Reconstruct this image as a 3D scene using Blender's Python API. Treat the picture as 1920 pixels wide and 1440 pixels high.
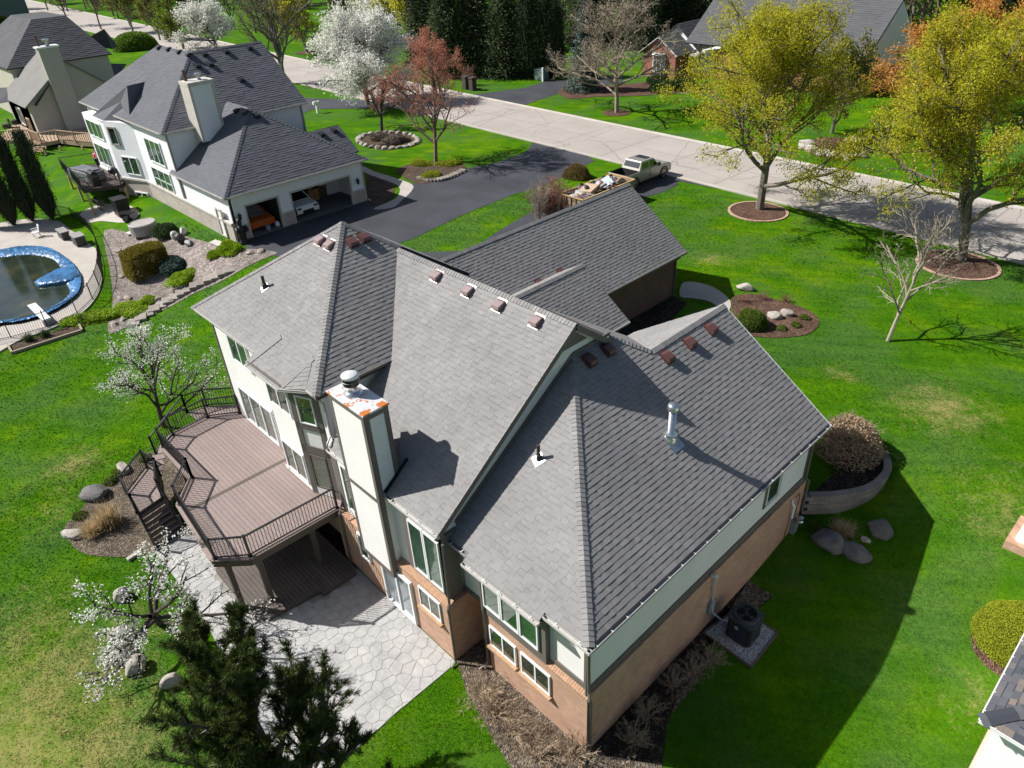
import bpy, bmesh, math, random
import numpy as np
from mathutils import Vector, Matrix

for o in list(bpy.data.objects): bpy.data.objects.remove(o)
scene = bpy.context.scene
COL = scene.collection
random.seed(7)

# ------------------------------------------------------------------ camera
YAW, PITCH, ROLL = math.radians(-47.69193107), math.radians(33.42601275), math.radians(-3.10574014)
FPX = 1350.4855
CAM = np.array([7.6125, -9.0972, 21.0])
def _cam_axes():
    f = np.array([math.sin(YAW)*math.cos(PITCH), math.cos(YAW)*math.cos(PITCH), -math.sin(PITCH)])
    r = np.array([math.cos(YAW), -math.sin(YAW), 0.0]); u = np.cross(r, f)
    c, s = math.cos(ROLL), math.sin(ROLL)
    return c*r+s*u, -s*r+c*u, f
CR, CU, CF = _cam_axes()
cd = bpy.data.cameras.new('Camera'); cam = bpy.data.objects.new('Camera', cd); COL.objects.link(cam)
cd.sensor_fit = 'HORIZONTAL'; cd.sensor_width = 36.0; cd.lens = 36.0*FPX/1920.0
cd.clip_start = 0.5; cd.clip_end = 1500
m4 = Matrix.Identity(4)
for i in range(3):
    m4[i][0] = CR[i]; m4[i][1] = CU[i]; m4[i][2] = -CF[i]; m4[i][3] = CAM[i]
cam.matrix_world = m4
scene.camera = cam

# ------------------------------------------------------------------ light
SUN = np.array([3.2, 2.2, -3.55]); SUN = SUN/np.linalg.norm(SUN)      # direction the light travels
world = bpy.data.worlds.new('World'); scene.world = world; world.use_nodes = True
wn = world.node_tree.nodes; wn.clear()
sky = wn.new('ShaderNodeTexSky'); sky.sky_type = 'NISHITA'; sky.sun_disc = False
sky.sun_elevation = math.asin(-SUN[2]); sky.sun_rotation = math.atan2(-SUN[0], -SUN[1])
sky.altitude = 200; sky.air_density = 1.0; sky.dust_density = 1.6; sky.ozone_density = 0.8
bg = wn.new('ShaderNodeBackground'); bg.inputs['Strength'].default_value = 0.06
wo = wn.new('ShaderNodeOutputWorld')
world.node_tree.links.new(sky.outputs[0], bg.inputs[0]); world.node_tree.links.new(bg.outputs[0], wo.inputs[0])
sl = bpy.data.lights.new('Sun', 'SUN'); sl.energy = 5.0; sl.angle = math.radians(0.5); sl.color = (1.0, 0.972, 0.93)
so = bpy.data.objects.new('Sun', sl); COL.objects.link(so); so.location = (-40, -30, 60)
so.rotation_euler = Vector(SUN).to_track_quat('-Z', 'Y').to_euler()
scene.view_settings.view_transform = 'Standard'; scene.view_settings.look = 'None'
scene.view_settings.exposure = 0.55; scene.view_settings.gamma = 1.0; scene.view_settings.use_curve_mapping = False
scene.render.engine = 'CYCLES'
scene.cycles.max_bounces = 6; scene.cycles.diffuse_bounces = 3; scene.cycles.transparent_max_bounces = 8
# ------------------------------------------------------------------ places: terrain and pixel rays that meet it
def smooth(a, b, x):
    t = min(1.0, max(0.0, (x-a)/(b-a))); return t*t*(3-2*t)
PLATEAU = 2.0
def zt(x, y):
    s = smooth(-24, -9, x)
    a = 2.6+5.0*s; b = 10.2+10.5*s
    return PLATEAU*smooth(a, b, y)
def ray(px, py):
    return CF + CR*((px-960)/FPX) - CU*((py-720)/FPX)
def PX(px, py, z=0.0):
    d = ray(px, py); return CAM + d*((z-CAM[2])/d[2])
def PXX(px, py, X):
    d = ray(px, py); return CAM + d*((X-CAM[0])/d[0])
def PXY(px, py, Y):
    d = ray(px, py); return CAM + d*((Y-CAM[1])/d[1])
def PT(px, py):
    z = 1.0
    for i in range(40):
        p = PX(px, py, z); z = 0.5*z+0.5*zt(p[0], p[1])
    p = PX(px, py, z); return np.array([p[0], p[1], zt(p[0], p[1])])
def V3(*a): return np.array(a, float)
def unit(v): v = np.asarray(v, float); return v/np.linalg.norm(v)

# ------------------------------------------------------------------ mesh helpers
class MB:
    def __init__(s): s.v = []; s.f = []; s.t = []
    def poly(s, pts, tone=0.5):
        n = len(s.v); s.v += [tuple(map(float, p)) for p in pts]; s.f.append(tuple(range(n, n+len(pts)))); s.t.append(tone); return s
    def mesh(s, vs, fs, tone=0.5):
        n = len(s.v); s.v += [tuple(map(float, p)) for p in vs]
        for f in fs: s.f.append(tuple(n+i for i in f)); s.t.append(tone)
        return s
    def obox(s, c, ax, ay, az, tone=0.5):
        c, ax, ay, az = [np.asarray(q, float) for q in (c, ax, ay, az)]
        vs = [c+i*ax+j*ay+k*az for k in (-1, 1) for j in (-1, 1) for i in (-1, 1)]
        if np.dot(np.cross(ax, ay), az) < 0: fs = [(0,1,3,2),(4,6,7,5),(0,4,5,1),(2,3,7,6),(0,2,6,4),(1,5,7,3)]
        else: fs = [(0,2,3,1),(4,5,7,6),(0,1,5,4),(2,6,7,3),(0,4,6,2),(1,3,7,5)]
        return s.mesh(vs, fs, tone)
    def box(s, lo, hi, tone=0.5):
        lo = np.array(lo, float); hi = np.array(hi, float); c = (lo+hi)/2; h = (hi-lo)/2
        return s.obox(c, (h[0],0,0), (0,h[1],0), (0,0,h[2]), tone)
    def bar(s, p, q, w, h, up=(0,0,1), tone=0.5):
        p, q, up = np.asarray(p,float), np.asarray(q,float), np.asarray(up,float)
        d = q-p; L = np.linalg.norm(d); d = d/L
        side = np.cross(d, up); n = np.linalg.norm(side)
        side = unit(np.cross(d, (1,0,0))) if n < 1e-6 else side/n
        u = np.cross(side, d)
        return s.obox((p+q)/2, d*L/2, side*w/2, u*h/2, tone)
    def prism(s, pts, z0, z1, tone=0.5):
        a = sum(pts[i][0]*pts[(i+1) % len(pts)][1]-pts[(i+1) % len(pts)][0]*pts[i][1] for i in range(len(pts)))
        if a < 0: pts = pts[::-1]
        n = len(pts); b = len(s.v)
        s.v += [(float(p[0]), float(p[1]), float(z0)) for p in pts]+[(float(p[0]), float(p[1]), float(z1)) for p in pts]
        s.f.append(tuple(b+i for i in reversed(range(n)))); s.f.append(tuple(b+n+i for i in range(n))); s.t += [tone, tone]
        for i in range(n):
            j = (i+1) % n; s.f.append((b+i, b+j, b+n+j, b+n+i)); s.t.append(tone)
        return s
    def slab(s, pts, nrm, t, tone=0.5):      # planar polygon given thickness t below its plane
        nrm = np.asarray(nrm, float); n = len(pts)
        top = [np.asarray(p, float) for p in pts]; bot = [p-nrm*t for p in top]
        fs = [tuple(range(n)), tuple(range(2*n-1, n-1, -1))]+[(i, n+i, n+(i+1) % n, (i+1) % n) for i in range(n)]
        return s.mesh(top+bot, fs, tone)
    def tube(s, pts, rad, n=8, cap=True, tone=0.5):
        pts = [np.asarray(p, float) for p in pts]; b = len(s.v); k = len(pts)
        if not hasattr(rad, '__len__'): rad = [rad]*k
        ref = None
        for i, p in enumerate(pts):
            d = unit(pts[min(i+1, k-1)]-pts[max(i-1, 0)])
            if ref is None: ref = np.cross(d, (0,0,1)) if abs(d[2]) < .9 else np.cross(d, (1,0,0))
            a = unit(ref-d*np.dot(ref, d)); ref = a; c = np.cross(d, a)
            for j in range(n):
                th = 2*math.pi*j/n; s.v.append(tuple(p+rad[i]*(a*math.cos(th)+c*math.sin(th))))
        for i in range(k-1):
            for j in range(n):
                j2 = (j+1) % n; s.f.append((b+i*n+j, b+i*n+j2, b+(i+1)*n+j2, b+(i+1)*n+j)); s.t.append(tone)
        if cap:
            s.f.append(tuple(b+j for j in reversed(range(n)))); s.f.append(tuple(b+(k-1)*n+j for j in range(n))); s.t += [tone, tone]
        return s
    def lathe(s, prof, c, n=20, tone=0.5, rfun=None):
        b = len(s.v); c = np.asarray(c, float)
        for (r, z) in prof:
            for j in range(n):
                th = 2*math.pi*j/n; rr = r*(rfun(th) if rfun else 1)
                s.v.append((c[0]+rr*math.cos(th), c[1]+rr*math.sin(th), c[2]+z))
        for i in range(len(prof)-1):
            for j in range(n):
                j2 = (j+1) % n; s.f.append((b+i*n+j, b+i*n+j2, b+(i+1)*n+j2, b+(i+1)*n+j)); s.t.append(tone)
        s.f.append(tuple(b+j for j in reversed(range(n)))); s.f.append(tuple(b+(len(prof)-1)*n+j for j in range(n))); s.t += [tone, tone]
        return s
    def build(s, name, mat, parent=None, smooth=False, stuff=False, bevel=0, label=None):
        off = np.array(ROOTS[parent.name]) if parent is not None else np.zeros(3)
        me = bpy.data.meshes.new(name)
        me.from_pydata([tuple(np.asarray(v)-off) for v in s.v] if parent is not None else s.v, [], s.f)
        at = me.attributes.new('tone', 'FLOAT', 'FACE'); at.data.foreach_set('value', s.t)
        return link(name, me, mat, parent, smooth, stuff, bevel, label)
ROOTS = {}
def link(name, me, mat, parent=None, smooth=False, stuff=False, bevel=0, label=None, loc=None):
    me.materials.clear(); me.materials.append(mat)
    if smooth: me.polygons.foreach_set('use_smooth', [True]*len(me.polygons))
    o = bpy.data.objects.new(name, me); COL.objects.link(o)
    if parent is not None: o.parent = parent; ROOTS[o.name] = ROOTS[parent.name]
    else: ROOTS[o.name] = (0, 0, 0)
    if loc is not None: o.location = loc
    if stuff: o['kind'] = 'stuff'
    if label: o['label'] = label
    if bevel:
        md = o.modifiers.new('bevel', 'BEVEL'); md.width = bevel; md.segments = 2; md.limit_method = 'ANGLE'; md.angle_limit = math.radians(35)
    return o
def tag(o, label, cat, group=None):
    o['label'] = label; o['category'] = cat
    if group: o['group'] = group
    return o
def thing(name, label, cat, loc, group=None):
    o = bpy.data.objects.new(name, None); COL.objects.link(o); o.location = [float(q) for q in loc]
    o.empty_display_size = 0.3; ROOTS[o.name] = tuple(float(q) for q in loc)
    return tag(o, label, cat, group)
def struct(o, kind='structure'): o['kind'] = kind; return o

# fast mesh from numpy: quads (N,4,3) or tris (N,3,3), tone per face
def npmesh(name, V, k, tone):
    n = len(V)
    me = bpy.data.meshes.new(name)
    me.vertices.add(n*k); me.vertices.foreach_set('co', np.ascontiguousarray(V, dtype=np.float32).ravel())
    me.loops.add(n*k); me.loops.foreach_set('vertex_index', np.arange(n*k, dtype=np.int32))
    me.polygons.add(n); me.polygons.foreach_set('loop_start', np.arange(0, n*k, k, dtype=np.int32))
    try: me.polygons.foreach_set('loop_total', np.full(n, k, dtype=np.int32))
    except Exception: pass
    at = me.attributes.new('tone', 'FLOAT', 'FACE'); at.data.foreach_set('value', np.ascontiguousarray(tone, dtype=np.float32))
    me.update(calc_edges=True); me.validate()
    return me

# ------------------------------------------------------------------ materials
def _nodes(name):
    m = bpy.data.materials.new(name); m.use_nodes = True
    nt = m.node_tree; nt.nodes.clear()
    out = nt.nodes.new('ShaderNodeOutputMaterial'); bs = nt.nodes.new('ShaderNodeBsdfPrincipled')
    nt.links.new(bs.outputs[0], out.inputs[0]); return m, nt, bs
def N(nt, t, **kw):
    n = nt.nodes.new(t)
    for k, v in kw.items(): setattr(n, k, v)
    return n
def noise(nt, scale, detail=4, rough=.55, vec=None, dim='3D'):
    n = N(nt, 'ShaderNodeTexNoise'); n.inputs['Scale'].default_value = scale; n.inputs['Detail'].default_value = detail; n.inputs['Roughness'].default_value = rough
    nt.links.new(vec if vec is not None else pos(nt), n.inputs['Vector']); return n.outputs['Fac']
def pos(nt):
    for n in nt.nodes:
        if n.type == 'NEW_GEOMETRY': return n.outputs['Position']
    return N(nt, 'ShaderNodeNewGeometry').outputs['Position']
def ramp(nt, fac, stops):
    r = N(nt, 'ShaderNodeValToRGB'); e = r.color_ramp.elements
    while len(e) > 1: e.remove(e[-1])
    e[0].position = stops[0][0]; e[0].color = (*stops[0][1], 1)
    for p, c in stops[1:]:
        q = e.new(p); q.color = (*c, 1)
    nt.links.new(fac, r.inputs[0]); return r.outputs[0]
def mixc(nt, fac, a, b, mode='MIX'):
    n = N(nt, 'ShaderNodeMix', data_type='RGBA', blend_type=mode)
    for sock, val in ((n.inputs[0], fac), (n.inputs[6], a), (n.inputs[7], b)):
        if isinstance(val, (int, float)): sock.default_value = val
        elif isinstance(val, tuple): sock.default_value = (*val, 1)
        else: nt.links.new(val, sock)
    return n.outputs[2]
def math_(nt, op, a, b=0.0, clamp=False):
    n = N(nt, 'ShaderNodeMath', operation=op, use_clamp=clamp)
    for i, v in enumerate((a, b)):
        if isinstance(v, (int, float)): n.inputs[i].default_value = v
        else: nt.links.new(v, n.inputs[i])
    return n.outputs[0]
def bump(nt, bs, h, strength, dist=.02):
    b = N(nt, 'ShaderNodeBump'); b.inputs['Strength'].default_value = strength; b.inputs['Distance'].default_value = dist
    nt.links.new(h, b.inputs['Height']); nt.links.new(b.outputs[0], bs.inputs['Normal'])
def grey(c, k): return tuple(max(0.0, min(1.0, q*k)) for q in c)
MATS = {}
def MT(name, col, rough=.75, var=.12, scale=2.0, fine=.1, fscale=30, tone=.25, bmp=0, bscale=60, bdist=.01, metal=0, spec=.35, rnd=0, trans=0, coat=0):
    if name in MATS: return MATS[name]
    m, nt, bs = _nodes(name)
    c = ramp(nt, noise(nt, scale), [(.3, grey(col, 1-var)), (.7, grey(col, 1+var))])
    if fine: c = mixc(nt, 1.0, c, ramp(nt, noise(nt, fscale, 3), [(.3, (1-fine,)*3), (.7, (1+fine if fine < .0 else 1.0,)*3)]), 'MULTIPLY')
    if tone:
        a = N(nt, 'ShaderNodeAttribute', attribute_name='tone')
        k = math_(nt, 'ADD', math_(nt, 'MULTIPLY', a.outputs['Fac'], 2*tone), 1-tone)
        mm = N(nt, 'ShaderNodeVectorMath', operation='SCALE'); nt.links.new(c, mm.inputs[0]); nt.links.new(k, mm.inputs['Scale']); c = mm.outputs[0]
    if rnd:
        oi = N(nt, 'ShaderNodeObjectInfo')
        k = math_(nt, 'ADD', math_(nt, 'MULTIPLY', oi.outputs['Random'], 2*rnd), 1-rnd)
        mm = N(nt, 'ShaderNodeVectorMath', operation='SCALE'); nt.links.new(c, mm.inputs[0]); nt.links.new(k, mm.inputs['Scale']); c = mm.outputs[0]
    nt.links.new(c, bs.inputs['Base Color'])
    bs.inputs['Roughness'].default_value = rough; bs.inputs['Metallic'].default_value = metal
    bs.inputs['Specular IOR Level'].default_value = spec
    if coat: bs.inputs['Coat Weight'].default_value = coat; bs.inputs['Coat Roughness'].default_value = .05
    if bmp: bump(nt, bs, noise(nt, bscale, 3), bmp, bdist)
    if trans:
        # thin leaves: some light passes through
        tr = N(nt, 'ShaderNodeBsdfTranslucent'); nt.links.new(c, tr.inputs[0])
        mx = N(nt, 'ShaderNodeMixShader'); mx.inputs[0].default_value = trans
        out = [n for n in nt.nodes if n.type == 'OUTPUT_MATERIAL'][0]
        nt.links.new(bs.outputs[0], mx.inputs[1]); nt.links.new(tr.outputs[0], mx.inputs[2]); nt.links.new(mx.outputs[0], out.inputs[0])
    MATS[name] = m; return m
def vecxyz(nt, x=None, y=None, z=None):
    n = N(nt, 'ShaderNodeCombineXYZ')
    for i, v in enumerate((x, y, z)):
        if v is None: continue
        if isinstance(v, (int, float)): n.inputs[i].default_value = v
        else: nt.links.new(v, n.inputs[i])
    return n.outputs[0]
def sep(nt, v=None):
    n = N(nt, 'ShaderNodeSeparateXYZ'); nt.links.new(v if v is not None else pos(nt), n.inputs[0]); return n.outputs
def m_grass():
    m, nt, bs = _nodes('lawn_grass')
    P = sep(nt)
    big = noise(nt, .09, 3); mid = noise(nt, .55, 4); fin = noise(nt, 6, 5, .75); tiny = noise(nt, 26, 4, .8)
    # mowing streaks: stretched noise
    st = noise(nt, 1.0, 3, .6, vecxyz(nt, math_(nt, 'ADD', math_(nt, 'MULTIPLY', P[0], .16), math_(nt, 'MULTIPLY', P[1], .10)), math_(nt, 'SUBTRACT', math_(nt, 'MULTIPLY', P[1], 1.3), math_(nt, 'MULTIPLY', P[0], .8)), 0.0))
    c = ramp(nt, math_(nt, 'ADD', math_(nt, 'MULTIPLY', mid, .6), math_(nt, 'MULTIPLY', big, .4)), [(.30, (.034, .118, .007)), (.5, (.056, .160, .003)), (.68, (.115, .220, .003))])
    c = mixc(nt, ramp(nt, noise(nt, .28, 4), [(.45, (0,)*3), (.62, (.75,)*3)]), c, (.058, .135, .028))
    c = mixc(nt, .6, c, ramp(nt, st, [(.33, (.62, .74, .7)), (.67, (1.3, 1.16, 1.0))]), 'MULTIPLY')
    c = mixc(nt, .5, c, ramp(nt, fin, [(.3, (.52, .6, .5)), (.7, (1.42, 1.3, 1.4))]), 'MULTIPLY')
    c = mixc(nt, .55, c, ramp(nt, tiny, [(.28, (.42, .5, .42)), (.74, (1.6, 1.45, 1.6))]), 'MULTIPLY')
    # straw: thin dry patches; more of it on the camera-side slope and at a few spots of the front lawn
    def spot(x, y, r):
        d = N(nt, 'ShaderNodeVectorMath', operation='DISTANCE'); nt.links.new(vecxyz(nt, P[0], P[1], 0.0), d.inputs[0]); d.inputs[1].default_value = (x, y, 0)
        return math_(nt, 'SUBTRACT', 1.0, math_(nt, 'DIVIDE', d.outputs['Value'], r), True)
    tot = None
    for (qx, qy, r, k) in SPOTS:
        p = PT(qx, qy); s_ = math_(nt, 'MULTIPLY', spot(p[0], p[1], r), k)
        tot = s_ if tot is None else math_(nt, 'MAXIMUM', tot, s_)
    dn = math_(nt, 'ADD', math_(nt, 'MULTIPLY', noise(nt, 1.3, 5, .75), .5), math_(nt, 'MULTIPLY', noise(nt, 9, 5, .8), .5))
    dry = math_(nt, 'SUBTRACT', math_(nt, 'ADD', dn, math_(nt, 'MULTIPLY', tot, .25)), .585)
    dry = math_(nt, 'MULTIPLY', dry, 5.0, True)
    c = mixc(nt, math_(nt, 'MULTIPLY', dry, .75), c, ramp(nt, tiny, [(.3, (.19, .17, .045)), (.7, (.44, .37, .16))]))
    nt.links.new(c, bs.inputs['Base Color']); bs.inputs['Roughness'].default_value = 1.0; bs.inputs['Specular IOR Level'].default_value = .03
    h = math_(nt, 'ADD', math_(nt, 'MULTIPLY', tiny, .6), math_(nt, 'MULTIPLY', fin, .5))
    bump(nt, bs, h, .7, .045)
    return m
SPOTS = [(90, 1300, 5.5, 1), (40, 1200, 4.0, .8), (180, 1400, 4.5, 1), (140, 870, 2.6, .8), (90, 960, 3, .5), (1770, 765, 3.2, 1.0), (1580, 700, 1.5, .7), (1330, 485, 2.0, .8), (1890, 950, 3, .7), (1880, 1330, 3, .5), (40, 1420, 5, 1), (150, 1180, 2.2, .6), (1500, 430, 1.5, .4), (1600, 560, 1.2, .3)]
def m_brick(name, cols, mortar, w=.2, h=.0665, bmp=.5):
    m, nt, bs = _nodes(name); P = sep(nt)
    v = vecxyz(nt, math_(nt, 'ADD', P[0], P[1]), P[2], 0.0)
    b = N(nt, 'ShaderNodeTexBrick'); nt.links.new(v, b.inputs['Vector'])
    b.inputs['Scale'].default_value = 1.0; b.inputs['Brick Width'].default_value = w; b.inputs['Row Height'].default_value = h
    b.inputs['Mortar Size'].default_value = .006; b.inputs['Mortar Smooth'].default_value = .2; b.inputs['Bias'].default_value = 0
    b.inputs['Color1'].default_value = (*cols[0], 1); b.inputs['Color2'].default_value = (*cols[1], 1); b.inputs['Mortar'].default_value = (*mortar, 1)
    c = mixc(nt, .8, b.outputs['Color'], ramp(nt, noise(nt, 1.2, 5), [(.3, (.82, .82, .82)), (.7, (1.12, 1.1, 1.08))]), 'MULTIPLY')
    nt.links.new(c, bs.inputs['Base Color']); bs.inputs['Roughness'].default_value = .88; bs.inputs['Specular IOR Level'].default_value = .2
    bump(nt, bs, math_(nt, 'SUBTRACT', 1.0, b.outputs['Fac']), bmp, .008); return m
def m_siding(name, col, step=.19, rough=.55):
    m, nt, bs = _nodes(name); P = sep(nt)
    s = math_(nt, 'FRACT', math_(nt, 'DIVIDE', P[2], step))
    c = ramp(nt, noise(nt, .8, 4), [(.3, grey(col, .95)), (.7, grey(col, 1.03))])
    c = mixc(nt, 1.0, c, ramp(nt, noise(nt, 14, 4), [(.3, (.96, .96, .96)), (.6, (1, 1, 1))]), 'MULTIPLY')
    nt.links.new(c, bs.inputs['Base Color']); bs.inputs['Roughness'].default_value = rough; bs.inputs['Specular IOR Level'].default_value = .3
    bump(nt, bs, math_(nt, 'SUBTRACT', 1.0, s), .55, .02); return m
def m_road():
    m, nt, bs = _nodes('concrete_road'); P = sep(nt)
    c = ramp(nt, noise(nt, .25, 5), [(.3, (.34, .305, .27)), (.7, (.41, .37, .33))])
    c = mixc(nt, .8, c, ramp(nt, noise(nt, 6, 5, .7), [(.3, (.86, .86, .86)), (.7, (1.06, 1.06, 1.06))]), 'MULTIPLY')
    w = N(nt, 'ShaderNodeTexVoronoi', feature='DISTANCE_TO_EDGE'); w.inputs['Scale'].default_value = .16
    wob = N(nt, 'ShaderNodeVectorMath', operation='ADD'); nt.links.new(pos(nt), wob.inputs[0])
    nz = N(nt, 'ShaderNodeTexNoise'); nz.inputs['Scale'].default_value = .6; nt.links.new(pos(nt), nz.inputs['Vector']); nt.links.new(nz.outputs['Color'], wob.inputs[1])
    nt.links.new(wob.outputs[0], w.inputs['Vector'])
    c = mixc(nt, ramp(nt, w.outputs['Distance'], [(.0, (.6,)*3), (.012, (0,)*3)]), c, (.17, .15, .13))
    nt.links.new(c, bs.inputs['Base Color']); bs.inputs['Roughness'].default_value = .9
    bump(nt, bs, noise(nt, 60, 3), .25, .01); return m
def m_mulch(name, a, b, sc=22):
    m, nt, bs = _nodes(name)
    v = N(nt, 'ShaderNodeTexVoronoi'); v.inputs['Scale'].default_value = sc; v.inputs['Randomness'].default_value = 1; nt.links.new(pos(nt), v.inputs['Vector'])
    c = ramp(nt, v.outputs['Color'], [(.1, grey(a, .7)), (.5, a), (.9, b)])
    c = mixc(nt, .8, c, ramp(nt, noise(nt, 1.2, 4), [(.3, (.65,)*3), (.7, (1.25,)*3)]), 'MULTIPLY')
    nt.links.new(c, bs.inputs['Base Color']); bs.inputs['Roughness'].default_value = .95; bs.inputs['Specular IOR Level'].default_value = .1
    bump(nt, bs, math_(nt, 'ADD', v.outputs['Distance'], noise(nt, sc*.6, 3)), .9, .06); return m
def m_shingle(name, col, tone=.16):
    m, nt, bs = _nodes(name)
    c = ramp(nt, noise(nt, .5, 4), [(.3, grey(col, .92)), (.7, grey(col, 1.08))])
    c = mixc(nt, 1.0, c, ramp(nt, noise(nt, 140, 2, .8), [(.25, (.72, .72, .72)), (.75, (1.22, 1.2, 1.18))]), 'MULTIPLY')
    # water streaks running down the slope and slight staining
    c = mixc(nt, .6, c, ramp(nt, noise(nt, 2.2, 5, .7), [(.3, (.88, .88, .9)), (.7, (1.06, 1.05, 1.04))]), 'MULTIPLY')
    a = N(nt, 'ShaderNodeAttribute', attribute_name='tone')
    k = math_(nt, 'ADD', math_(nt, 'MULTIPLY', a.outputs['Fac'], 2*tone), 1-tone)
    mm = N(nt, 'ShaderNodeVectorMath', operation='SCALE'); nt.links.new(c, mm.inputs[0]); nt.links.new(k, mm.inputs['Scale'])
    nt.links.new(mm.outputs[0], bs.inputs['Base Color']); bs.inputs['Roughness'].default_value = .93; bs.inputs['Specular IOR Level'].default_value = .15
    bump(nt, bs, noise(nt, 160, 2), .35, .006); return m
def m_glass(name, tint, rough=.04):
    m, nt, bs = _nodes(name)
    c = ramp(nt, noise(nt, .9, 3), [(.35, grey(tint, .6)), (.65, grey(tint, 1.4))])
    nt.links.new(c, bs.inputs['Base Color']); bs.inputs['Roughness'].default_value = rough; bs.inputs['Specular IOR Level'].default_value = 1.0
    bs.inputs['IOR'].default_value = 1.9; bump(nt, bs, noise(nt, 1.5, 2), .06, .02); return m

GRASS = m_grass()
BRICK = m_brick('tan_brick', ((.53, .325, .22), (.43, .235, .15)), (.50, .42, .345))
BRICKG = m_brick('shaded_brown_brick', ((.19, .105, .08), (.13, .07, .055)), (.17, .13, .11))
NBRICK = m_brick('pale_brick', ((.50, .44, .385), (.40, .35, .31)), (.47, .43, .39))
RBRICK = m_brick('red_brick', ((.36, .12, .07), (.28, .085, .055)), (.34, .26, .22))
SIDING = m_siding('white_siding', (.79, .775, .745))
NSIDING = m_siding('neighbour_white_siding', (.80, .805, .82), .16)
GSIDING = m_siding('taupe_siding', (.40, .385, .345), .16)
TSIDING = m_siding('beige_siding', (.52, .48, .41), .16)
TRIM = MT('taupe_trim_paint', (.145, .13, .115), .5, .06, 1, .05)
WHITE = MT('white_paint', (.78, .78, .765), .45, .04, 2, .04)
VINYL = MT('white_vinyl', (.8, .81, .81), .35, .03, 2, .02)
GUTTER = MT('pale_gutter_metal', (.52, .505, .475), .4, .08, 3, .1)
SHING = m_shingle('weathered_grey_shingle', (.246, .242, .238), .22)
NSHING = m_shingle('slate_grey_shingle', (.128, .133, .148), .14)
FSHING = m_shingle('dark_grey_shingle', (.105, .108, .115), .2)
UNDER = MT('roof_underlay', (.04, .04, .042), .9)
GLASS = m_glass('window_glass', (.025, .045, .03))  # opaque pane, dark green painted in for reflected greenery and interior
GLASSG = m_glass('green_reflection_glass', (.035, .085, .045))  # greener copy, the lawn's reflection put into the pane colour
DARKGL = m_glass('dark_car_glass', (.006, .007, .009), .06)
ROAD = m_road()
CURB = MT('curb_concrete', (.47, .425, .375), .85, .1, .6, .15, 20, bmp=.2)
CONC = MT('pale_concrete', (.45, .41, .365), .85, .1, .7, .15, 12, bmp=.2, bscale=40)
WALKC = MT('sidewalk_concrete', (.42, .40, .37), .85, .1, .7, .12, 12, bmp=.2, bscale=40)
ASPH = MT('sealed_asphalt', (.058, .061, .071), .7, .25, .35, .3, 25, bmp=.35, bscale=90)
MULCH = m_mulch('brown_mulch', (.09, .062, .045), (.21, .16, .12))
MULCHR = m_mulch('red_brown_mulch', (.11, .062, .043), (.25, .165, .12))
DIRT = m_mulch('leaf_litter', (.12, .095, .07), (.27, .225, .175), 16)
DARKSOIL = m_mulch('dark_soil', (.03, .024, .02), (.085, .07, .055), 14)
STONEG = m_mulch('stone_chips', (.20, .17, .15), (.42, .37, .33), 14)
GRAVEL = m_mulch('white_gravel', (.30, .30, .31), (.72, .72, .72), 26)
BLACK = MT('black_metal', (.012, .012, .013), .35, .1, 4, .05, spec=.5)
DECKB = MT('grey_brown_deck_board', (.265, .205, .185), .62, .08, .6, .12, 8, rnd=.06, bmp=.1, bscale=30)
DECKD = MT('brown_fascia_board', (.10, .078, .062), .6, .1, .8, .1)
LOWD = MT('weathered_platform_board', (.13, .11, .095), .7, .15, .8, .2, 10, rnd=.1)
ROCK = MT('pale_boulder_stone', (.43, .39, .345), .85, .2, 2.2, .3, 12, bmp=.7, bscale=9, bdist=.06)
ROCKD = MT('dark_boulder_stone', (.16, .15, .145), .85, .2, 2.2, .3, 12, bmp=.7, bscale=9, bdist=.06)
BLOCK = MT('retaining_block', (.26, .23, .20), .9, .15, 1.5, .25, 14, rnd=.15, bmp=.5, bscale=25, bdist=.02)
STEEL = MT('galvanised_steel', (.62, .64, .66), .28, .08, 4, .1, metal=.9)
VENTM = MT('oxide_red_vent_metal', (.135, .062, .058), .42, .1, 3, .1, spec=.5, metal=.25)
WOODP = MT('new_pine_lumber', (.52, .36, .17), .7, .15, 3, .15)
CEDAR = MT('tan_deck_lumber', (.44, .31, .215), .7, .12, 2, .12)
BARKD = MT('dark_bark', (.075, .062, .052), .9, .2, 3, .3, 20, bmp=.6, bscale=30, bdist=.02)
BARKG = MT('grey_bark', (.20, .175, .145), .9, .18, 3, .25, 20, bmp=.6, bscale=30, bdist=.02)
BARKL = MT('pale_bark', (.32, .275, .205), .85, .15, 3, .2, 20, bmp=.4, bscale=30, bdist=.02)
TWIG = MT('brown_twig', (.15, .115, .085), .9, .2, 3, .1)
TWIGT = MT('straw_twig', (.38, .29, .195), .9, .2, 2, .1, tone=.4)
TWIGR = MT('reddish_twig', (.26, .135, .10), .9, .2, 2, .1, tone=.35)
def LF(name, col, tone=.4, tr=.35): return MT(name, col, .7, .12, .8, 0, 30, tone, spec=.2, trans=tr)
L_BLOSSOM = LF('white_blossom', (.80, .79, .72), .18, .3)
L_YELLOW = LF('yellow_green_leaf', (.46, .44, .03), .35, .5)
L_LIME = LF('lime_leaf', (.17, .215, .018), .4)
L_ORANGE = LF('orange_bud', (.60, .30, .07), .3, .45)
L_RED = LF('red_bud', (.48, .20, .135), .35, .4)
L_PINE = LF('pine_needle', (.062, .09, .018), .7, .2)
L_SPRUCE = LF('spruce_needle', (.062, .095, .034), .6, .15)
L_BLUE = LF('blue_spruce_needle', (.135, .18, .155), .4, .1)
L_ARB = LF('arborvitae_leaf', (.022, .055, .013), .5, .1)
L_BOX = LF('shrub_leaf', (.10, .155, .018), .45)
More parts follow.
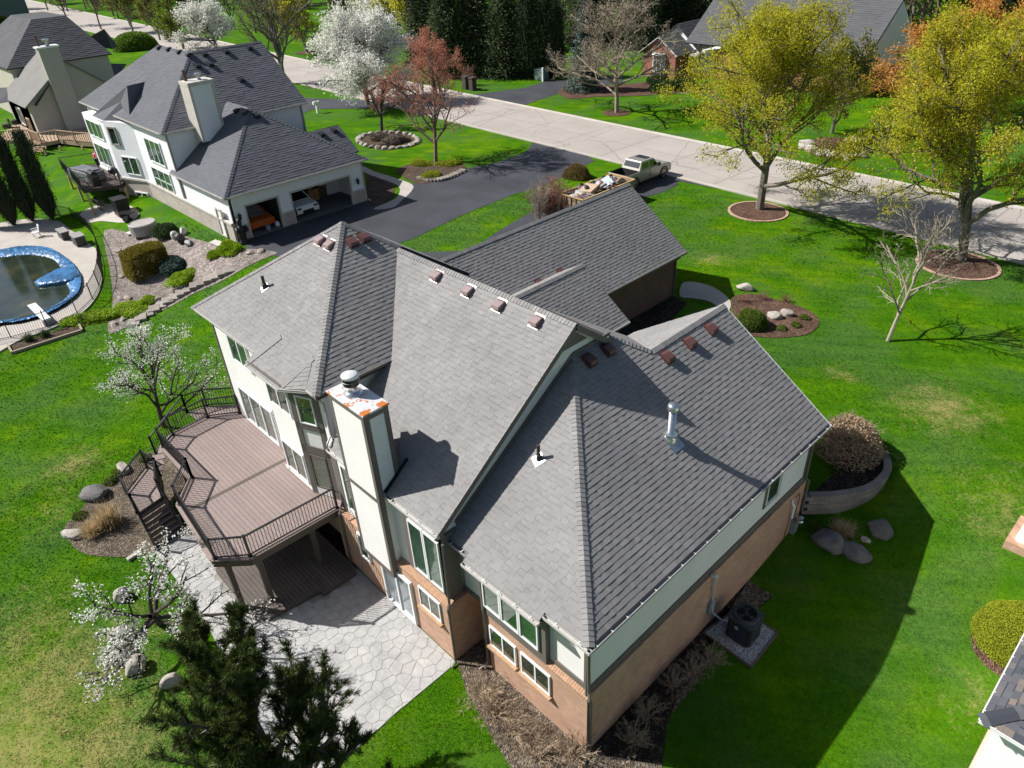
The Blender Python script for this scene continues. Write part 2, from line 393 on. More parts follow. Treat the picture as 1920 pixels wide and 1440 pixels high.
L_GOLD = LF('golden_shrub_leaf', (.30, .34, .022), .45)
L_DKSH = LF('dark_shrub_leaf', (.04, .075, .022), .5)
L_SPRING = LF('spring_ground_leaf', (.24, .36, .015), .4)
L_JUNI = LF('juniper_leaf', (.045, .085, .065), .4, .1)
L_OLIVE = LF('olive_spring_leaf', (.19, .19, .03), .4)
L_TANG = LF('dry_ornamental_grass', (.50, .38, .21), .35)
L_BROWNL = LF('brown_grey_twig_mass', (.19, .155, .12), .4, .1)
# ------------------------------------------------------------------ ground
def axis(a, b, c, d, fine, coarse):
    l = []
    x = a
    while x < b: l.append(x); x += coarse
    x = b
    while x < c: l.append(x); x += fine
    x = c
    while x <= d: l.append(x); x += coarse
    return l
gx = axis(-420, -78, 22, 120, .7, 9); gy = axis(-60, -16, 30, 420, .7, 9)
mb = MB()
nx, ny = len(gx), len(gy)
mb.v = [(x, y, zt(x, y)) for y in gy for x in gx]
mb.f = [(j*nx+i, j*nx+i+1, (j+1)*nx+i+1, (j+1)*nx+i) for j in range(ny-1) for i in range(nx-1)]; mb.t = [.5]*len(mb.f)
struct(mb.build('lawn', GRASS, smooth=True))

EXCL = []
def drape(name, pts, mat, dz=.015, L=1.0, kind='structure', flat=None):
    EXCL.append([(float(p[0]), float(p[1])) for p in pts])
    bm = bmesh.new()
    vs = [bm.verts.new((float(p[0]), float(p[1]), 0)) for p in pts]
    f = bm.faces.new(vs)
    bmesh.ops.recalc_face_normals(bm, faces=[f])
    if f.normal.z < 0: f.normal_flip()
    bmesh.ops.triangulate(bm, faces=bm.faces[:])
    for it in range(7):
        es = [e for e in bm.edges if e.calc_length() > L]
        if not es: break
        bmesh.ops.subdivide_edges(bm, edges=es, cuts=1)
        bmesh.ops.triangulate(bm, faces=[q for q in bm.faces if len(q.verts) > 3])
    for v in bm.verts: v.co.z = (zt(v.co.x, v.co.y) if flat is None else flat)+dz
    me = bpy.data.meshes.new(name); bm.to_mesh(me); bm.free()
    at = me.attributes.new('tone', 'FLOAT', 'FACE'); at.data.foreach_set('value', [.5]*len(me.polygons))
    o = link(name, me, mat, smooth=True); o['kind'] = kind
    return o
def PTs(l): return [PT(*q)[:2] for q in l]
def spline(pts, n=6, closed=True):
    pts = [np.asarray(p, float) for p in pts]; out = []; k = len(pts)
    for i in range(k if closed else k-1):
        p0, p1, p2, p3 = [pts[(i+j) % k] if closed else pts[min(max(i+j, 0), k-1)] for j in (-1, 0, 1, 2)]
        for s in range(n):
            t = s/n; out.append(.5*((2*p1)+(-p0+p2)*t+(2*p0-5*p1+4*p2-p3)*t*t+(-p0+3*p1-3*p2+p3)*t**3))
    if not closed: out.append(pts[-1])
    return out

# street: near edge and far edge
def rn(x): return 40.0-.036*x
def rf(x): return rn(x)+9.1+max(0, (-80-x))*.02
xs = [-330, -250, -190, -150, -120, -100, -80, -60, -45, -30, -15, 0, 15, 30, 60, 100]
drape('street', [(x, rn(x)) for x in xs]+[(x, rf(x)) for x in reversed(xs)], ROAD, .012, 6)
def curb(name, fn, sgn):
    m = MB()
    for i in range(len(xs)-1):
        x0, x1 = xs[i], xs[i+1]; k = max(1, int((x1-x0)/5))
        for j in range(k):
            a = x0+(x1-x0)*j/k; b = x0+(x1-x0)*(j+1)/k
            pr = [(0, .02), (.34*sgn, .03), (.42*sgn, .085), (.56*sgn, .085), (.56*sgn, -.1), (0, -.1)]
            A = [V3(a, fn(a)+o, PLATEAU+z) for o, z in pr]; B = [V3(b, fn(b)+o, PLATEAU+z) for o, z in pr]
            for q in range(5):
                f = [A[q], B[q], B[q+1], A[q+1]]
                m.poly(f if sgn < 0 else f[::-1], .45+.1*random.random())
    return struct(m.build(name, CURB))
curb('street_curb_near', lambda x: rn(x)+.1, -1); curb('street_curb_far', lambda x: rf(x)-.1, 1)
# joints of the concrete street: dark sealed cracks across and along
m = MB()
for x in np.arange(-120, 30, 6.1):
    m.poly([(x, rn(x)+.3, PLATEAU+.018), (x+.035, rn(x)+.3, PLATEAU+.018), (x+.3, rf(x)-.3, PLATEAU+.018), (x+.265, rf(x)-.3, PLATEAU+.018)])
for x in np.arange(-120, 30, 6.1):
    y = (rn(x)+rf(x))/2
    m.poly([(x, y, PLATEAU+.017), (x+6.1, y-.22, PLATEAU+.017), (x+6.1, y-.19, PLATEAU+.017), (x, y+.03, PLATEAU+.017)])
struct(m.build('street_joint', MT('joint_sealer', (.14, .125, .11), .8)))

# driveways (sealed asphalt)
drape('driveway', spline(PTs([(1112, 378), (1200, 372), (1262, 352), (1272, 340)]), 4, False)+[(x, rn(x)-.35) for x in (-20.5, -25, -30)] + PTs([(1140, 330), (1060, 362), (1000, 395), (940, 430), (880, 470)])+[(-30, 17), (-17, 17)], ASPH, .02, 1.5)
nd = PTs([(480, 468), (540, 490), (640, 452), (740, 410), (840, 470)])
neigh = [(-41.3, 10.2), (-39.2, 9.6), (-36.6, 10.6), (-33.5, 12.0)]
drape('neighbour_driveway', neigh+PTs([(770, 450), (870, 402), (960, 366), (1030, 345), (1080, 318), (1115, 302)])+[(x, rn(x)-.35) for x in (-35.5, -40, -44)]+spline(PTs([(1000, 263), (985, 285), (930, 305), (870, 318), (838, 333), (770, 345), (762, 352)]), 4, False)+PTs([(752, 375), (705, 385)])+[(-41.3, 21.2)], ASPH, .02, 1.5)
drape('far_driveway', [(-54.5, rf(-54.5)+.35), (-64, rf(-64)+.35)]+PTs([(985, 165), (1020, 153), (1085, 148), (1170, 143), (1165, 158), (1100, 160), (1070, 168)]), ASPH, .02, 2)
drape('side_driveway', [(-66, rn(-66)-.3), (-73, rn(-73)-.3)]+PTs([(560, 183), (520, 200), (560, 215), (590, 205)]), ASPH, .02, 2)
# front walk
drape('front_walk', spline(PTs([(1282, 530), (1320, 533), (1352, 548), (1370, 568), (1362, 588), (1335, 590), (1345, 578), (1330, 566), (1300, 560), (1275, 556)]), 4), WALKC, .03, .6)
drape('neighbour_walk', spline(PTs([(680, 312), (702, 322), (735, 332), (772, 346), (772, 358), (755, 375), (735, 390), (700, 392), (742, 372), (748, 350), (715, 336), (680, 322)]), 4), CONC, .03, .8)
# pool surround (kept flat), garden soils
# ------------------------------------------------------------------ roofs
def clip(poly, ax, val, keep_ge):
    out = []; n = len(poly)
    for i in range(n):
        a, b = poly[i], poly[(i+1) % n]
        ia = (a[ax] >= val) if keep_ge else (a[ax] <= val); ib = (b[ax] >= val) if keep_ge else (b[ax] <= val)
        if ia: out.append(a)
        if ia != ib:
            t = (val-a[ax])/(b[ax]-a[ax]); q = [a[0]+(b[0]-a[0])*t, a[1]+(b[1]-a[1])*t]; q[ax] = val; out.append(tuple(q))
    return out
def parea(p): return abs(sum(p[i][0]*p[(i+1) % len(p)][1]-p[(i+1) % len(p)][0]*p[i][1] for i in range(len(p))))/2
class Roof:
    """collects shingle courses of one house: the pieces nearest the camera become objects, the rest one field"""
    def __init__(s, house, mat, exp=.168, widths=(.13, .17, .22, .28, .34), t=.013, individual=0, seed=1, spread=.085):
        s.sp = spread
        s.house = house; s.mat = mat; s.exp = exp; s.w = widths; s.t = t; s.ind = individual; s.pieces = []; s.field = MB(); s.under = MB(); s.rng = random.Random(seed); s.caps = []
    def plane(s, pts, down, under=True):
        pts = [np.asarray(p, float) for p in pts]
        n = np.zeros(3)
        for i in range(len(pts)): n += np.cross(pts[i], pts[(i+1) % len(pts)])
        n = unit(n)
        if n[2] < 0: n = -n; pts = pts[::-1]
        dn = np.asarray(down, float); dn = unit(dn-n*np.dot(dn, n)); up = -dn; e = np.cross(up, n)
        # e is horizontal along the eave, up is up-slope
        o = min(pts, key=lambda p: np.dot(p, up))
        uv = [(float(np.dot(p-o, e)), float(np.dot(p-o, up))) for p in pts]
        if under: s.under.slab([p-n*.004 for p in pts], n, .14)
        v = min(q[1] for q in uv); vmax = max(q[1] for q in uv); k = 0
        while v < vmax-1e-4:
            v1 = min(v+s.exp, vmax)
            strip = clip(clip(uv, 1, v, True), 1, v1, False)
            if len(strip) >= 3 and parea(strip) > 1e-4:
                u = min(q[0] for q in strip)-s.rng.random()*.3; umax = max(q[0] for q in strip)
                high = s.rng.random() < .5
                while u < umax:
                    w = s.rng.choice(s.w); high = not high if s.rng.random() < .8 else high
                    q = clip(clip(strip, 0, u+.002, True), 0, u+w, False)
                    if len(q) >= 3 and parea(q) > 2e-5:
                        full = abs(parea(q)-(w-.002)*(v1-v)) < 1e-5
                        th = s.t*(1.0 if high else .55)*(1+.25*s.rng.random())
                        tone = min(1, max(0, s.rng.gauss(.56, s.sp)))
                        s.pieces.append((o, e, up, n, q, v, v1, th, tone, full))
                    u += w
            v = v1; k += 1
        return s
    def geom(s, mb, pc):
        o, e, up, n, q, v, v1, th, tone, full = pc
        def P(a, h): return o+e*a[0]+up*a[1]+n*h
        def H(a): return th*(1-(a[1]-v)/s.exp)+.003
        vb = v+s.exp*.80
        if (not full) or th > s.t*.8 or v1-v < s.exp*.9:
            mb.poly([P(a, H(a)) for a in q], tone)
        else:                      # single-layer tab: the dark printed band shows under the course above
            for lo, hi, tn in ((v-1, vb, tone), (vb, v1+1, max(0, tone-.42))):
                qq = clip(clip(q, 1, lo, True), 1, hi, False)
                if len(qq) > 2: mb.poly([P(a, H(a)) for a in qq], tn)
        m_ = len(q)
        for i in range(m_):      # butt and side edges, down to the underlay
            a, b = q[i], q[(i+1) % m_]
            if H(a)+H(b) < .009: continue
            mb.poly([P(b, H(b)), P(a, H(a)), P(a, -.003), P(b, -.003)], tone*.35)  # edges toned darker to paint the shadow line under the tabs
    def ridge(s, p, q, n1, n2, step=.14, w=.15, ind=True):
        p, q = np.asarray(p, float), np.asarray(q, float); n1, n2 = unit(n1), unit(n2)
        d = q-p; L = np.linalg.norm(d); d = d/L
        a1 = np.cross(n1, d); a2 = np.cross(n2, d)
        if np.dot(a1, n2) > np.dot(-a1, n2): a1 = -a1
        if np.dot(a2, n1) > np.dot(-a2, n1): a2 = -a2
        k = max(1, int(round(L/step)))
        for i in range(k):
            t0, t1 = L*i/k, min(L*(i+1)/k+.05, L+.02)
            c0 = p+d*t0; c1 = p+d*t1; up = unit(n1+n2); r = s.rng.gauss(.5, .16)
            ww = w*(1+.08*(s.rng.random()-.5))
            vs = []
            for c, h in ((c0, .034), (c1, .014)):
                for (aa, nn) in ((a1, n1), (None, up), (a2, n2)):
                    vs.append(c+up*h if aa is None else c+aa*ww+nn*(h-.002))
            for c, h in ((c0, .0),):
                for (aa, nn) in ((a1, n1), (None, up), (a2, n2)):
                    vs.append(c-up*.002 if aa is None else c+aa*ww-nn*.004)
            fs = [(0, 1, 4, 3), (1, 2, 5, 4), (6, 7, 1, 0), (7, 8, 2, 1), (6, 0, 3), (8, 5, 2)]
            # wind faces by the outward side
            out = []
            for f in fs:
                P = [vs[j] for j in f]; nn = np.cross(P[1]-P[0], P[2]-P[0])
                out.append(f)
            s.caps.append((vs, out, r, ind))
    def finish(s, roofname='roof'):
        roof = s.under.build(roofname, UNDER, s.house)
        pcs = s.pieces
        if s.ind:
            def size(pc):
                o, e, up, n, q, v, v1, th, tone, full = pc
                c = o+e*q[0][0]+up*q[0][1]; dv = CAM-c; D = np.linalg.norm(dv)
                return (parea(q)*max(0, np.dot(dv, n)/D)/D**2)
            vis = sorted([i for i in range(len(pcs)) if pcs[i][9]], key=lambda i: -size(pcs[i]))[:s.ind]
            chosen = set(vis); cache = {}
            off = np.array(ROOTS[s.house.name])
            for i in vis:
                o, e, up, n, q, v, v1, th, tone, full = pcs[i]
                u0 = min(a[0] for a in q); wq = max(a[0] for a in q)-u0
                key = (round(wq, 3), round(v1-v, 3), th > s.t*.8, int(min(.999, max(0, (tone-.4)/.32))*4))
                if key not in cache:
                    mb = MB(); w_, h_ = wq, v1-v; tt = s.t*(1.1 if key[2] else .6)
                    mb.mesh([(0, 0, tt+.003), (w_, 0, tt+.003), (w_, h_, .003), (0, h_, .003), (0, 0, -.003), (w_, 0, -.003), (w_, h_, -.003), (0, h_, -.003)],
                            [(0, 1, 2, 3), (4, 5, 1, 0), (5, 6, 2, 1), (7, 4, 0, 3), (6, 7, 3, 2)], .42+.26*(key[3]+.5)/4)
                    if not key[2]:
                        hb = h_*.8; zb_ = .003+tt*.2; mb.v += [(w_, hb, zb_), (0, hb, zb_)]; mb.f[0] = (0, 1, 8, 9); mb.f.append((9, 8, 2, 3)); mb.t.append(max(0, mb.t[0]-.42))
                    me = bpy.data.meshes.new('shingle'); me.from_pydata(mb.v, [], mb.f)
                    at = me.attributes.new('tone', 'FLOAT', 'FACE'); at.data.foreach_set('value', mb.t); me.materials.append(s.mat)
                    cache[key] = me
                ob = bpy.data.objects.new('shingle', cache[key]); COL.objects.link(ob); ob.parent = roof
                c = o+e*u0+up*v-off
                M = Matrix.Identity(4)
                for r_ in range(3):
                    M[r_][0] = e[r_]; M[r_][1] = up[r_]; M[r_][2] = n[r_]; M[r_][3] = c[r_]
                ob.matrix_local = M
        else: chosen = set()
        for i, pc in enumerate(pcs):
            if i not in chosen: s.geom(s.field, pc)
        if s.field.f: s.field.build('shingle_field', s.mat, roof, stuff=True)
        rest = MB()
        for vs, fs, r, ind in s.caps:
            if ind:
                b = MB(); b.mesh(vs, fs, r); b.build('ridge_cap', s.mat, roof)
            else: rest.mesh(vs, fs, r)
        if rest.f: rest.build('ridge_cap_row', s.mat, roof, stuff=True)
        return roof

def window(parent, o, u, w, h, n, cols=2, frame=VINYL, glass=GLASS, fw=.055, depth=.07, rows=1, name='window', sill=None, casing=None):
    """o lower-left corner on the wall, u along the wall, n outward; frame bars, mullions and panes"""
    o, u, n = np.asarray(o, float), unit(u), unit(n); z = V3(0, 0, 1)
    f = MB()
    if casing:
        cw, cm = casing; k = MB()
        for (a, b) in (((-cw, -cw), (w+cw, 0)), ((-cw, h), (w+cw, h+cw)), ((-cw, 0), (0, h)), ((w, 0), (w+cw, h))):
            c = o+u*(a[0]+b[0])/2+z*(a[1]+b[1])/2+n*.0125
            k.obox(c, u*abs(b[0]-a[0])/2, n*.0175, z*abs(b[1]-a[1])/2)
    def bar(a, b, c, d, dd): f.obox(o+u*(a+b)/2+z*(c+d)/2+n*(dd/2-.005), u*(b-a)/2, n*(dd/2+.005), z*(d-c)/2)
    bar(0, w, 0, fw, depth); bar(0, w, h-fw, h, depth); bar(0, fw, fw, h-fw, depth); bar(w-fw, w, fw, h-fw, depth)
    for i in range(1, cols):
        x = w*i/cols; bar(x-fw*.5, x+fw*.5, fw, h-fw, depth*.85)
    for j in range(1, rows):
        y = h*j/rows; bar(fw, w-fw, y-.014, y+.014, depth*.7)
    wo = f.build(name, frame, parent)
    if casing: k.build('casing', casing[1], wo)
    for i in range(cols):
        a, b = (fw if i == 0 else w*i/cols+fw*.5), (w-fw if i == cols-1 else w*(i+1)/cols-fw*.5)
        p = MB(); p.obox(o+u*(a+b)/2+z*h/2+n*.02, u*(b-a)/2, n*.006, z*(h/2-fw)); p.build('pane', glass, wo)
    if sill:
        s_ = MB(); s_.obox(o+u*w/2-z*.05+n*.06, u*(w/2+.06), n*.09, z*.045); s_.build('sill', sill, wo)
    return wo
def gutter(parent, p, q, out, brackets=True, name='gutter', w=.11, mat=None):
    """open eaves trough between p and q (front lip line), out = outward horizontal"""
    p, q, out = np.asarray(p, float), np.asarray(q, float), unit(out); z = V3(0, 0, 1); d = unit(q-p)
    g = MB(); L = np.linalg.norm(q-p)
    g.obox((p+q)/2-z*.05, d*L/2, out*.006, z*.05)                       # front
    g.obox((p+q)/2-z*.1-out*w/2, d*L/2, out*w/2, z*.006)                 # bottom
    g.obox((p+q)/2-z*.04-out*(w), d*L/2, out*.006, z*.055)               # back
    g.obox((p+q)/2+out*.004, d*L/2, out*.014, z*.006)                    # rolled lip
    for e_ in (p, q): g.obox(e_-z*.05-out*w/2, d*.005, out*w/2, z*.05)
    go = g.build(name, mat or GUTTER, parent)
    if brackets:
        k = max(2, int(L/.62))
        for i in range(k):
            c = p+d*(L*(i+.5)/k)+z*.004-out*w/2; b = MB(); b.obox(c, d*.012, out*(w/2+.012), z*.006); b.build('bracket', WHITE, go)
    return go
def downspout(parent, pts, mat=TRIM, r=.045, name='downspout'):
    b = MB(); b.tube(pts, r, 6); return b.build(name, mat, parent)
def roof_vent(parent, c, down, nrm, mat=VENTM, s=1.0):
    """slant-back box vent: hood sloping up-roof with an open front, on a flat flashing"""
    n = unit(nrm); dn = np.asarray(down, float); dn = unit(dn-n*np.dot(dn, n)); e = np.cross(n, dn); c = np.asarray(c, float)
    def P(a, b, h): return c+e*a*s+dn*b*s+n*h*s
    m = MB()
    vs = [P(-.17, -.21, .03), P(.17, -.21, .03), P(.17, .2, .03), P(-.17, .2, .03), P(-.17, -.12, .13), P(.17, -.12, .13), P(.17, .14, .2), P(-.17, .14, .2), P(-.17, .23, .13), P(.17, .23, .13)]
    m.mesh(vs, [(0, 1, 5, 4), (4, 5, 6, 7), (7, 6, 9, 8), (0, 4, 7, 8, 3), (1, 2, 9, 6, 5), (3, 8, 9, 2)][0:6])
    o = m.build('roof_vent', mat, parent)
    f = MB(); f.obox(c+n*.022*s, e*.22*s, dn*.26*s, n*.006*s); f.build('flashing', mat, o)
    return o
# ------------------------------------------------------------------ the main house
HOUSE = thing('brick_house', 'large house with weathered grey hip roof, tan brick base and white chimney, in the middle', 'house', (-9, 5, 0))
M_R, M_P = (5.45, 10.3), .752
def zM(y): return M_R[1]-M_P*(M_R[0]-y)
def zMN(y): return M_R[1]-M_P*(y-M_R[0])
EZ = 5.2; PW = .667
def zW1E(x): return EZ+PW*(.25-x)
def zW1S(y): return EZ+PW*(y+.25)
Z3 = 8.0; P3 = .70
def z3S(y): return Z3+P3*(y+.67)
def z3E(x): return Z3+P3*(-11.2-x)
R = Roof(HOUSE, SHING, individual=300, seed=3)
hy = 5.5; hz = zW1E(-5.5)
# right wing
W1E = [(.16, -.16, zW1E(.16)), (.16, 12.75, zW1E(.16)), (-4.52, 12.75, zW1E(-4.52)), (-4.52, 8.32, zW1E(-4.52)), (-5.5, 7.32, hz), (-5.5, 5.5, hz)]
R.plane(W1E, (1, 0, -1))
W1S = [(x, y, zW1S(y)) for x, y in ((-5.5, -.16), (-4.49, -.16), (-4.49, -.38), (-1.4, -.38), (-1.4, -.16), (.16, -.16))]+[(-5.5, 5.5, hz)]
R.plane(W1S, (0, -1, -1))
R.plane([(-4.52, 8.32, zW1E(-4.52)), (-5.5, 7.32, hz), (-8.5, 7.32, hz), (-8.5, 12.3, hz-PW*4.98)], (0, 1, -1))
R.plane([(-4.52, 8.32, zW1E(-4.52)), (-4.52, 12.75, zW1E(-4.52)), (-8.5, 12.75, zW1E(-4.52)-PW*3.98), (-8.5, 12.3, zW1E(-4.52)-PW*3.98)], (-1, 0, -1))
nE, nS, nN, nW = V3(PW, 0, 1), V3(0, -PW, 1), V3(0, PW, 1), V3(-PW, 0, 1)
R.ridge((.16, -.16, zW1E(.16)+.01), (-5.5, 5.5, hz+.01), nE, nS)
R.ridge((-4.52, 8.32, zW1E(-4.52)+.01), (-5.5, 7.32, hz+.01), nE, nN)
R.ridge((-4.52, 12.77, zW1E(-4.52)+.01), (-4.52, 8.32, zW1E(-4.52)+.01), nE, nW, w=.17)
# main slope with its gable end
MS = [(-11.35, -.58, zM(-.58)), (-5.3, -.58, zM(-.58)), (-5.3, 5.45, 10.3), (-14.49, 5.45, 10.3), (-11.2, 2.37, zM(2.37)), (-11.35, 2.37, zM(2.37))]
R.plane(MS, (0, -1, -1))
R.plane([(-5.3, 5.45, 10.3), (-14.49, 5.45, 10.3), (-14.49, 10.8, zMN(10.8)), (-5.3, 10.8, zMN(10.8))], (0, 1, -1))
R.ridge((-5.28, 5.45, 10.31), (-14.4, 5.45, 10.31), (0, -M_P, 1), (0, M_P, 1), w=.17)
# tall left block: a pyramid hip
AP = V3(-16.0, 4.13, z3S(4.13))
R.plane([(-20.8, -.67, Z3), (-15.4, -.67, Z3), (-15.4, -1.12, z3S(-1.12)), (-13.03, -1.12, z3S(-1.12)), (-12.46, .12, z3S(.12)), (-11.79, -.67, Z3), (-11.2, -.67, Z3), AP], (0, -1, -1))
R.plane([(-13.03, -1.12, z3S(-1.12)+.004), (-11.79, -.67, Z3+.004), (-12.46, .12, z3S(.12)+.03)], (.75, -1, -1))
R.plane([(-11.2, -.67, Z3), (-11.2, 2.37, Z3), (-14.49, 5.45, 10.3), AP], (1, 0, -1))
R.plane([(-20.8, -.67, Z3), AP, (-20.8, 8.93, Z3)], (-1, 0, -1))
R.plane([AP, (-14.49, 5.64, AP[2]-P3*1.51), (-14.49, 8.93, Z3), (-20.8, 8.93, Z3)], (0, 1, -1))
R.ridge((-11.2, -.67, Z3+.01), AP+V3(0, 0, .01), (P3, 0, 1), (0, -P3, 1))
R.ridge(AP+V3(0, 0, .01), (-14.49, 5.6, 10.31), (P3, 0, 1), (0, P3, 1))
R.ridge((-20.8, -.67, Z3+.01), AP+V3(0, 0, .01), (-P3, 0, 1), (0, -P3, 1), ind=False)
# saddle flashings on the left slope
for (a, b) in (((-15.35, -1.1), (-14.67, .14)), ((-12.9, -1.0), (-12.46, .15))):
    m = MB(); pa = V3(a[0], a[1], z3S(a[1])+.03); pb = V3(b[0], b[1], z3S(b[1])+.03)
    m.bar(pa, pb, .26, .02, (0, -P3, 1)); m.build('saddle_strip', SHING, HOUSE)
# garage and entry link
GP = .707; GE = 4.6
def zG(x): return GE+GP*(-13.1-x)
R.plane([(-13.1, 9.5, GE), (-13.1, 23.45, GE), (-17.35, 23.45, zG(-17.35)), (-17.35, 9.5, zG(-17.35))], (1, 0, -1))
R.plane([(-17.35, 9.5, zG(-17.35)), (-17.35, 23.45, zG(-17.35)), (-21.6, 23.45, GE), (-21.6, 9.5, GE)], (-1, 0, -1))
R.ridge((-17.35, 23.47, zG(-17.35)+.01), (-17.35, 9.6, zG(-17.35)+.01), (GP, 0, 1), (-GP, 0, 1), w=.17, ind=False)
FE, FP = 4.4, .69
def zF(x): return FE+FP*(-10.68-x)
fr = -13.67
R.plane([(-10.68, 7.5, FE), (-10.68, 15.3, FE), (fr, 15.3, zF(fr)), (fr, 7.5, zF(fr))], (1, 0, -1))
R.plane([(fr, 7.5, zF(fr)), (fr, 15.3, zF(fr)), (fr-1.9, 15.3, zF(fr)-1.0), (fr-1.9, 7.5, zF(fr)-1.0)], (-1, 0, -1))
R.ridge((fr, 15.32, zF(fr)+.01), (fr, 7.6, zF(fr)+.01), (FP, 0, 1), (-.6, 0, 1), w=.17, ind=False)
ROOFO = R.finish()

# --- walls
m = MB()
m.prism([(0, 0), (0, 12.4), (-9, 12.4), (-9, .55), (-4.15, .55), (-4.15, 0)], -.6, 2.72); m.build('brick_wall', BRICK, HOUSE)
m = MB(); m.prism([(-5.2, -.67), (-5.2, 6), (-20, 6), (-20, -.1), (-11.8, -.1), (-11.8, -.67)], -.6, 2.7); m.build('brick_wall', BRICK, HOUSE)
# soldier course sills on the brick ledges
for (x0, x1, y) in ((-1.55, .02, -.03), (-7.9, -5.17, -.70)):
    k = int((x1-x0)/.085)
    for i in range(k):
        a = x0+(x1-x0)*i/k; b = MB(); b.mesh([(a+.004, y, 2.70), (a+.08, y, 2.70), (a+.08, y+.26, 2.84), (a+.004, y+.26, 2.84), (a+.004, y, 2.64), (a+.08, y, 2.64), (a+.08, y+.26, 2.64), (a+.004, y+.26, 2.64)], [(0, 1, 2, 3), (4, 5, 1, 0), (5, 6, 2, 1), (7, 4, 0, 3), (6, 7, 3, 2)], .35+.3*random.random()); b.build('ledge_brick', MT('ledge_brick_clay', (.44, .27, .17), .9, .15, 9, .2), HOUSE)
m = MB()   # right wing siding
m.prism([(-.1, .17), (-.1, 12.3), (-8, 12.3), (-8, .65), (-5.3, .65), (-5.3, .17)], 2.74, 5.13); m.build('siding_wall', SIDING, HOUSE)
m = MB(); m.mesh([(-.1, 12.3, 5.13), (-8.9, 12.3, 5.13), (-4.52, 12.3, 8.1), (-.1, 12.1, 5.13), (-8.9, 12.1, 5.13), (-4.52, 12.1, 8.1)], [(0, 1, 2), (3, 5, 4), (0, 2, 5, 3), (1, 4, 5, 2)]); m.build('gable_wall', SIDING, HOUSE)
# soffits and frieze boards of the right wing
m = MB(); m.box((-.12, -.12, 5.08), (.12, 12.7, 5.14)); m.build('soffit', TRIM, HOUSE)
m = MB(); m.box((-5.4, -.12, 5.08), (-.121, .2, 5.139)); m.build('soffit', TRIM, HOUSE)
m = MB(); m.box((-.11, .02, 2.72), (-.055, 12.3, 2.98)); m.box((-.11, .02, 2.98), (-.06, .17, 5.08)); m.box((-.115, 12.17, 2.98), (-.062, 12.31, 5.08)); m.build('trim_board', TRIM, HOUSE)
m = MB(); m.box((-1.35, .12, 2.80), (-.06, .168, 3.02)); m.box((-.24, .118, 3.02), (-.058, .172, 5.08)); m.build('trim_board', TRIM, HOUSE)
m = MB(); m.box((-5.3, .13, 2.74), (-4.45, .17, 2.95)); m.build('trim_board', TRIM, HOUSE)
# the triple window bay of the right wing
m = MB(); m.box((-4.35, -.02, 2.72), (-1.55, .6, 5.0)); m.build('window_bay', TRIM, HOUSE)
for i in range(3):
    window(HOUSE, (-4.14+i*.79, -.03, 3.16), (1, 0, 0), .76, 1.72, (0, -1, 0), 1, VINYL, GLASSG, .05, .06)
# basement windows of the right wing and main room
for (x, y, w, h, z) in ((-4.02, -.01, 1.18, .95, 1.36), (-2.62, -.01, 1.22, .95, 1.36), (-6.75, -.68, 1.12, .95, 1.58)):
    window(HOUSE, (x, y, z), (1, 0, 0), w, h, (0, -1, 0), 2, VINYL, GLASS, .055, .05, sill=MT('brick_sill', (.47, .30, .18), .9, .15, 9, .2))
window(HOUSE, (-8.95, -.68, .12), (1, 0, 0), 1.75, 2.15, (0, -1, 0), 2, VINYL, m_glass('patio_door_glass', (.22, .25, .26)), .09, .09, name='patio_door')
window(HOUSE, (-10.35, -.68, 1.3), (1, 0, 0), .6, 1.2, (0, -1, 0), 1, VINYL, GLASS, .06, .06)
# right wall window, meter pipes
window(HOUSE, (-.09, 9.3, 3.5), (0, 1, 0), .85, 1.2, (1, 0, 0), 1, VINYL, GLASSG, .06, .05, casing=(.1, TRIM))
m = MB(); m.tube([(.06, 11.35, 2.5), (.06, 11.35, 2.3), (.14, 11.4, 2.2), (.14, 11.4, 1.6)], .045, 8); m.build('vent_elbow_pipe', VINYL, HOUSE)
m = MB(); m.tube([(.04, 11.62, 2.4), (.09, 11.75, 2.55), (.09, 11.85, 2.3), (.05, 11.75, 1.2)], .016, 6); m.tube([(.04, 11.5, 1.7), (.05, 11.3, .6)], .012, 6); m.build('service_cable', BLACK, HOUSE)
m = MB(); m.lathe([(.13, 0), (.13, .07), (.11, .1), (.11, .22), (.05, .26)], (.28, 11.9, 1.15), 16); m.build('gas_meter', STEEL, HOUSE)
m = MB(); m.box((0, 11.75, .5), (.2, 12.05, 1.1)); m.build('utility_box', MT('grey_utility_box', (.25, .27, .28), .5), HOUSE)
m = MB(); m.tube([(.0, 6.1, 2.7), (.1, 6.15, 2.74), (.12, 6.2, 2.62)], .07, 8); m.tube([(.09, 6.2, 2.6), (.09, 6.28, 1.3), (.13, 6.35, .75), (.4, 6.55, .42), (.75, 6.85, .4)], .032, 8); m.build('line_cover', MT('pale_line_cover', (.55, .57, .58), .4), HOUSE)
m = MB(); m.box((0, 6.12, .8), (.12, 6.45, 1.35)); m.build('disconnect_box', MT('grey_utility_box', (.25, .27, .28), .5), HOUSE)
# main room siding under the eave, gable wall
m = MB(); m.prism([(-5.45, -.45), (-5.45, .6), (-11.6, .6), (-11.6, -.45)], 2.75, zM(-.45)-.2); m.build('siding_wall', SIDING, HOUSE)
m = MB()
gy_ = [(-.45, 2.75), (10.5, 2.75), (10.5, zMN(10.5)-.16), (5.45, 10.14), (-.45, zM(-.45)-.16)]
m.mesh([(-5.5, y, z) for y, z in gy_]+[(-5.75, y, z) for y, z in gy_], [(0, 1, 2, 3, 4), (9, 8, 7, 6, 5)]+[(i, 5+i, 5+(i+1) % 5, (i+1) % 5) for i in range(5)]); m.build('gable_wall', SIDING, HOUSE)
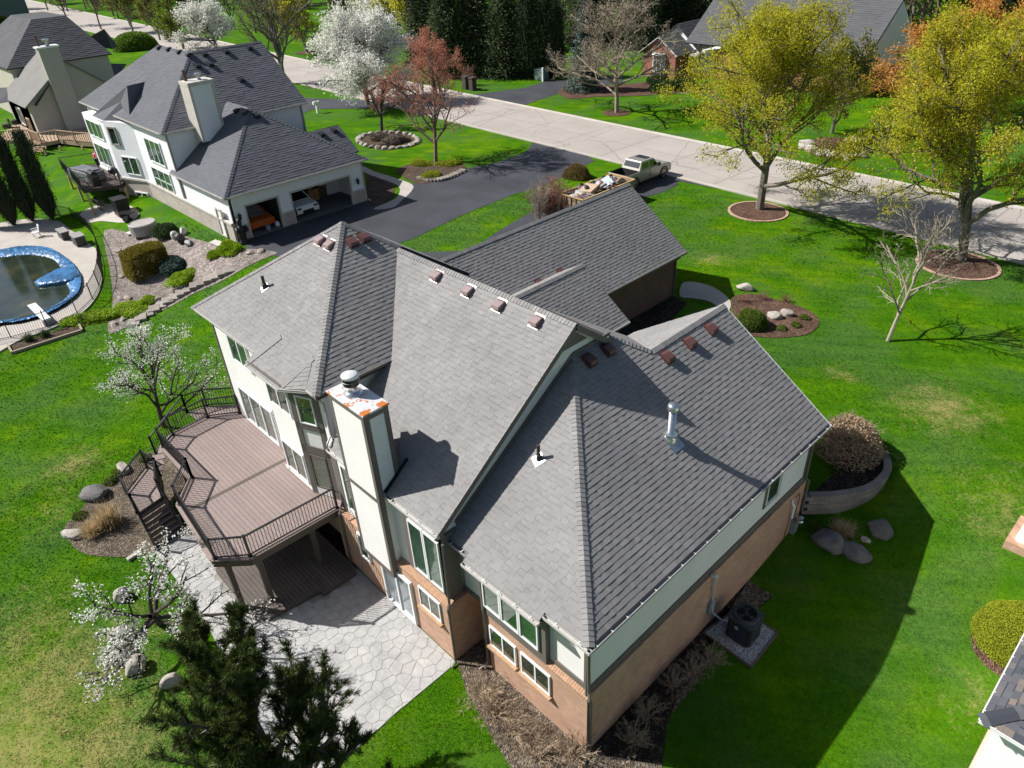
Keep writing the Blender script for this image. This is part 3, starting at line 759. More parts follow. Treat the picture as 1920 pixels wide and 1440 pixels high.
# rake boards and gable frieze
m = MB(); m.bar((-5.31, -.7, zM(-.7)-.11), (-5.31, 5.45, 10.19), .03, .2, (0, -M_P, 1)); m.build('rake_board', TRIM, HOUSE)
m = MB(); m.bar((-5.31, 5.45, 10.19), (-5.31, 10.7, zMN(10.7)-.11), .03, .2, (0, M_P, 1)); m.build('rake_board', TRIM, HOUSE)
m = MB(); m.bar((-5.4, -.6, zM(-.6)-.17), (-5.4, 5.45, 10.13), .2, .02, (0, -M_P, 1)); m.bar((-5.4, 5.45, 10.13), (-5.4, 10.6, zMN(10.6)-.17), .2, .02, (0, M_P, 1)); m.build('rake_soffit', TRIM, HOUSE)
m = MB(); m.mesh([(-5.485, 4.75, 9.45), (-5.485, 6.15, 9.45), (-5.485, 5.45, 10.02), (-5.46, 4.75, 9.45), (-5.46, 6.15, 9.45), (-5.46, 5.45, 10.02)], [(3, 4, 5), (0, 2, 1), (0, 1, 4, 3), (1, 2, 5, 4), (2, 0, 3, 5)]); m.build('gable_peak_board', TRIM, HOUSE)
m = MB(); m.bar((-5.47, .17, zW1S(.17)+.10), (-5.47, 5.5, hz+.10), .05, .13, (0, -PW, 1)); m.bar((-5.47, 5.5, hz+.10), (-5.47, 7.3, hz+.10), .05, .13); m.build('wall_flashing', TRIM, HOUSE)
# main eave
m = MB(); m.box((-11.3, -.56, zM(-.5)-.3), (-5.3, -.4, zM(-.5)-.16)); m.build('fascia_board', TRIM, HOUSE)
gutter(HOUSE, (-7.9, -.68, zM(-.66)+.01), (-5.28, -.68, zM(-.66)+.01), (0, -1, 0)); gutter(HOUSE, (-11.35, -.68, zM(-.66)+.01), (-9.9, -.68, zM(-.66)+.01), (0, -1, 0))
# first-floor double window right of the chimney
m = MB(); m.box((-7.35, -.5, 2.85), (-5.35, -.42, 5.5)); m.build('window_surround', TRIM, HOUSE)
for i in range(2): window(HOUSE, (-7.0+i*.78, -.51, 3.05), (1, 0, 0), .74, 2.2, (0, -1, 0), 1, VINYL, GLASSG, .05, .06)
m = MB(); m.box((-5.5, -.5, 2.74), (-5.34, .1, 5.5)); m.build('corner_board', TRIM, HOUSE)
downspout(HOUSE, [(-5.12, -.62, 5.5), (-5.12, -.66, 2.95), (-5.08, -.78, 2.75), (-5.1, -.74, 2.5), (-5.1, -.74, .15), (-5.05, -.95, .05)])
downspout(HOUSE, [(-4.2, .1, 4.9), (-4.2, -.06, 2.6), (-4.2, -.06, .25), (-4.35, -.35, .06)])
downspout(HOUSE, [(.02, -.02, 5.1), (.02, .05, 2.95), (.1, -.04, 2.75), (.06, .08, 2.55), (.06, .1, .15), (.2, -.3, .06)])
downspout(HOUSE, [(-.02, 12.25, 5.1), (-.02, 12.3, 2.9), (.08, 12.4, 2.75), (.08, 12.4, 1.3)])
# right wing gutters
gutter(HOUSE, (.27, -.27, EZ+.01), (.27, 12.78, EZ+.01), (1, 0, 0), mat=MT('dark_gutter_metal', (.30, .30, .30), .4))
gutter(HOUSE, (-1.38, -.27, EZ+.01), (.27, -.27, EZ+.01), (0, -1, 0)); gutter(HOUSE, (-4.5, -.49, zW1S(-.47)+.01), (-1.38, -.49, zW1S(-.47)+.01), (0, -1, 0)); gutter(HOUSE, (-5.45, -.27, EZ+.01), (-4.5, -.27, EZ+.01), (0, -1, 0), mat=MT('dark_gutter_metal', (.30, .30, .30), .4))
m = MB(); m.box((-4.48, -.42, 4.85), (-1.42, 0, 4.93)); m.build('soffit', TRIM, HOUSE)
# far gable rake of the right wing
m = MB(); m.bar((.25, 12.76, EZ-.1), (-4.52, 12.76, zW1E(-4.52)-.1), .03, .2, (PW, 0, 1)); m.build('rake_board', WHITE, HOUSE)

# --- tall left block
m = MB(); m.prism([(-20.25, -.25), (-15.0, -.25), (-15.0, -.74), (-13.1, -.74), (-11.95, -.28), (-11.55, -.28), (-11.55, 6), (-20.25, 6)], 2.35, 7.8); m.build('siding_wall', SIDING, HOUSE)
m = MB(); m.prism([(-20.75, -.6), (-15.35, -.6), (-15.35, -1.05), (-13.0, -1.05), (-11.8, -.62), (-11.25, -.62), (-11.25, 2.3), (-20.75, 2.3)], 7.76, 7.81); m.build('soffit', TRIM, HOUSE)
ca, cb = V3(-13.1, -.74, 0), V3(-11.95, -.28, 0); cu = unit(cb-ca); cn = V3(cu[1], -cu[0], 0); CL = np.linalg.norm(cb-ca)
m = MB()
for z0, z1 in ((2.4, 2.52), (3.1, 3.2), (4.75, 5.1), (5.85, 6.1), (7.35, 7.76)): m.obox(ca+cu*CL/2+cn*.02+V3(0, 0, (z0+z1)/2), cu*CL/2, cn*.02, V3(0, 0, (z1-z0)/2))
for s0, s1 in ((0, .2), (CL-.22, CL)): m.obox(ca+cu*(s0+s1)/2+cn*.018+V3(0, 0, 5.08), cu*(s1-s0)/2, cn*.022, V3(0, 0, 2.68))
m.build('chamfer_trim', TRIM, HOUSE)
window(HOUSE, ca+cu*.24+V3(0, 0, 6.12), cu, CL-.5, 1.2, cn, 1, VINYL, GLASSG, .05, .06)
window(HOUSE, ca+cu*.24+V3(0, 0, 3.15), cu, CL-.5, 1.55, cn, 1, TRIM, GLASSG, .04, .06)
m = MB(); m.obox(ca+cu*CL/2+cn*.03+V3(0, 0, 2.95), cu*(CL/2-.25), cn*.02, V3(0, 0, .16)); m.build('panel', WHITE, HOUSE)
# bay front windows
window(HOUSE, (-14.85, -.75, 6.15), (1, 0, 0), 1.6, 1.3, (0, -1, 0), 2, VINYL, GLASS, .07, .06, casing=(.06, WHITE)); window(HOUSE, (-14.85, -.75, 3.05), (1, 0, 0), 1.6, 1.4, (0, -1, 0), 2, VINYL, GLASS, .07, .06, casing=(.06, WHITE))
m = MB(); m.box((-15.02, -.27, 2.4), (-14.96, -.2, 7.76)); m.box((-13.16, -.77, 2.4), (-13.06, -.7, 7.76)); m.box((-20.29, -.29, 2.4), (-20.2, -.2, 7.76)); m.build('corner_board', TRIM, HOUSE)
window(HOUSE, (-19.35, -.26, 2.86), (1, 0, 0), 2.9, 1.8, (0, -1, 0), 3, VINYL, m_glass('sliding_door_glass', (.10, .13, .11)), .08, .08, name='sliding_door', casing=(.09, WHITE))
window(HOUSE, (-18.9, -.26, 6.1), (1, 0, 0), 1.65, 1.25, (0, -1, 0), 2, VINYL, GLASSG, .07, .06, casing=(.06, WHITE))
m = MB(); m.box((-15.2, -.76, 2.5), (-14.98, -.245, 2.9)); m.build('bay_base', WHITE, HOUSE)
gutter(HOUSE, (-20.82, -.69, Z3+.01), (-15.42, -.69, Z3+.01), (0, -1, 0), False); gutter(HOUSE, (-15.42, -1.14, z3S(-1.12)+.01), (-13.03, -1.14, z3S(-1.12)+.01), (0, -1, 0), False)
gutter(HOUSE, (-13.03, -1.14, z3S(-1.12)+.01), (-11.79, -.69, Z3-.05), (.34, -.94, 0)); gutter(HOUSE, (-11.79, -.69, Z3+.01), (-11.18, -.69, Z3+.01), (0, -1, 0), False)
gutter(HOUSE, (-11.18, -.69, Z3+.01), (-11.18, 2.35, Z3+.01), (1, 0, 0), False, mat=TRIM)
downspout(HOUSE, [(-11.35, -.6, 7.85), (-11.45, -.33, 7.4), (-11.45, -.33, 6.1), (-11.3, -.6, 5.95), (-11.3, -.62, 5.9)], MT('pale_downspout', (.42, .42, .43), .4), .04)
downspout(HOUSE, [(-11.3, -.62, 5.6), (-11.55, -.42, 5.3), (-11.55, -.42, 3.0), (-11.4, -.72, 2.7), (-11.4, -.73, .2)], TRIM, .045)
window(HOUSE, (-10.95, -.46, 3.1), (1, 0, 0), .8, 2.1, (0, -1, 0), 1, VINYL, GLASSG, .05, .06)
m = MB(); m.box((-11.55, -.47, 2.75), (-11.2, -.4, 5.6)); m.build('corner_board', TRIM, HOUSE)

# --- chimney chase
CX0, CX1, CY0, CY1, CZ0, CZ1 = -9.85, -7.95, -.84, .02, 2.05, 8.9
m = MB(); m.box((CX0+.02, CY0+.02, CZ0), (CX1-.02, CY1, CZ1)); CH = m.build('chimney', TRIM, HOUSE)
for (z0, z1) in ((CZ0+.2, 5.4), (5.56, CZ1-.22)):      # stucco-flat front panels with trim between
    b = MB(); b.box((CX0+.14, CY0-.005, z0), (CX1-.15, CY0+.05, z1)); b.build('front_panel', SIDING, CH)
for (z0, z1) in ((CZ0, CZ0+.2), (5.4, 5.56), (CZ1-.22, CZ1-.04)):
    b = MB(); b.box((CX0, CY0-.02, z0), (CX1, CY0+.05, z1)); b.build('trim_board', TRIM, CH)
for x0, x1 in ((CX0, CX0+.14), (CX1-.15, CX1)):
    b = MB(); b.box((x0, CY0-.018, CZ0+.2), (x1, CY0+.05, CZ1-.22)); b.build('trim_board', TRIM, CH)
z = CZ0+.18
while z < CZ1-.25:                                       # lap boards on the shaded side
    z1 = min(z+.17, CZ1-.22); b = MB()
    b.mesh([(CX1+.012, CY0+.17, z), (CX1+.012, CY1-.17, z), (CX1-.008, CY1-.17, z1), (CX1-.008, CY0+.17, z1), (CX1-.03, CY0+.17, z), (CX1-.03, CY1-.17, z)], [(0, 1, 2, 3), (4, 5, 1, 0)], .5); b.build('siding_board', WHITE, CH); z = z1
for y0, y1 in ((CY0+.005, CY0+.17), (CY1-.17, CY1)):
    b = MB(); b.box((CX1-.05, y0, CZ0), (CX1+.02, y1, CZ1-.22)); b.build('trim_board', TRIM, CH)
b = MB(); b.box((CX1-.05, CY0+.004, CZ1-.22), (CX1+.021, CY1, CZ1-.03)); b.box((CX1-.05, CY0+.003, CZ0-.001), (CX1+.019, CY1-.3, CZ0+.18)); b.build('trim_board', TRIM, CH)
# chase cover with rust stains
mm_, nt, bs = _nodes('rust_stained_chase_cover')
v = math_(nt, 'ADD', math_(nt, 'MULTIPLY', noise(nt, 2.6, 5, .65), .8), math_(nt, 'MULTIPLY', noise(nt, 14, 3), .2))
c = mixc(nt, ramp(nt, v, [(.525, (0,)*3), (.56, (1,)*3)]), (.60, .615, .63), (.52, .17, .035))
nt.links.new(c, bs.inputs['Base Color']); bs.inputs['Roughness'].default_value = .5; bs.inputs['Metallic'].default_value = .15
b = MB(); b.box((CX0-.05, CY0-.05, CZ1-.04), (CX1+.05, CY1+.05, CZ1+.03)); b.build('chase_cover', mm_, CH, bevel=.015)
fc = V3(-9.15, -.38, CZ1+.03)
b = MB(); b.lathe([(.3, 0), (.29, .04), (.2, .1), (.17, .14), (.17, .34), (.2, .36)], fc, 24); b.build('flue_collar', STEEL, CH, smooth=True)
b = MB(); b.lathe([(.255, .34), (.255, .62), (.2, .62), (.2, .34)], fc, 24); b.build('flue_screen', BLACK, CH)
b = MB(); b.lathe([(.27, .60), (.27, .66), (.20, .70), (.02, .72)], fc, 24); b.build('flue_cap', MT('bright_cap_metal', (.75, .75, .75), .4, metal=.3), CH, smooth=True)
b = MB(); b.tube([fc+V3(.262*math.cos(t), .262*math.sin(t), .48) for t in np.linspace(0, 2*math.pi, 20)], .008, 4); b.build('flue_band', STEEL, CH)
# little cricket behind the chimney
m = MB(); m.mesh([(CX1+.02, .0, zM(0)+.02), (CX1-.9, .9, zM(.9)+.25), (CX1+.02, .9, zM(.9)+.03), (CX1+.3, .75, zM(.75)+.025)], [(0, 2, 1), (0, 3, 2)]); m.build('cricket', SHING, HOUSE)
m = MB(); m.bar((CX1+.03, CY0+.2, zM(CY0+.2)+.08), (CX1+.03, .4, zM(.4)+.08), .03, .14, (0, -M_P, 1)); m.build('step_flashing', BLACK, HOUSE)

# --- garage and entry walls
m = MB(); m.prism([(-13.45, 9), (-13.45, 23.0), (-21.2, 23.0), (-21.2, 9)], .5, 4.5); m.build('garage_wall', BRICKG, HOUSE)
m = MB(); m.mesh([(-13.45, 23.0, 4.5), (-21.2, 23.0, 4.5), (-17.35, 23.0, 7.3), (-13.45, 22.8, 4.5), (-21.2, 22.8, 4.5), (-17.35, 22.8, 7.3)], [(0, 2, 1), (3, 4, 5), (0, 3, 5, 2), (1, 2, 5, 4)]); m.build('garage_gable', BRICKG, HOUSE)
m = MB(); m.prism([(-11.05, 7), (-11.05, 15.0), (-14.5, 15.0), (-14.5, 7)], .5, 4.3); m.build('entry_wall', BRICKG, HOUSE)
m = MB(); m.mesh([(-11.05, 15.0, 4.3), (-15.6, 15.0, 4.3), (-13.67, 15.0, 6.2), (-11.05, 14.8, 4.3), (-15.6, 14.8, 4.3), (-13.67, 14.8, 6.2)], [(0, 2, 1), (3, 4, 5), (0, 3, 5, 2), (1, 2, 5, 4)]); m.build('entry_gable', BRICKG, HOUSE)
gutter(HOUSE, (-13.08, 15.3, GE+.01), (-13.08, 23.48, GE+.01), (1, 0, 0), False, mat=TRIM); gutter(HOUSE, (-10.66, 7.6, FE+.01), (-10.66, 15.32, FE+.01), (1, 0, 0), False)
m = MB(); m.bar((-13.1, 23.46, GE-.1), (-17.35, 23.46, zG(-17.35)-.1), .03, .2, (GP, 0, 1)); m.bar((-17.35, 23.46, zG(-17.35)-.1), (-21.6, 23.46, GE-.1), .03, .2, (-GP, 0, 1)); m.build('rake_board', TRIM, HOUSE)
m = MB(); m.bar((-10.7, 15.31, FE-.1), (fr, 15.31, zF(fr)-.1), .03, .2, (FP, 0, 1)); m.build('rake_board', TRIM, HOUSE)
downspout(HOUSE, [(-13.2, 23.0, 4.4), (-13.38, 22.9, 4.2), (-13.38, 22.9, 1.9)], TRIM)
m = MB(); m.box((-13.47, 22.86, 1.5), (-13.41, 23.02, 4.5)); m.build('corner_board', TRIM, HOUSE)

# --- roof furniture
nS_M = V3(0, -M_P, 1)
for q in ((820, 518), (879, 546), (937, 573), (1007, 603)):
    d = ray(*q); t = np.dot(nS_M, V3(0, 5.45, 10.3)-CAM)/np.dot(nS_M, d); roof_vent(HOUSE, CAM+d*t, (0, -1, -1), nS_M, MT('sun_glint_oxide_vent', (.40, .30, .29), .36, .08, 3, .08, spec=.8, metal=.55))  # lighter copy of the oxide-red vent metal, sun glint put into its colour
n3S, n3E = V3(0, -P3, 1), V3(P3, 0, 1)
def onp(q, p0, n): d = ray(*q); return CAM+d*(np.dot(n, np.asarray(p0)-CAM)/np.dot(n, d))
for q in ((602, 451), (620, 460)): roof_vent(HOUSE, onp(q, (0, -.67, Z3), n3S), (0, -1, -1), n3S, MATS['sun_glint_oxide_vent'])
for q in ((659, 455), (682, 446)): roof_vent(HOUSE, onp(q, (-11.2, 0, Z3), n3E), (1, 0, -1), n3E)
for q in ((1104, 676), (1139, 656), (1250, 670), (1292, 643), (1332, 617)): roof_vent(HOUSE, onp(q, (.25, 0, EZ), nE), (1, 0, -1), nE)
for q in ((1012, 532), (1053, 512)): roof_vent(HOUSE, onp(q, (-13.1, 0, GE), V3(GP, 0, 1)), (1, 0, -1), V3(GP, 0, 1))
for q in ((600, 447),): roof_vent(HOUSE, V3(-17.4, 4.35, 10.45), (-1, 0, -1), V3(-P3, 0, 1))
def pipe_vent(c, h, r, mat, n, fl):
    b = MB(); b.tube([c-V3(0, 0, .1), c+V3(0, 0, h*.35), c+V3(0, 0, h*.4), c+V3(0, 0, h)], [r*1.7, r*1.5, r, r], 14); b.tube([c+V3(0, 0, h-.02), c+V3(0, 0, h+.002)], [r*.7, r*.7], 12); o = b.build('vent_pipe', mat, HOUSE, smooth=False)
    f = MB(); nn = unit(n); e = unit(np.cross(nn, (0.3, .7, 0))); g = np.cross(nn, e); f.obox(c+nn*.02, e*.17, g*.17, nn*.008); f.build('flashing', fl, o)
pipe_vent(onp((1010, 862), (0, -.25, EZ), nS), .55, .055, MT('dark_vent_rubber', (.05, .045, .042), .6), nS, STEEL)
pipe_vent(onp((497, 540), (0, -.67, Z3), n3S), .5, .06, MATS['dark_vent_rubber'], n3S, STEEL)
fp = onp((1257, 822), (.25, 0, EZ), nE)
b = MB(); b.lathe([(.24, -.12), (.2, .05), (.14, .16), (.24, .22), (.25, .25), (.12, .3), (.12, 1.12)], fp, 20); FL = b.build('metal_flue', STEEL, HOUSE, smooth=True)
b = MB(); b.lathe([(.17, 1.1), (.185, 1.13), (.185, 1.26), (.15, 1.32), (.02, 1.34)], fp, 20); b.build('flue_cap', STEEL, FL, smooth=True)
b = MB(); nn = unit(nE); b.obox(fp+nn*.02+V3(.12, 0, -.08), V3(.26, 0, -.26*PW), V3(0, .26, 0), nn*.006); b.build('flashing', STEEL, FL)
# ------------------------------------------------------------------ deck behind the house
DZ = 2.75
DECK = thing('deck', 'raised grey-brown deck with black railings on the back of the brick house', 'deck', (-16, -3, 0))
dA, dB, dC, dC2, dD, dE, dF, dG = [PX(*q, DZ)[:2] for q in ((450, 781), (386, 782), (321, 815), (302, 838), (357, 898), (333, 946), (397, 1050), (469, 1047))]
dA = np.array([-20.3, -.26]); dH = np.array([-11.62, -.52])
DP = [dA, dB, dC, dC2, dD, dE, dF, dG, dH, (-11.95, -.3), (-13.1, -.76), (-15.02, -.76), (-15.02, -.27)]
def boards(parent, poly, z0, z1, bw, mat, name='deck_board', splitx=None, gap=.012, skip=None):
    ys = [p[1] for p in poly]; y = min(ys)
    while y < max(ys):
        segs = [(-1e3, 1e3)] if splitx is None else [(-1e3, splitx-.09), (splitx+.09, 1e3)]
        for a, b in segs:
            q = [tuple(p) for p in poly]
            q = clip(clip(q, 1, y+gap/2, True), 1, y+bw-gap/2, False); q = clip(clip(q, 0, a, True), 0, b, False) if len(q) > 2 else q
            if len(q) > 2 and parea(q) > .01:
                m = MB(); m.prism(q, z0, z1); m.build(name, mat, parent)
        y += bw
spl = PX(500, 880, DZ)[0]
boards(DECK, DP, DZ-.03, DZ, .165, DECKB, splitx=spl)
m = MB(); q = clip(clip([tuple(p) for p in DP], 0, spl-.08, True), 0, spl+.08, False); m.prism(q, DZ-.03, DZ+.003); m.build('divider_board', DECKD, DECK)
m = MB(); m.prism([tuple(p) for p in DP], DZ-.1, DZ-.036); m.build('joist_layer', DECKD, DECK)
ring = [dA, dB, dC, dC2, dD, dE, dF, dG, dH]
for i in range(len(ring)-1):
    a, b = V3(*ring[i], DZ-.19), V3(*ring[i+1], DZ-.19)
    m = MB(); m.bar(a, b, .04, .3); m.build('fascia_board', DECKD, DECK)
    m = MB(); m.bar(a+V3(0, 0, .194), b+V3(0, 0, .194), .16, .03); m.build('edge_board', DECKB, DECK)
def railing(parent, pts, h=.95, step=.115, posts=True, name='railing'):
    for i in range(len(pts)-1):
        a, b = np.asarray(pts[i], float), np.asarray(pts[i+1], float); L = np.linalg.norm((b-a)[:2])
        r = MB(); r.bar(a+V3(0, 0, h), b+V3(0, 0, h), .065, .045); ro = r.build(name, BLACK, parent)
        r = MB(); r.bar(a+V3(0, 0, .09), b+V3(0, 0, .09), .045, .04); r.build('bottom_rail', BLACK, ro)
        k = max(2, int(L/step))
        for j in range(1, k):
            c = a+(b-a)*j/k; bb = MB(); bb.box(c+V3(-.0095, -.0095, .09), c+V3(.0095, .0095, h)); bb.build('baluster', BLACK, ro)
    if posts:
        for p in pts:
            p = np.asarray(p, float); m = MB(); m.box(p+V3(-.04, -.04, -.02), p+V3(.04, .04, h+.03)); m.box(p+V3(-.055, -.055, h+.03), p+V3(.055, .055, h+.055)); m.box(p+V3(-.065, -.065, 0.003), p+V3(.065, .065, .05)); m.build('post', BLACK, parent)
inset = [np.array(p) for p in (dA+(.12, -.05), dB+(.1, .05), dC+(.1, .05), dC2+(.1, .05), dD+(0, .08), dE+(.09, .05), dF+(.05, .09), dG+(-.08, .05), dH+(-.05, -.12))]
rp = [V3(*p, DZ) for p in inset]
railing(DECK, rp[:5]); railing(DECK, rp[4:])
# beam posts
for q in (dF+(.25, .35), dG+(-.2, .3), dC2+(.4, .4), dE+(.4, .5), (-12.2, -1.6)):
    m = MB(); m.box((q[0]-.09, q[1]-.09, 0), (q[0]+.09, q[1]+.09, DZ-.1)); m.build('support_post', DECKD, DECK)
m = MB(); m.bar(V3(*(dF+(.3, .3)), DZ-.24), V3(*(dG+(-.15, .3)), DZ-.24), .12, .24); m.build('beam', DECKD, DECK)

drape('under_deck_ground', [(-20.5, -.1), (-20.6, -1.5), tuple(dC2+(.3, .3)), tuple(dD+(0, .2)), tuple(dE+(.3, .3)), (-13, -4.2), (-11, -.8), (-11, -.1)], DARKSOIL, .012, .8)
# stairs down to the patio with a landing
ST = thing('deck_stairs', 'black-railed stairs with a landing leading from the deck down to the stone patio', 'stairs', (-18.5, -5.5, 0))
LZ = 1.3
la, lb, lc, ld, le = [PX(*q, LZ) for q in ((276, 877), (238, 926), (258, 962), (304, 931), (301, 893))]
boards(ST, [p[:2] for p in (la, lb, lc, ld, le)], LZ-.03, LZ, .165, DECKB, 'landing_board')
m = MB()
for a, b in ((la, lb), (lb, lc), (lc, ld), (ld, le)): m.bar(a-V3(0, 0, .2), b-V3(0, 0, .2), .04, .32)
m.build('landing_fascia', DECKD, ST)
B1, B2 = PX(294, 1032, 0), PX(347, 1000, 0)
for i in range(1, 8):
    t = i/7.6; z = LZ*(1-i/8); a = lc+(B1-lc)*t; b = ld+(B2-ld)*t; a2 = lc+(B1-lc)*(t-.13); b2 = ld+(B2-ld)*(t-.13)
    m = MB(); m.prism([a[:2], b[:2], b2[:2], a2[:2]], z-.04, z); m.build('tread', DECKB, ST)
    m = MB(); m.prism([a2[:2]+(a-a2)[:2]*.05, b2[:2]+(b-b2)[:2]*.05, b2[:2], a2[:2]], z-.2, z-.042); m.build('riser', DECKD, ST)
for p, q in ((lc, B1), (ld, B2)):
    m = MB(); m.bar(p-V3(0, 0, .15), np.append(q[:2], -.05), .05, .3); m.build('stringer', DECKD, ST)
railing(ST, [le, la, lb, lc]); railing(ST, [lc, np.append(B1[:2], .02)]); railing(ST, [le, ld, np.append(B2[:2], .02)])
# upper steps from the deck to the landing, along the outer side
for i in range(4):
    t = (i+.5)/4; p = np.append(dC2, 0)*(1-t)+V3(le[0], le[1], 0)*t; q = np.append(dC, 0)*(1-t)+V3(la[0], la[1], 0)*t; z = DZ-(DZ-LZ)*(i+1)/5
    d = unit((la-np.append(dC, LZ))[:2])*.16
    m = MB(); m.prism([p[:2]-d, q[:2]-d, q[:2]+d, p[:2]+d], z-.04, z); m.build('tread', DECKB, ST)
o1, o2, o3 = PX(388, 760, 2.0), PX(449, 757, 2.0), PX(352, 775, 1.9)
boards(ST, [o1[:2], o2[:2], (-20.35, -.1), (-20.35, -.3), dB-(.08, 0), o3[:2]], 1.93, 1.96, .165, DECKB, 'landing_board')
railing(ST, [np.append(o2[:2], 1.96), np.append(o1[:2], 1.96), np.append(o3[:2], 1.94)]); railing(ST, [np.append(o3[:2], 1.94), np.append(PX(292, 850, 1.4)[:2], 1.35)])

# low platform under the deck
PLAT = thing('low_platform', 'low dark weathered wood platform in the shade under the deck', 'deck', (-13, -3, 0))
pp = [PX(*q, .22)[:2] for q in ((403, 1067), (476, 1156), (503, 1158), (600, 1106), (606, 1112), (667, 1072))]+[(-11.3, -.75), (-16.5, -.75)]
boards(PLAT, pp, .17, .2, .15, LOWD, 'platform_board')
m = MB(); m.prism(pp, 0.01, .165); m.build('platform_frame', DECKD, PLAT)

# ------------------------------------------------------------------ stamped stone patio
def patio_material():
    m, nt, bs = _nodes('stamped_stone')
    c = ramp(nt, noise(nt, .8, 5, .6), [(.3, (.33, .32, .31)), (.55, (.42, .41, .395)), (.75, (.46, .435, .395))])
    c = mixc(nt, .7, c, ramp(nt, noise(nt, 5, 5, .75), [(.3, (.72, .74, .78)), (.6, (1.03,)*3)]), 'MULTIPLY')
    a = N(nt, 'ShaderNodeAttribute', attribute_name='tone'); k = math_(nt, 'ADD', math_(nt, 'MULTIPLY', a.outputs['Fac'], .12), .94)
    mm = N(nt, 'ShaderNodeVectorMath', operation='SCALE'); nt.links.new(c, mm.inputs[0]); nt.links.new(k, mm.inputs['Scale'])
    nt.links.new(mm.outputs[0], bs.inputs['Base Color']); bs.inputs['Roughness'].default_value = .75
    bump(nt, bs, noise(nt, 9, 5, .7), .5, .02); return m
PSTONE = patio_material()
pat = [PX(*q, 0)[:2] for q in ((288, 1031), (346, 998))]+[np.array(q) for q in ((-17.0, -.7), (-5.25, -.7))]+[PX(*q, 0)[:2] for q in ((856, 1243), (742, 1338), (640, 1432), (560, 1520), (470, 1340), (392, 1178), (352, 1115))]
m = MB(); m.prism(pat, -.08, .017); PATIO = struct(m.build('patio', MT('patio_joint', (.27, .255, .235), .9)))
rng = random.Random(5)
bx0, bx1 = min(p[0] for p in pat), max(p[0] for p in pat); by0, by1 = min(p[1] for p in pat), max(p[1] for p in pat)
S = .41; seeds = {}
for i in range(int((bx1-bx0)/S)+3):
    for j in range(int((by1-by0)/S)+3):
        seeds[i, j] = (bx0+(i-1+(.5 if j % 2 else 0)+rng.uniform(-.27, .27))*S, by0+(j-1+rng.uniform(-.27, .27))*S*.95)
def halfplane(poly, p, n):
    out = []
    for i in range(len(poly)):
        a, b = poly[i], poly[(i+1) % len(poly)]; da = (a[0]-p[0])*n[0]+(a[1]-p[1])*n[1]; db = (b[0]-p[0])*n[0]+(b[1]-p[1])*n[1]
        if da <= 0: out.append(a)
        if (da <= 0) != (db <= 0):
            t = da/(da-db); out.append((a[0]+(b[0]-a[0])*t, a[1]+(b[1]-a[1])*t))
    return out
def inside(p, poly):
    c = False
    for i in range(len(poly)):
        a, b = poly[i], poly[(i+1) % len(poly)]
        if (a[1] > p[1]) != (b[1] > p[1]) and p[0] < (b[0]-a[0])*(p[1]-a[1])/(b[1]-a[1])+a[0]: c = not c
    return c
cells = []
for (i, j), s_ in seeds.items():
    cell = [(s_[0]-1, s_[1]-1), (s_[0]+1, s_[1]-1), (s_[0]+1, s_[1]+1), (s_[0]-1, s_[1]+1)]
    for di in (-2, -1, 0, 1, 2):
        for dj in (-2, -1, 0, 1, 2):
            q = seeds.get((i+di, j+dj))
            if q is None or (di == 0 and dj == 0): continue
            n = unit((q[0]-s_[0], q[1]-s_[1])); d_ = math.hypot(q[0]-s_[0], q[1]-s_[1])/2-.0055
            cell = halfplane(cell, (s_[0]+n[0]*d_, s_[1]+n[1]*d_), n)
            if len(cell) < 3: break
        if len(cell) < 3: break
    if len(cell) < 3 or not any(inside(p, pat) for p in cell+[s_]): continue
    if not all(inside(p, pat) for p in cell):      # trim by the patio's own edges
        for k in range(len(pat)):
            a, b = np.array(pat[k]), np.array(pat[(k+1) % len(pat)]); e = b-a; n = np.array([-e[1], e[0]])/np.linalg.norm(e)
            mid = (a+b)/2
            if inside(tuple(mid+n*.01), pat): n = -n
            # only edges near the cell
            if min(abs((p[0]-a[0])*n[0]+(p[1]-a[1])*n[1]) for p in cell) < .8 and np.dot(np.array(s_)-a, e)/np.dot(e, e) > -.2 and np.dot(np.array(s_)-a, e)/np.dot(e, e) < 1.2: cell = halfplane(cell, tuple(a), n)
            if len(cell) < 3: break
    if len(cell) < 3 or parea(cell) < .01: continue
    if inside(s_, pp): continue
    cells.append((s_, cell))
cells.sort(key=lambda c: (c[0][0]-CAM[0])**2+(c[0][1]-CAM[1])**2)
def stone(mb, c, cell):
    cc = np.mean(np.array(cell), 0); n = len(cell); tn = rng.random(); h = .026+rng.uniform(-.004, .004)
    lo = [(p[0], p[1], .010) for p in cell]; mi = [(p[0], p[1], h-.008) for p in cell]
    def ins(p): v = cc-np.array(p); L = np.linalg.norm(v); v = v/L*min(.009, L*.3); return (p[0]+v[0], p[1]+v[1], h)
    hi = [ins(p) for p in cell]
    a = sum(cell[i][0]*cell[(i+1) % n][1]-cell[(i+1) % n][0]*cell[i][1] for i in range(n))
    fs = [tuple(range(2*n, 3*n))]+[(i, (i+1) % n, n+(i+1) % n, n+i) for i in range(n)]+[(n+i, n+(i+1) % n, 2*n+(i+1) % n, 2*n+i) for i in range(n)]
    if a < 0: fs = [f[::-1] for f in fs]
    mb.mesh(lo+mi+hi, fs, tn)
rest = MB()
vis_n = 0
for s_, cell in cells:
    if vis_n < 300: mb = MB(); stone(mb, s_, cell); mb.build('stone', PSTONE, PATIO); vis_n += 1
    else: stone(rest, s_, cell)
if rest.f: rest.build('stone_field', PSTONE, PATIO, stuff=True)

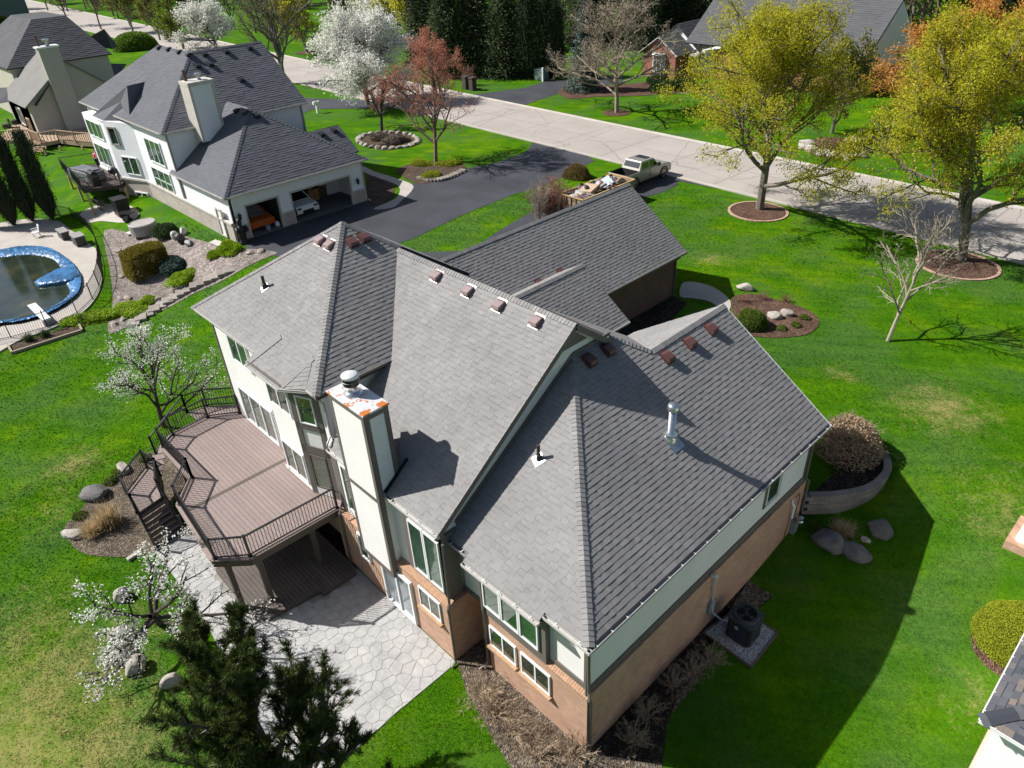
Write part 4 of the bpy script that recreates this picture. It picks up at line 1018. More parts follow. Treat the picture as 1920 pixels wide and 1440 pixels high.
# ------------------------------------------------------------------ beds round the house
drape('foundation_bed', [(-5.25, .6), (-.05, .6), (-.05, 9.0), (1.0, 9.0)]+[PT(*q)[:2] for q in ((1300, 1190), (1335, 1235), (1290, 1300), (1245, 1360), (1240, 1470), (1130, 1500), (1000, 1500), (945, 1420), (905, 1350), (876, 1300), (858, 1246))]+[(-5.25, -.6)], DIRT, .02, .5)
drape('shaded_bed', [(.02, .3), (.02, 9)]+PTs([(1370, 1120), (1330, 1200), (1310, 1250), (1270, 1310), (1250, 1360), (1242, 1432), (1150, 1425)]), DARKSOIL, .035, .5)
# gravel pad and condenser
AC0 = PT(1392, 1190); acz = zt(1.4, 7.5)
gp = [PT(*q)[:2] for q in ((1318, 1188), (1408, 1253), (1458, 1188), (1385, 1140))]
gm = MB(); gm.prism(gp, acz-.1, acz+.05); struct(gm.build('gravel_pad', GRAVEL))
m = MB()
for i in range(4): m.bar(V3(*gp[i], acz+.03), V3(*gp[(i+1) % 4], acz+.03), .05, .12)
tag(m.build('pad_edging', MT('edging_timber', (.13, .10, .075), .9)), 'low timber edging framing the white gravel pad by the brick wall', 'edging')
gr_ = random.Random(3); pv = []; tn = []
c0, e1, e2 = np.array(gp[0]), np.array(gp[1])-np.array(gp[0]), np.array(gp[3])-np.array(gp[0])
for i in range(2600):
    u_, v_ = gr_.uniform(.03, .97), gr_.uniform(.03, .97); p = (np.array(gp[0])*(1-u_)+np.array(gp[1])*u_)*(1-v_)+(np.array(gp[3])*(1-u_)+np.array(gp[2])*u_)*v_; r = gr_.uniform(.012, .03); a = gr_.random()*6.28
    b = V3(*p, acz+.05); top = b+V3(gr_.uniform(-.3, .3)*r, gr_.uniform(-.3, .3)*r, r*.8)
    cs = [b+V3(r*math.cos(a+k*2.1), r*math.sin(a+k*2.1), -.004) for k in range(3)]
    t = gr_.random()
    for k in range(3): pv.append([cs[k], cs[(k+1) % 3], top]); tn.append(t)
o = link('gravel_chips', npmesh('gravel_chips', np.array(pv), 3, tn), MT('white_chip', (.55, .55, .56), .8, tone=.45)); o['kind'] = 'stuff'
AC = thing('air_conditioner', 'dark grey air conditioner condenser standing on the white gravel pad', 'air conditioner', (AC0[0], AC0[1], acz+.05))
ax, ay, az = AC0[0], AC0[1], acz+.05
def rrect(s, r, n=6):
    out = []
    for (cx, cy, a0) in ((s-r, s-r, 0), (-(s-r), s-r, 90), (-(s-r), -(s-r), 180), (s-r, -(s-r), 270)):
        for k in range(n+1):
            t = math.radians(a0+90*k/n); out.append((ax+cx+r*math.cos(t), ay+cy+r*math.sin(t)))
    return out
ACM = MT('charcoal_condenser_paint', (.055, .062, .068), .5, .08, 3, .08); ACD = MT('condenser_louvre_dark', (.016, .017, .019), .6)
m = MB(); m.prism(rrect(.39, .12), az, az+.06); m.build('base_pan', ACM, AC)
m = MB(); m.prism(rrect(.375, .11), az+.06, az+.78); m.build('coil', ACD, AC)
for k in range(4):
    for s_ in range(-7, 8):
        a = k*math.pi/2; d = V3(math.cos(a), math.sin(a), 0); e = V3(-d[1], d[0], 0); c = V3(ax, ay, az+.42)+d*.38+e*s_*.036
        m = MB(); m.obox(c, e*.009, d*.008, V3(0, 0, .34)); m.build('louvre_slat', ACM, AC)
m = MB(); m.prism(rrect(.4, .12), az+.78, az+.84); ring_ = rrect(.4, .12)
m.lathe([(.37, .84), (.35, .93), (.29, .93), (.28, .845)], (ax, ay, az), 28); m.build('top_cover', ACM, AC)
m = MB(); m.lathe([(.27, .842), (.27, .846)], (ax, ay, az), 24); m.build('fan_well', MT('black_void', (.004, .004, .005), .9), AC)
for k in range(3):
    a = k*2.094; m = MB(); p = V3(ax, ay, az+.87)
    m.mesh([p+V3(.05*math.cos(a), .05*math.sin(a), 0), p+V3(.25*math.cos(a-.45), .25*math.sin(a-.45), .02), p+V3(.25*math.cos(a+.35), .25*math.sin(a+.35), -.02)], [(0, 1, 2)]); m.build('fan_blade', ACM, AC)
m = MB(); m.lathe([(.07, .85), (.07, .9), (.03, .92)], (ax, ay, az), 14); m.build('fan_hub', ACM, AC)
m = MB()
for r in (.12, .2, .28): m.tube([V3(ax+r*math.cos(t), ay+r*math.sin(t), az+.935) for t in np.linspace(0, 6.2832, 25)], .004, 4, False)
for k in range(12): m.bar((ax+.06*math.cos(k*.5236), ay+.06*math.sin(k*.5236), az+.935), (ax+.34*math.cos(k*.5236), ay+.34*math.sin(k*.5236), az+.935), .006, .006)
m.build('fan_guard', BLACK, AC)
m = MB(); m.box((ax-.1, ay-.386, az+.5), (ax+.0, ay-.378, az+.62)); m.build('rating_plate', WHITE, AC)


for ch_ in AC.children: ch_.scale = (1.16, 1.16, 1.16)
# ------------------------------------------------------------------ retaining wall
RW = thing('retaining_wall', 'curved grey block retaining wall holding a raised bed at the house corner', 'wall', (2, 12.5, .3))
base = [PT(*q) for q in ((1500, 972), (1540, 968), (1582, 959), (1627, 941), (1655, 915), (1668, 890), (1665, 862), (1647, 842), (1628, 831))]
bs_ = spline([p[:2] for p in base], 10, False); rz = np.interp(np.linspace(0, 1, len(bs_)), [0, .3, .55, .8, 1], [.82, .82, .72, .45, .25])
zb = [zt(*p) for p in bs_]; topz = [zb[0]+.82]*len(bs_)
RT = max(zb[0]+.80, zt(*bs_[-1])+.12)
# accumulate arc length, one block about 0.4 m long
L = [0]
for i in range(1, len(bs_)): L.append(L[-1]+np.linalg.norm(bs_[i]-bs_[i-1]))
def at_len(s_): return np.array([np.interp(s_, L, [p[0] for p in bs_]), np.interp(s_, L, [p[1] for p in bs_])])
nb = int(L[-1]/.36); courses = 5; ch = .17
for c_ in range(courses+1):
    for i in range(nb):
        s0 = L[-1]*(i+(.5 if c_ % 2 else 0))/nb; s1 = min(L[-1], s0+L[-1]/nb); 
        if s1-s0 < .05: continue
        a, b = at_len(s0+.004), at_len(s1-.004); mid = (a+b)/2
        cap = c_ == courses; z1 = RT if cap else RT-.1-(courses-1-c_)*ch; z0 = RT-.1 if cap else z1-ch
        if z1 < zt(*mid)-.05: continue
        d = unit(b-a); n = np.array([-d[1], d[0]]); off = .02 if cap else -.01*(c_ % 2)
        m = MB(); m.prism([a-n*(off), b-n*(off), b+n*.28, a+n*.28], z0+.003, z1-.003, .3+.4*random.random()); m.build('cap_block' if cap else 'block', BLOCK, RW, bevel=.012)
soil = []
for i_, p in enumerate(bs_):
    d = unit(bs_[min(i_+1, len(bs_)-1)]-bs_[max(i_-1, 0)]); soil.append(tuple(p+np.array([-d[1], d[0]])*.2))
m = MB(); m.prism([(0.02, 12.6), (.02, base[0][1]+.25)]+soil+[tuple(PT(1600, 800)[:2]), (.2, 15.3)], -.2, RT-.13); struct(m.build('raised_bed_soil', DARKSOIL))
# ------------------------------------------------------------------ boulders
def boulder_mesh(seed, sx, sy, sz):
    r = random.Random(seed); bm = bmesh.new(); bmesh.ops.create_icosphere(bm, subdivisions=4, radius=1)
    pl = [(unit((r.gauss(0, 1), r.gauss(0, 1), r.gauss(0, .7))), r.uniform(.62, .92)) for _ in range(11)]
    from mathutils import noise as mn
    for v in bm.verts:
        p = np.array(v.co)
        for n, d in pl:
            k = np.dot(p, n)
            if k > d: p = p-n*(k-d)*.85
        p = p*(1+.07*mn.noise(Vector(p*1.7+seed))+.035*mn.noise(Vector(p*5+seed)))
        v.co = (p[0]*sx, p[1]*sy, p[2]*sz)
    me = bpy.data.meshes.new('boulder'); bm.to_mesh(me); bm.free()
    at = me.attributes.new('tone', 'FLOAT', 'FACE'); at.data.foreach_set('value', [r.uniform(.45, .55)]*len(me.polygons)); return me
def boulder(q, s, mat, label, seed, name='boulder', grp=None, rot=0, dz=.55):
    p = PT(*q) if len(q) == 2 else np.array(q)
    o = link(name, boulder_mesh(seed, *s), mat, smooth=True, loc=(p[0], p[1], p[2]+s[2]*dz)); o.rotation_euler[2] = rot
    return tag(o, label, 'boulder', grp)
boulder((232, 1196), (.28, .46, .36), ROCK, 'pale upright boulder, rearmost of the three clustered on the back lawn', 11, rot=-.3)
boulder((231, 1236), (.42, .44, .36), ROCK, 'pale rounded boulder in the middle of the three on the back lawn', 12, rot=.5)
boulder((257, 1254), (.42, .38, .34), ROCK, 'pale boulder nearest the pine tree of the three on the back lawn', 13, rot=1.2)
boulder((232, 1122), (.3, .34, .33), ROCK, 'pale boulder behind the forked trunk of the lower flowering tree', 14)
boulder((322, 1285), (.26, .36, .3), ROCK, 'pale boulder half hidden by the pine branches', 15)
boulder((138, 1005), (.55, .33, .2), ROCK, 'flat white stone at the tip of the planting bed beside the stairs', 16, rot=.7)
boulder((180, 930), (.75, .5, .3), ROCKD, 'large dark grey boulder in the planting bed beside the stairs', 17, rot=.6)
boulder((232, 882), (.5, .3, .22), ROCK, 'pale flat boulder at the upper end of the bed beside the stairs', 18)
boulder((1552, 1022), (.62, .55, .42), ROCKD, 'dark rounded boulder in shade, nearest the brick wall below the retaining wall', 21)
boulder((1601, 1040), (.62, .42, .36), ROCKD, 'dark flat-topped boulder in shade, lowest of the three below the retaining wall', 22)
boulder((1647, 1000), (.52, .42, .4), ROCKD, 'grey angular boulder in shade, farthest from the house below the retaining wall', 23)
boulder((1622, 1014), (.22, .14, .1), ROCK, 'small pale stone between the dark shaded boulders', 24)
boulder((1397, 543), (.55, .3, .28), ROCK, 'pale stone at the edge of the round bed nearest the garage', 25, rot=.4)
boulder((1475, 592), (.38, .26, .28), ROCK, 'pale stone in the middle of the round front bed beside the clipped shrub', 26)
boulder((1452, 596), (.42, .3, .26), ROCK, 'pale stone touching the clipped round shrub in the front bed', 27)
# edging stone bar by the lower flowering tree
a, b = PT(240, 1052), PT(264, 1036); m = MB(); m.bar(a+V3(0, 0, .06), b+V3(0, 0, .06), .2, .14); o = m.build('edging_stone', MT('pale_edging_stone', (.46, .43, .37), .9, .15, 4, .25), bevel=.03); tag(o, 'long pale edging stone by the stairs end of the planting bed', 'stone')
bedc = spline(PTs([(122, 992), (150, 960), (180, 920), (210, 898), (245, 868), (285, 848), (330, 868), (352, 900), (325, 945), (345, 985), (340, 1000), (300, 1028), (268, 1040), (215, 1045), (150, 1035)]), 4)
drape('stair_bed', bedc, DIRT, .025, .6)
# front beds with edging
drape('island_bed', spline(PTs([(1372, 560), (1410, 552), (1470, 566), (1520, 585), (1536, 605), (1515, 627), (1462, 634), (1420, 632), (1385, 628), (1378, 600)]), 4), MULCHR, .03, .7)
def ring_bed(q, rx, label):
    c = PT(*q); pts = [(c[0]+rx*math.cos(t), c[1]+rx*.95*math.sin(t)) for t in np.linspace(0, 2*math.pi, 33)[:-1]]
    drape('tree_bed', pts, MULCHR, .03, .7)
    T = thing('bed_edging', label, 'edging', c); k = 40
    for i in range(k):
        a0, a1 = 2*math.pi*i/k+.004, 2*math.pi*(i+1)/k-.004
        P = [(c[0]+r*math.cos(a), c[1]+r*.95*math.sin(a)) for r, a in ((rx, a0), (rx+.17, a0), (rx+.17, a1), (rx, a1))]
        z = zt(*P[0]); m = MB(); m.prism(P, z-.05, z+.07, random.uniform(.3, .7)); m.build('edging_brick', MT('pink_edging_block', (.46, .30, .225), .85, .12, 5, .15), T)
ring_bed((1421, 397), 1.95, 'pinkish block ring round the mulch of the yellow-green maple nearest the driveway')
ring_bed((1795, 497), 2.1, 'pinkish block ring round the mulch of the yellow-green maple at the right edge')

drape('entry_bed', [(-13.4, 22.9), (-13.4, 14.5), (-11.1, 15), (-9, 12.5), (-8.6, 16), (-10.2, 18.2), (-11.6, 19.6), (-12.2, 22.6)], DARKSOIL, .018, .8)
# ------------------------------------------------------------------ plants
def rnd_unit(rs, n):
    v = rs.normal(size=(n, 3)); return v/np.linalg.norm(v, axis=1, keepdims=True)
def grow(rs, levels, n_child, ratio, angle, up, trunk_frac, wob=.16, len0=1.0, first=.35, spread0=None):
    """branch skeleton in unit space: arrays of segments (p0,p1,r0,r1,level) and tip points with directions"""
    segs = []; tips = []
    def branch(p, d, L, r, lev):
        n = 5 if lev < 2 else (4 if lev == 2 else 3)
        pts = [p]; dirs = [d]
        for i in range(n):
            d = unit(d+rs.normal(size=3)*wob*(0.45 if lev == 0 else 1)+V3(0, 0, up[min(lev, len(up)-1)]))
            p = p+d*L/n; pts.append(p); dirs.append(d)
        last = lev == levels-1
        r1 = r*(.45 if not last else .3)
        for i in range(n):
            segs.append((pts[i], pts[i+1], r+(r1-r)*i/n, r+(r1-r)*(i+1)/n, lev))
        if last:
            for i in range(1, n+1): tips.append((pts[i], dirs[i]))
            return
        k = n_child[lev]; f0 = first if lev == 0 else .25
        ph = rs.random()*6.28
        for j in range(k):
            t = f0+(1-f0)*(j+rs.random()*.8)/k; t = min(t, .999)
            i = int(t*n); f = t*n-i; q = pts[i]+(pts[i+1]-pts[i])*f; dd = dirs[i+1]
            a = math.radians(angle[lev]*(1+.25*rs.normal())*(1.0 if lev else (1.15-.5*t)))
            az = ph+j*2.399+rs.normal()*.3
            e1 = unit(np.cross(dd, (0.31, .2, .93) if abs(dd[2]) < .9 else (1, 0, 0))); e2 = np.cross(dd, e1)
            nd = unit(dd*math.cos(a)+(e1*math.cos(az)+e2*math.sin(az))*math.sin(a))
            branch(q, nd, L*ratio[lev]*(1.15-.55*t if lev == 0 else 1-.35*t)*rs.uniform(.8, 1.15), r*(.62 if lev == 0 else .6)*(1-.35*t), lev+1)
        if lev > 0: tips.append((pts[-1], dirs[-1]))
    branch(V3(0, 0, 0), V3(0, 0, 1), len0, 1.0, 0)
    return segs, tips
def tubes_np(segs, sides):
    P0 = np.array([s[0] for s in segs]); P1 = np.array([s[1] for s in segs]); R0 = np.array([s[2] for s in segs]); R1 = np.array([s[3] for s in segs])
    D = P1-P0; L = np.linalg.norm(D, axis=1, keepdims=True); D = D/np.maximum(L, 1e-9)
    ref = np.where(np.abs(D[:, 2:3]) < .9, np.array([[0, 0, 1.]]), np.array([[1., 0, 0]]))
    A = np.cross(D, ref); A /= np.linalg.norm(A, axis=1, keepdims=True); B = np.cross(D, A)
    out = []
    for k in range(sides):
        t0, t1 = 2*math.pi*k/sides, 2*math.pi*(k+1)/sides
        def ring(P, R, t): return P+R[:, None]*(A*math.cos(t)+B*math.sin(t))
        out.append(np.stack([ring(P0, R0, t0), ring(P0, R0, t1), ring(P1, R1, t1), ring(P1, R1, t0)], 1))
    return np.concatenate(out, 0)
def leaf_quads(rs, C, size, flat=0.0, aspect=.62, upbias=.3, axis=None):
    n = len(C); N_ = rnd_unit(rs, n); N_[:, 2] += upbias; N_ /= np.linalg.norm(N_, axis=1, keepdims=True)
    T = rnd_unit(rs, n) if axis is None else axis
    T = T-N_*np.sum(T*N_, 1, keepdims=True); T /= np.maximum(np.linalg.norm(T, axis=1, keepdims=True), 1e-6)
    B = np.cross(N_, T); s = size*rs.uniform(.6, 1.35, size=(n, 1))
    return np.stack([C-T*s, C-B*s*aspect, C+T*s, C+B*s*aspect], 1)
def fit(segs, tips, height, spread, trunk_h, tr):
    """scale the skeleton to the tree's real height and crown width; the trunk below the first limb keeps its share"""
    allp = np.array([s[1] for s in segs]); zmax = np.percentile(allp[:, 2], 99.7); rmax = np.percentile(np.hypot(allp[:, 0], allp[:, 1]), 97)
    sz = height/zmax; sxy = (spread/2)/rmax
    S = np.array([sxy, sxy, sz])
    def f(p):
        return np.asarray(p)*S
    segs = [(f(a), f(b), tr*r0, tr*r1, l) for a, b, r0, r1, l in segs]; tips = [(f(p), d) for p, d in tips]
    return segs, tips
def tree_meshes(seed, height, spread, tr, levels=4, n_child=(7, 5, 5), ratio=(.75, .55, .5), angle=(48, 42, 40), up=(.0, .06, .05, .03), first=.3,
                leaf=None, n_leaf=20000, size=.09, jit=.25, wob=.16, twig_min=.006, upbias=.3, clump=0.0, dens_top=0.0):
    rs = np.random.RandomState(seed)
    segs, tips = grow(rs, levels, n_child, ratio, angle, up, .3, wob, 1.0, first)
    segs, tips = fit(segs, tips, height, spread, 0, tr)
    segs = [(a, b, max(r0, twig_min), max(r1, twig_min*.8), l) for a, b, r0, r1, l in segs]
    big = [s for s in segs if s[4] <= 1]; small = [s for s in segs if s[4] > 1]
    V = [tubes_np(big, 7)]+([tubes_np(small, 3)] if small else [])
    V = np.concatenate(V, 0)
    wood = npmesh('wood', V, 4, rs.uniform(.3, .7, len(V)))
    lm = None
    if leaf is not None:
        T = np.array([t[0] for t in tips]); w = np.ones(len(T))
        if clump: w = np.clip(rs.gamma(1/clump, clump, len(T)), .02, 6)
        if dens_top: w = w*np.clip((T[:, 2]/height), .05, 1)**dens_top
        idx = rs.choice(len(T), n_leaf, p=w/w.sum())
        C = T[idx]+rs.normal(size=(n_leaf, 3))*jit
        cl = rs.uniform(.25, .75, len(T))[idx]
        tone = np.clip(cl+rs.normal(size=n_leaf)*.16, 0, 1)
        lm = npmesh('leaves', leaf_quads(rs, C, size, upbias=upbias), 4, tone)
    return wood, lm
def put_tree(name, label, p, wood, lm, bark, leafm, group=None, rot=0, scale=1.0, cat='tree', lean=None, crown='crown'):
    t = thing(name, label, cat, p, group); t.rotation_euler = (lean[0] if lean else 0, lean[1] if lean else 0, rot); t.scale = (scale,)*3
    o = bpy.data.objects.new('trunk', wood); COL.objects.link(o); o.parent = t
    if not wood.materials: wood.materials.append(bark)
    if lm is not None:
        o = bpy.data.objects.new(crown, lm); COL.objects.link(o); o.parent = t
        if not lm.materials: lm.materials.append(leafm)
    return t
def conifer_meshes(seed, height, spread, tr, whorls=26, per=11, droop=.25, size=.16, n_need=26, power=.9, base=.04, sub=3):
    rs = np.random.RandomState(seed); segs = [(V3(0, 0, height*i/8), V3(0, 0, height*(i+1)/8), tr*(1-i/8)+.01, tr*(1-(i+1)/8)+.01, 0) for i in range(8)]
    C, A, tone = [], [], []
    for w in range(whorls):
        t = base+(1-base)*w/whorls; z = height*t; L = spread/2*(1-t)**power*rs.uniform(.88, 1.1)+.08
        k = max(4, int(per*(1-.55*t)))
        for j in range(k):
            a = 6.283*j/k+w*1.1+rs.normal()*.15; LL = L*rs.uniform(.75, 1.08); d = V3(math.cos(a), math.sin(a), 0)
            n = 5; pts = [V3(0, 0, z)+d*LL*i/n+V3(0, 0, -droop*LL*(i/n)**1.3+.14*LL*(i/n)**3) for i in range(n+1)]
            tn = rs.uniform(.25, .75)
            for i in range(n):
                segs.append((pts[i], pts[i+1], .03*(1-i/n)+.006, .03*(1-(i+1)/n)+.004, 1))
                m_ = int(n_need*(.35+.65*i/n)); f = rs.random((m_, 1)); q = pts[i]+(pts[i+1]-pts[i])*f
                side = np.cross(d, (0, 0, 1)); off = rs.normal(size=(m_, 1))*LL*.16*(1.1-i/n*.6)
                q = q+side*off+np.array([0, 0, -.12])*np.abs(off)+rs.normal(size=(m_, 3))*.05
                C.append(q); A.append(np.tile(d, (m_, 1))+side*np.sign(off)*.9+rs.normal(size=(m_, 3))*.35); tone.append(np.clip(tn+rs.normal(size=m_)*.16+(.12*(i/n)-.05), 0, 1))
    C = np.concatenate(C); A = np.concatenate(A); tone = np.concatenate(tone)
    V = tubes_np(segs, 4)
    return npmesh('wood', V, 4, rs.uniform(.3, .7, len(V))), npmesh('needles', leaf_quads(rs, C, size, aspect=.3, upbias=.8, axis=A), 4, tone)
def blob_meshes(seed, rx, ry, rz, n, size, lump=.18, up=.4, shell=.35, flat_bottom=True, box=0, stems=10):
    """clipped or loose shrub: leaves through the outer volume of a lumpy body, stems inside"""
    rs = np.random.RandomState(seed); D = rnd_unit(rs, n); D[:, 2] = np.abs(D[:, 2]) if flat_bottom else D[:, 2]
    k = rnd_unit(rs, 14); bump_ = 1+lump*np.max(np.clip(D@k.T, 0, 1)**8, 1)-lump*.6*np.max(np.clip(D@(-k.T), 0, 1)**6, 1)
    if box: 
        m_ = np.max(np.abs(D)*np.array([1, 1, 1.0]), 1); D = D/(m_[:, None]**box)
    rad = (1-shell*rs.random(n)**2)*bump_
    C = D*rad[:, None]*np.array([rx, ry, rz]); tone = np.clip(.5+.35*(rs.random(n)-.5)+.5*(bump_-1)+.35*(rad/np.max(rad)-.85), 0, 1)
    segs = []
    for i in range(stems):
        d = rnd_unit(rs, 1)[0]; d[2] = abs(d[2])+.3; e = d/np.linalg.norm(d)*np.array([rx, ry, rz])*.85
        segs.append((V3(rs.normal()*.05, rs.normal()*.05, 0), e*.5+rs.normal(size=3)*.04, .02, .012, 0)); segs.append((segs[-1][1], e, .012, .005, 0))
    V = tubes_np(segs, 4)
    return npmesh('wood', V, 4, rs.uniform(.3, .7, len(V))), npmesh('leaves', leaf_quads(rs, C, size, upbias=up, axis=None), 4, tone)
def twiggy_meshes(seed, r, h, stems=40, size=.012, sub=5, spread=1.0, straight=.2):
    """leafless many-stemmed shrub"""
    rs = np.random.RandomState(seed); segs = []
    for i in range(stems):
        a = rs.random()*6.283; tilt = rs.random()**.7*.95*spread; d = V3(math.cos(a)*math.sin(tilt), math.sin(a)*math.sin(tilt), math.cos(tilt)); L = h*rs.uniform(.75, 1.05)*(1 if tilt < .6 else r/h*1.05)
        p = V3(rs.normal()*.06*r, rs.normal()*.06*r, 0); n = 5; q = p
        for j in range(n):
            d = unit(d+rs.normal(size=3)*straight+V3(0, 0, .04)); q2 = q+d*L/n; segs.append((q, q2, size*(1-.7*j/n), size*(1-.7*(j+1)/n), 1))
            if j >= 1:
                for _ in range(sub):
                    e = unit(d+rs.normal(size=3)*.55+V3(0, 0, .1)); l = L*rs.uniform(.12, .3); m_ = q2+e*l*.5; e2 = unit(e+rs.normal(size=3)*.3); segs.append((q2, m_, size*.4, size*.3, 2)); segs.append((m_, m_+e2*l*.5, size*.3, size*.16, 2))
            q = q2
    V = tubes_np(segs, 3); return npmesh('stems', V, 4, rs.uniform(0, 1, len(V)))
def grass_mesh(seed, r, h, n, w=.012, arch=.6):
    rs = np.random.RandomState(seed); out = []; tone = []
    for i in range(n):
        a = rs.random()*6.283; b = V3(rs.normal()*r*.18, rs.normal()*r*.18, 0); d = V3(math.cos(a), math.sin(a), 0); L = h*rs.uniform(.6, 1.1); k = rs.uniform(.2, 1)*arch
        s = np.cross(d, (0, 0, 1))*w; prev = b; t = rs.random()
        for j in range(1, 4):
            f = j/3; p = b+d*r*k*f**1.6+V3(0, 0, L*(f-.45*k*f*f)); ww = 1-.85*f; w0 = 1-.85*(f-1/3)
            out.append([prev-s*w0, prev+s*w0, p+s*ww, p-s*ww]); tone.append(t); prev = p
    return npmesh('blades', np.array(out), 4, tone)
def plant(name, label, p, parts, cat='shrub', group=None, rot=0, scale=1.0):
    t = thing(name, label, cat, p, group); t.rotation_euler[2] = rot; t.scale = (scale,)*3 if not hasattr(scale, '__len__') else scale
    for nm, me, mt in parts:
        o = bpy.data.objects.new(nm, me); COL.objects.link(o); o.parent = t
        if not me.materials: me.materials.append(mt)
    return t
def solo(name, label, p, me, mt, cat='shrub', group=None, rot=0, scale=1.0):
    if not me.materials: me.materials.append(mt)
    o = bpy.data.objects.new(name, me); COL.objects.link(o); o.location = [float(q) for q in p]; o.rotation_euler[2] = rot; o.scale = (scale,)*3 if not hasattr(scale, '__len__') else scale
    return tag(o, label, cat, group)
def topz(p, py):      # height at which the pixel row py is met straight above p
    r = 0
    lo, hi = 0.0, 40.0
    for i in range(40):
        mid = (lo+hi)/2; q = np.array(p)+V3(0, 0, mid)-CAM; y = 720-FPX*np.dot(q, CU)/np.dot(q, CF)
        if y > py: lo = mid
        else: hi = mid
    return (lo+hi)/2

def sized(q, top, wpx, p=None):
    """base point on the ground, tree height and crown width in metres from what the photo shows"""
    p = PT(*q) if p is None else np.asarray(p, float)
    return p, topz(p, top), wpx*np.dot(p+V3(0, 0, 2)-CAM, CF)/FPX
def lean_to(k):      # lean towards the right of the view (k > 0) or the left
    return (float(-CR[1]*k), float(CR[0]*k))
# two white flowering trees by the deck
p, h, sp_ = sized((308, 800), 610, 265)
w, l = tree_meshes(101, h, sp_, .12, 4, (11, 7, 5), (.85, .55, .45), (50, 38, 38), (0, .10, .08, .04), .12, 1, 5600, .038, .11, clump=1.0)
put_tree('flowering_tree', 'white flowering tree on the lawn behind the deck corner, under the tall house wall', p, w, l, BARKD, L_BLOSSOM, 'white flowering trees by the deck', rot=.4, lean=lean_to(-.12))
p, h, sp_ = sized((300, 1168), 960, 350)
w, l = tree_meshes(107, h, sp_, .15, 4, (9, 7, 5), (.95, .55, .45), (52, 40, 38), (0, .07, .06, .03), .28, 1, 4800, .040, .09, clump=1.5)
put_tree('flowering_tree', 'sparse white flowering tree with dark forked trunk, nearest the three pale boulders', p, w, l, BARKD, L_BLOSSOM, 'white flowering trees by the deck', rot=2.0, lean=lean_to(-.62))
# ------------------------------------------------------------------ near trees
# pine at the lower edge
def pine_meshes(seed, height, spread):
    rs = np.random.RandomState(seed)
    segs, tips = grow(rs, 4, (34, 10, 5), (.5, .42, .42), (72, 46, 42), (0, .12, .16, .18), .3, .14, 1.0, .04)
    segs, tips = fit(segs, tips, height, spread, 0, .16)
    V = np.concatenate([tubes_np([s for s in segs if s[4] <= 1], 6), tubes_np([(a, b, max(r0, .009), max(r1, .007), l) for a, b, r0, r1, l in segs if s_ok(l)], 3)], 0)
    wood = npmesh('wood', V, 4, rs.uniform(.3, .7, len(V)))
    C, A, tone = [], [], []
    T = [t for t in tips]
    for (p, d) in T:
        k = 24; dirs = unit(d)+rnd_unit(rs, k)*.85; dirs /= np.linalg.norm(dirs, axis=1, keepdims=True); L = rs.uniform(.06, .105, (k, 1))
        b = p-unit(d)*rs.random((k, 1))*.16; C.append(b+dirs*L); A.append(dirs); tone.append(np.clip(rs.uniform(.15, .8)+rs.normal(size=k)*.12, 0, 1))
    C = np.concatenate(C); A = np.concatenate(A); n = len(C)
    N_ = rnd_unit(rs, n); B = np.cross(A, N_); B /= np.linalg.norm(B, axis=1, keepdims=True); s = .085; wd = .0085
    Q = np.stack([C-A*s, C-B*wd, C+A*s, C+B*wd], 1)
    return wood, npmesh('needles', Q, 4, np.concatenate(tone))
def s_ok(l): return l > 1
p = PX(585, 1560, 0); h = topz(p, 1200)
w, l = pine_meshes(31, h, 5.0)
put_tree('pine_tree', 'dark green pine tree standing at the bottom edge beside the stone patio', p, w, l, BARKG, L_PINE, rot=.8)
# yellow-green maples by the street
MK = dict(levels=5, n_child=(16, 7, 5, 4), ratio=(.72, .55, .5, .45), angle=(56, 42, 40, 40), up=(0, .085, .06, .04, .02), first=.16, leaf=1, clump=.3, upbias=.5, twig_min=.012)
p, h, sp_ = sized((1424, 392), -8, 385)
w, l = tree_meshes(201, h, sp_, .30, n_leaf=80000, size=.062, jit=.26, **MK)
put_tree('maple_tree', 'yellow-green spring maple standing in the ring bed nearest the driveway', p, w, l, BARKG, L_YELLOW, 'yellow-green maples along the street')
p, h, sp_ = sized((1803, 487), 25, 430)
MK['angle'] = (60, 42, 40, 40)
w, l = tree_meshes(207, h, sp_, .30, n_leaf=80000, size=.058, jit=.25, **MK)
put_tree('maple_tree', 'yellow-green spring maple standing in the ring bed at the right edge of the photo', p, w, l, BARKG, L_YELLOW, 'yellow-green maples along the street', rot=1.0)
# leaning bare tree on the front lawn
p, h, sp_ = sized((1664, 640), 385, 215)
w, l = tree_meshes(303, h, sp_, .10, 5, (12, 7, 5, 3), (.66, .5, .45, .4), (42, 38, 36, 36), (0, .08, .06, .04, .02), .22, None, twig_min=.007)
put_tree('bare_tree', 'leaning leafless tree with pale bark on the front lawn', p, w, None, BARKL, None, lean=lean_to(.36), rot=.5)
# the orange-budded tree behind, across the street
p, h, sp_ = sized((1800, 215), 0, 320)
w, l = tree_meshes(401, h, sp_, .25, 4, (18, 8, 7), (.75, .55, .5), (56, 40, 40), (0, .09, .07, .04), .08, 1, 40000, .10, .3, upbias=.6, clump=.25)
put_tree('orange_tree', 'orange-budded tree across the street at the upper right', p, w, l, BARKG, L_ORANGE)
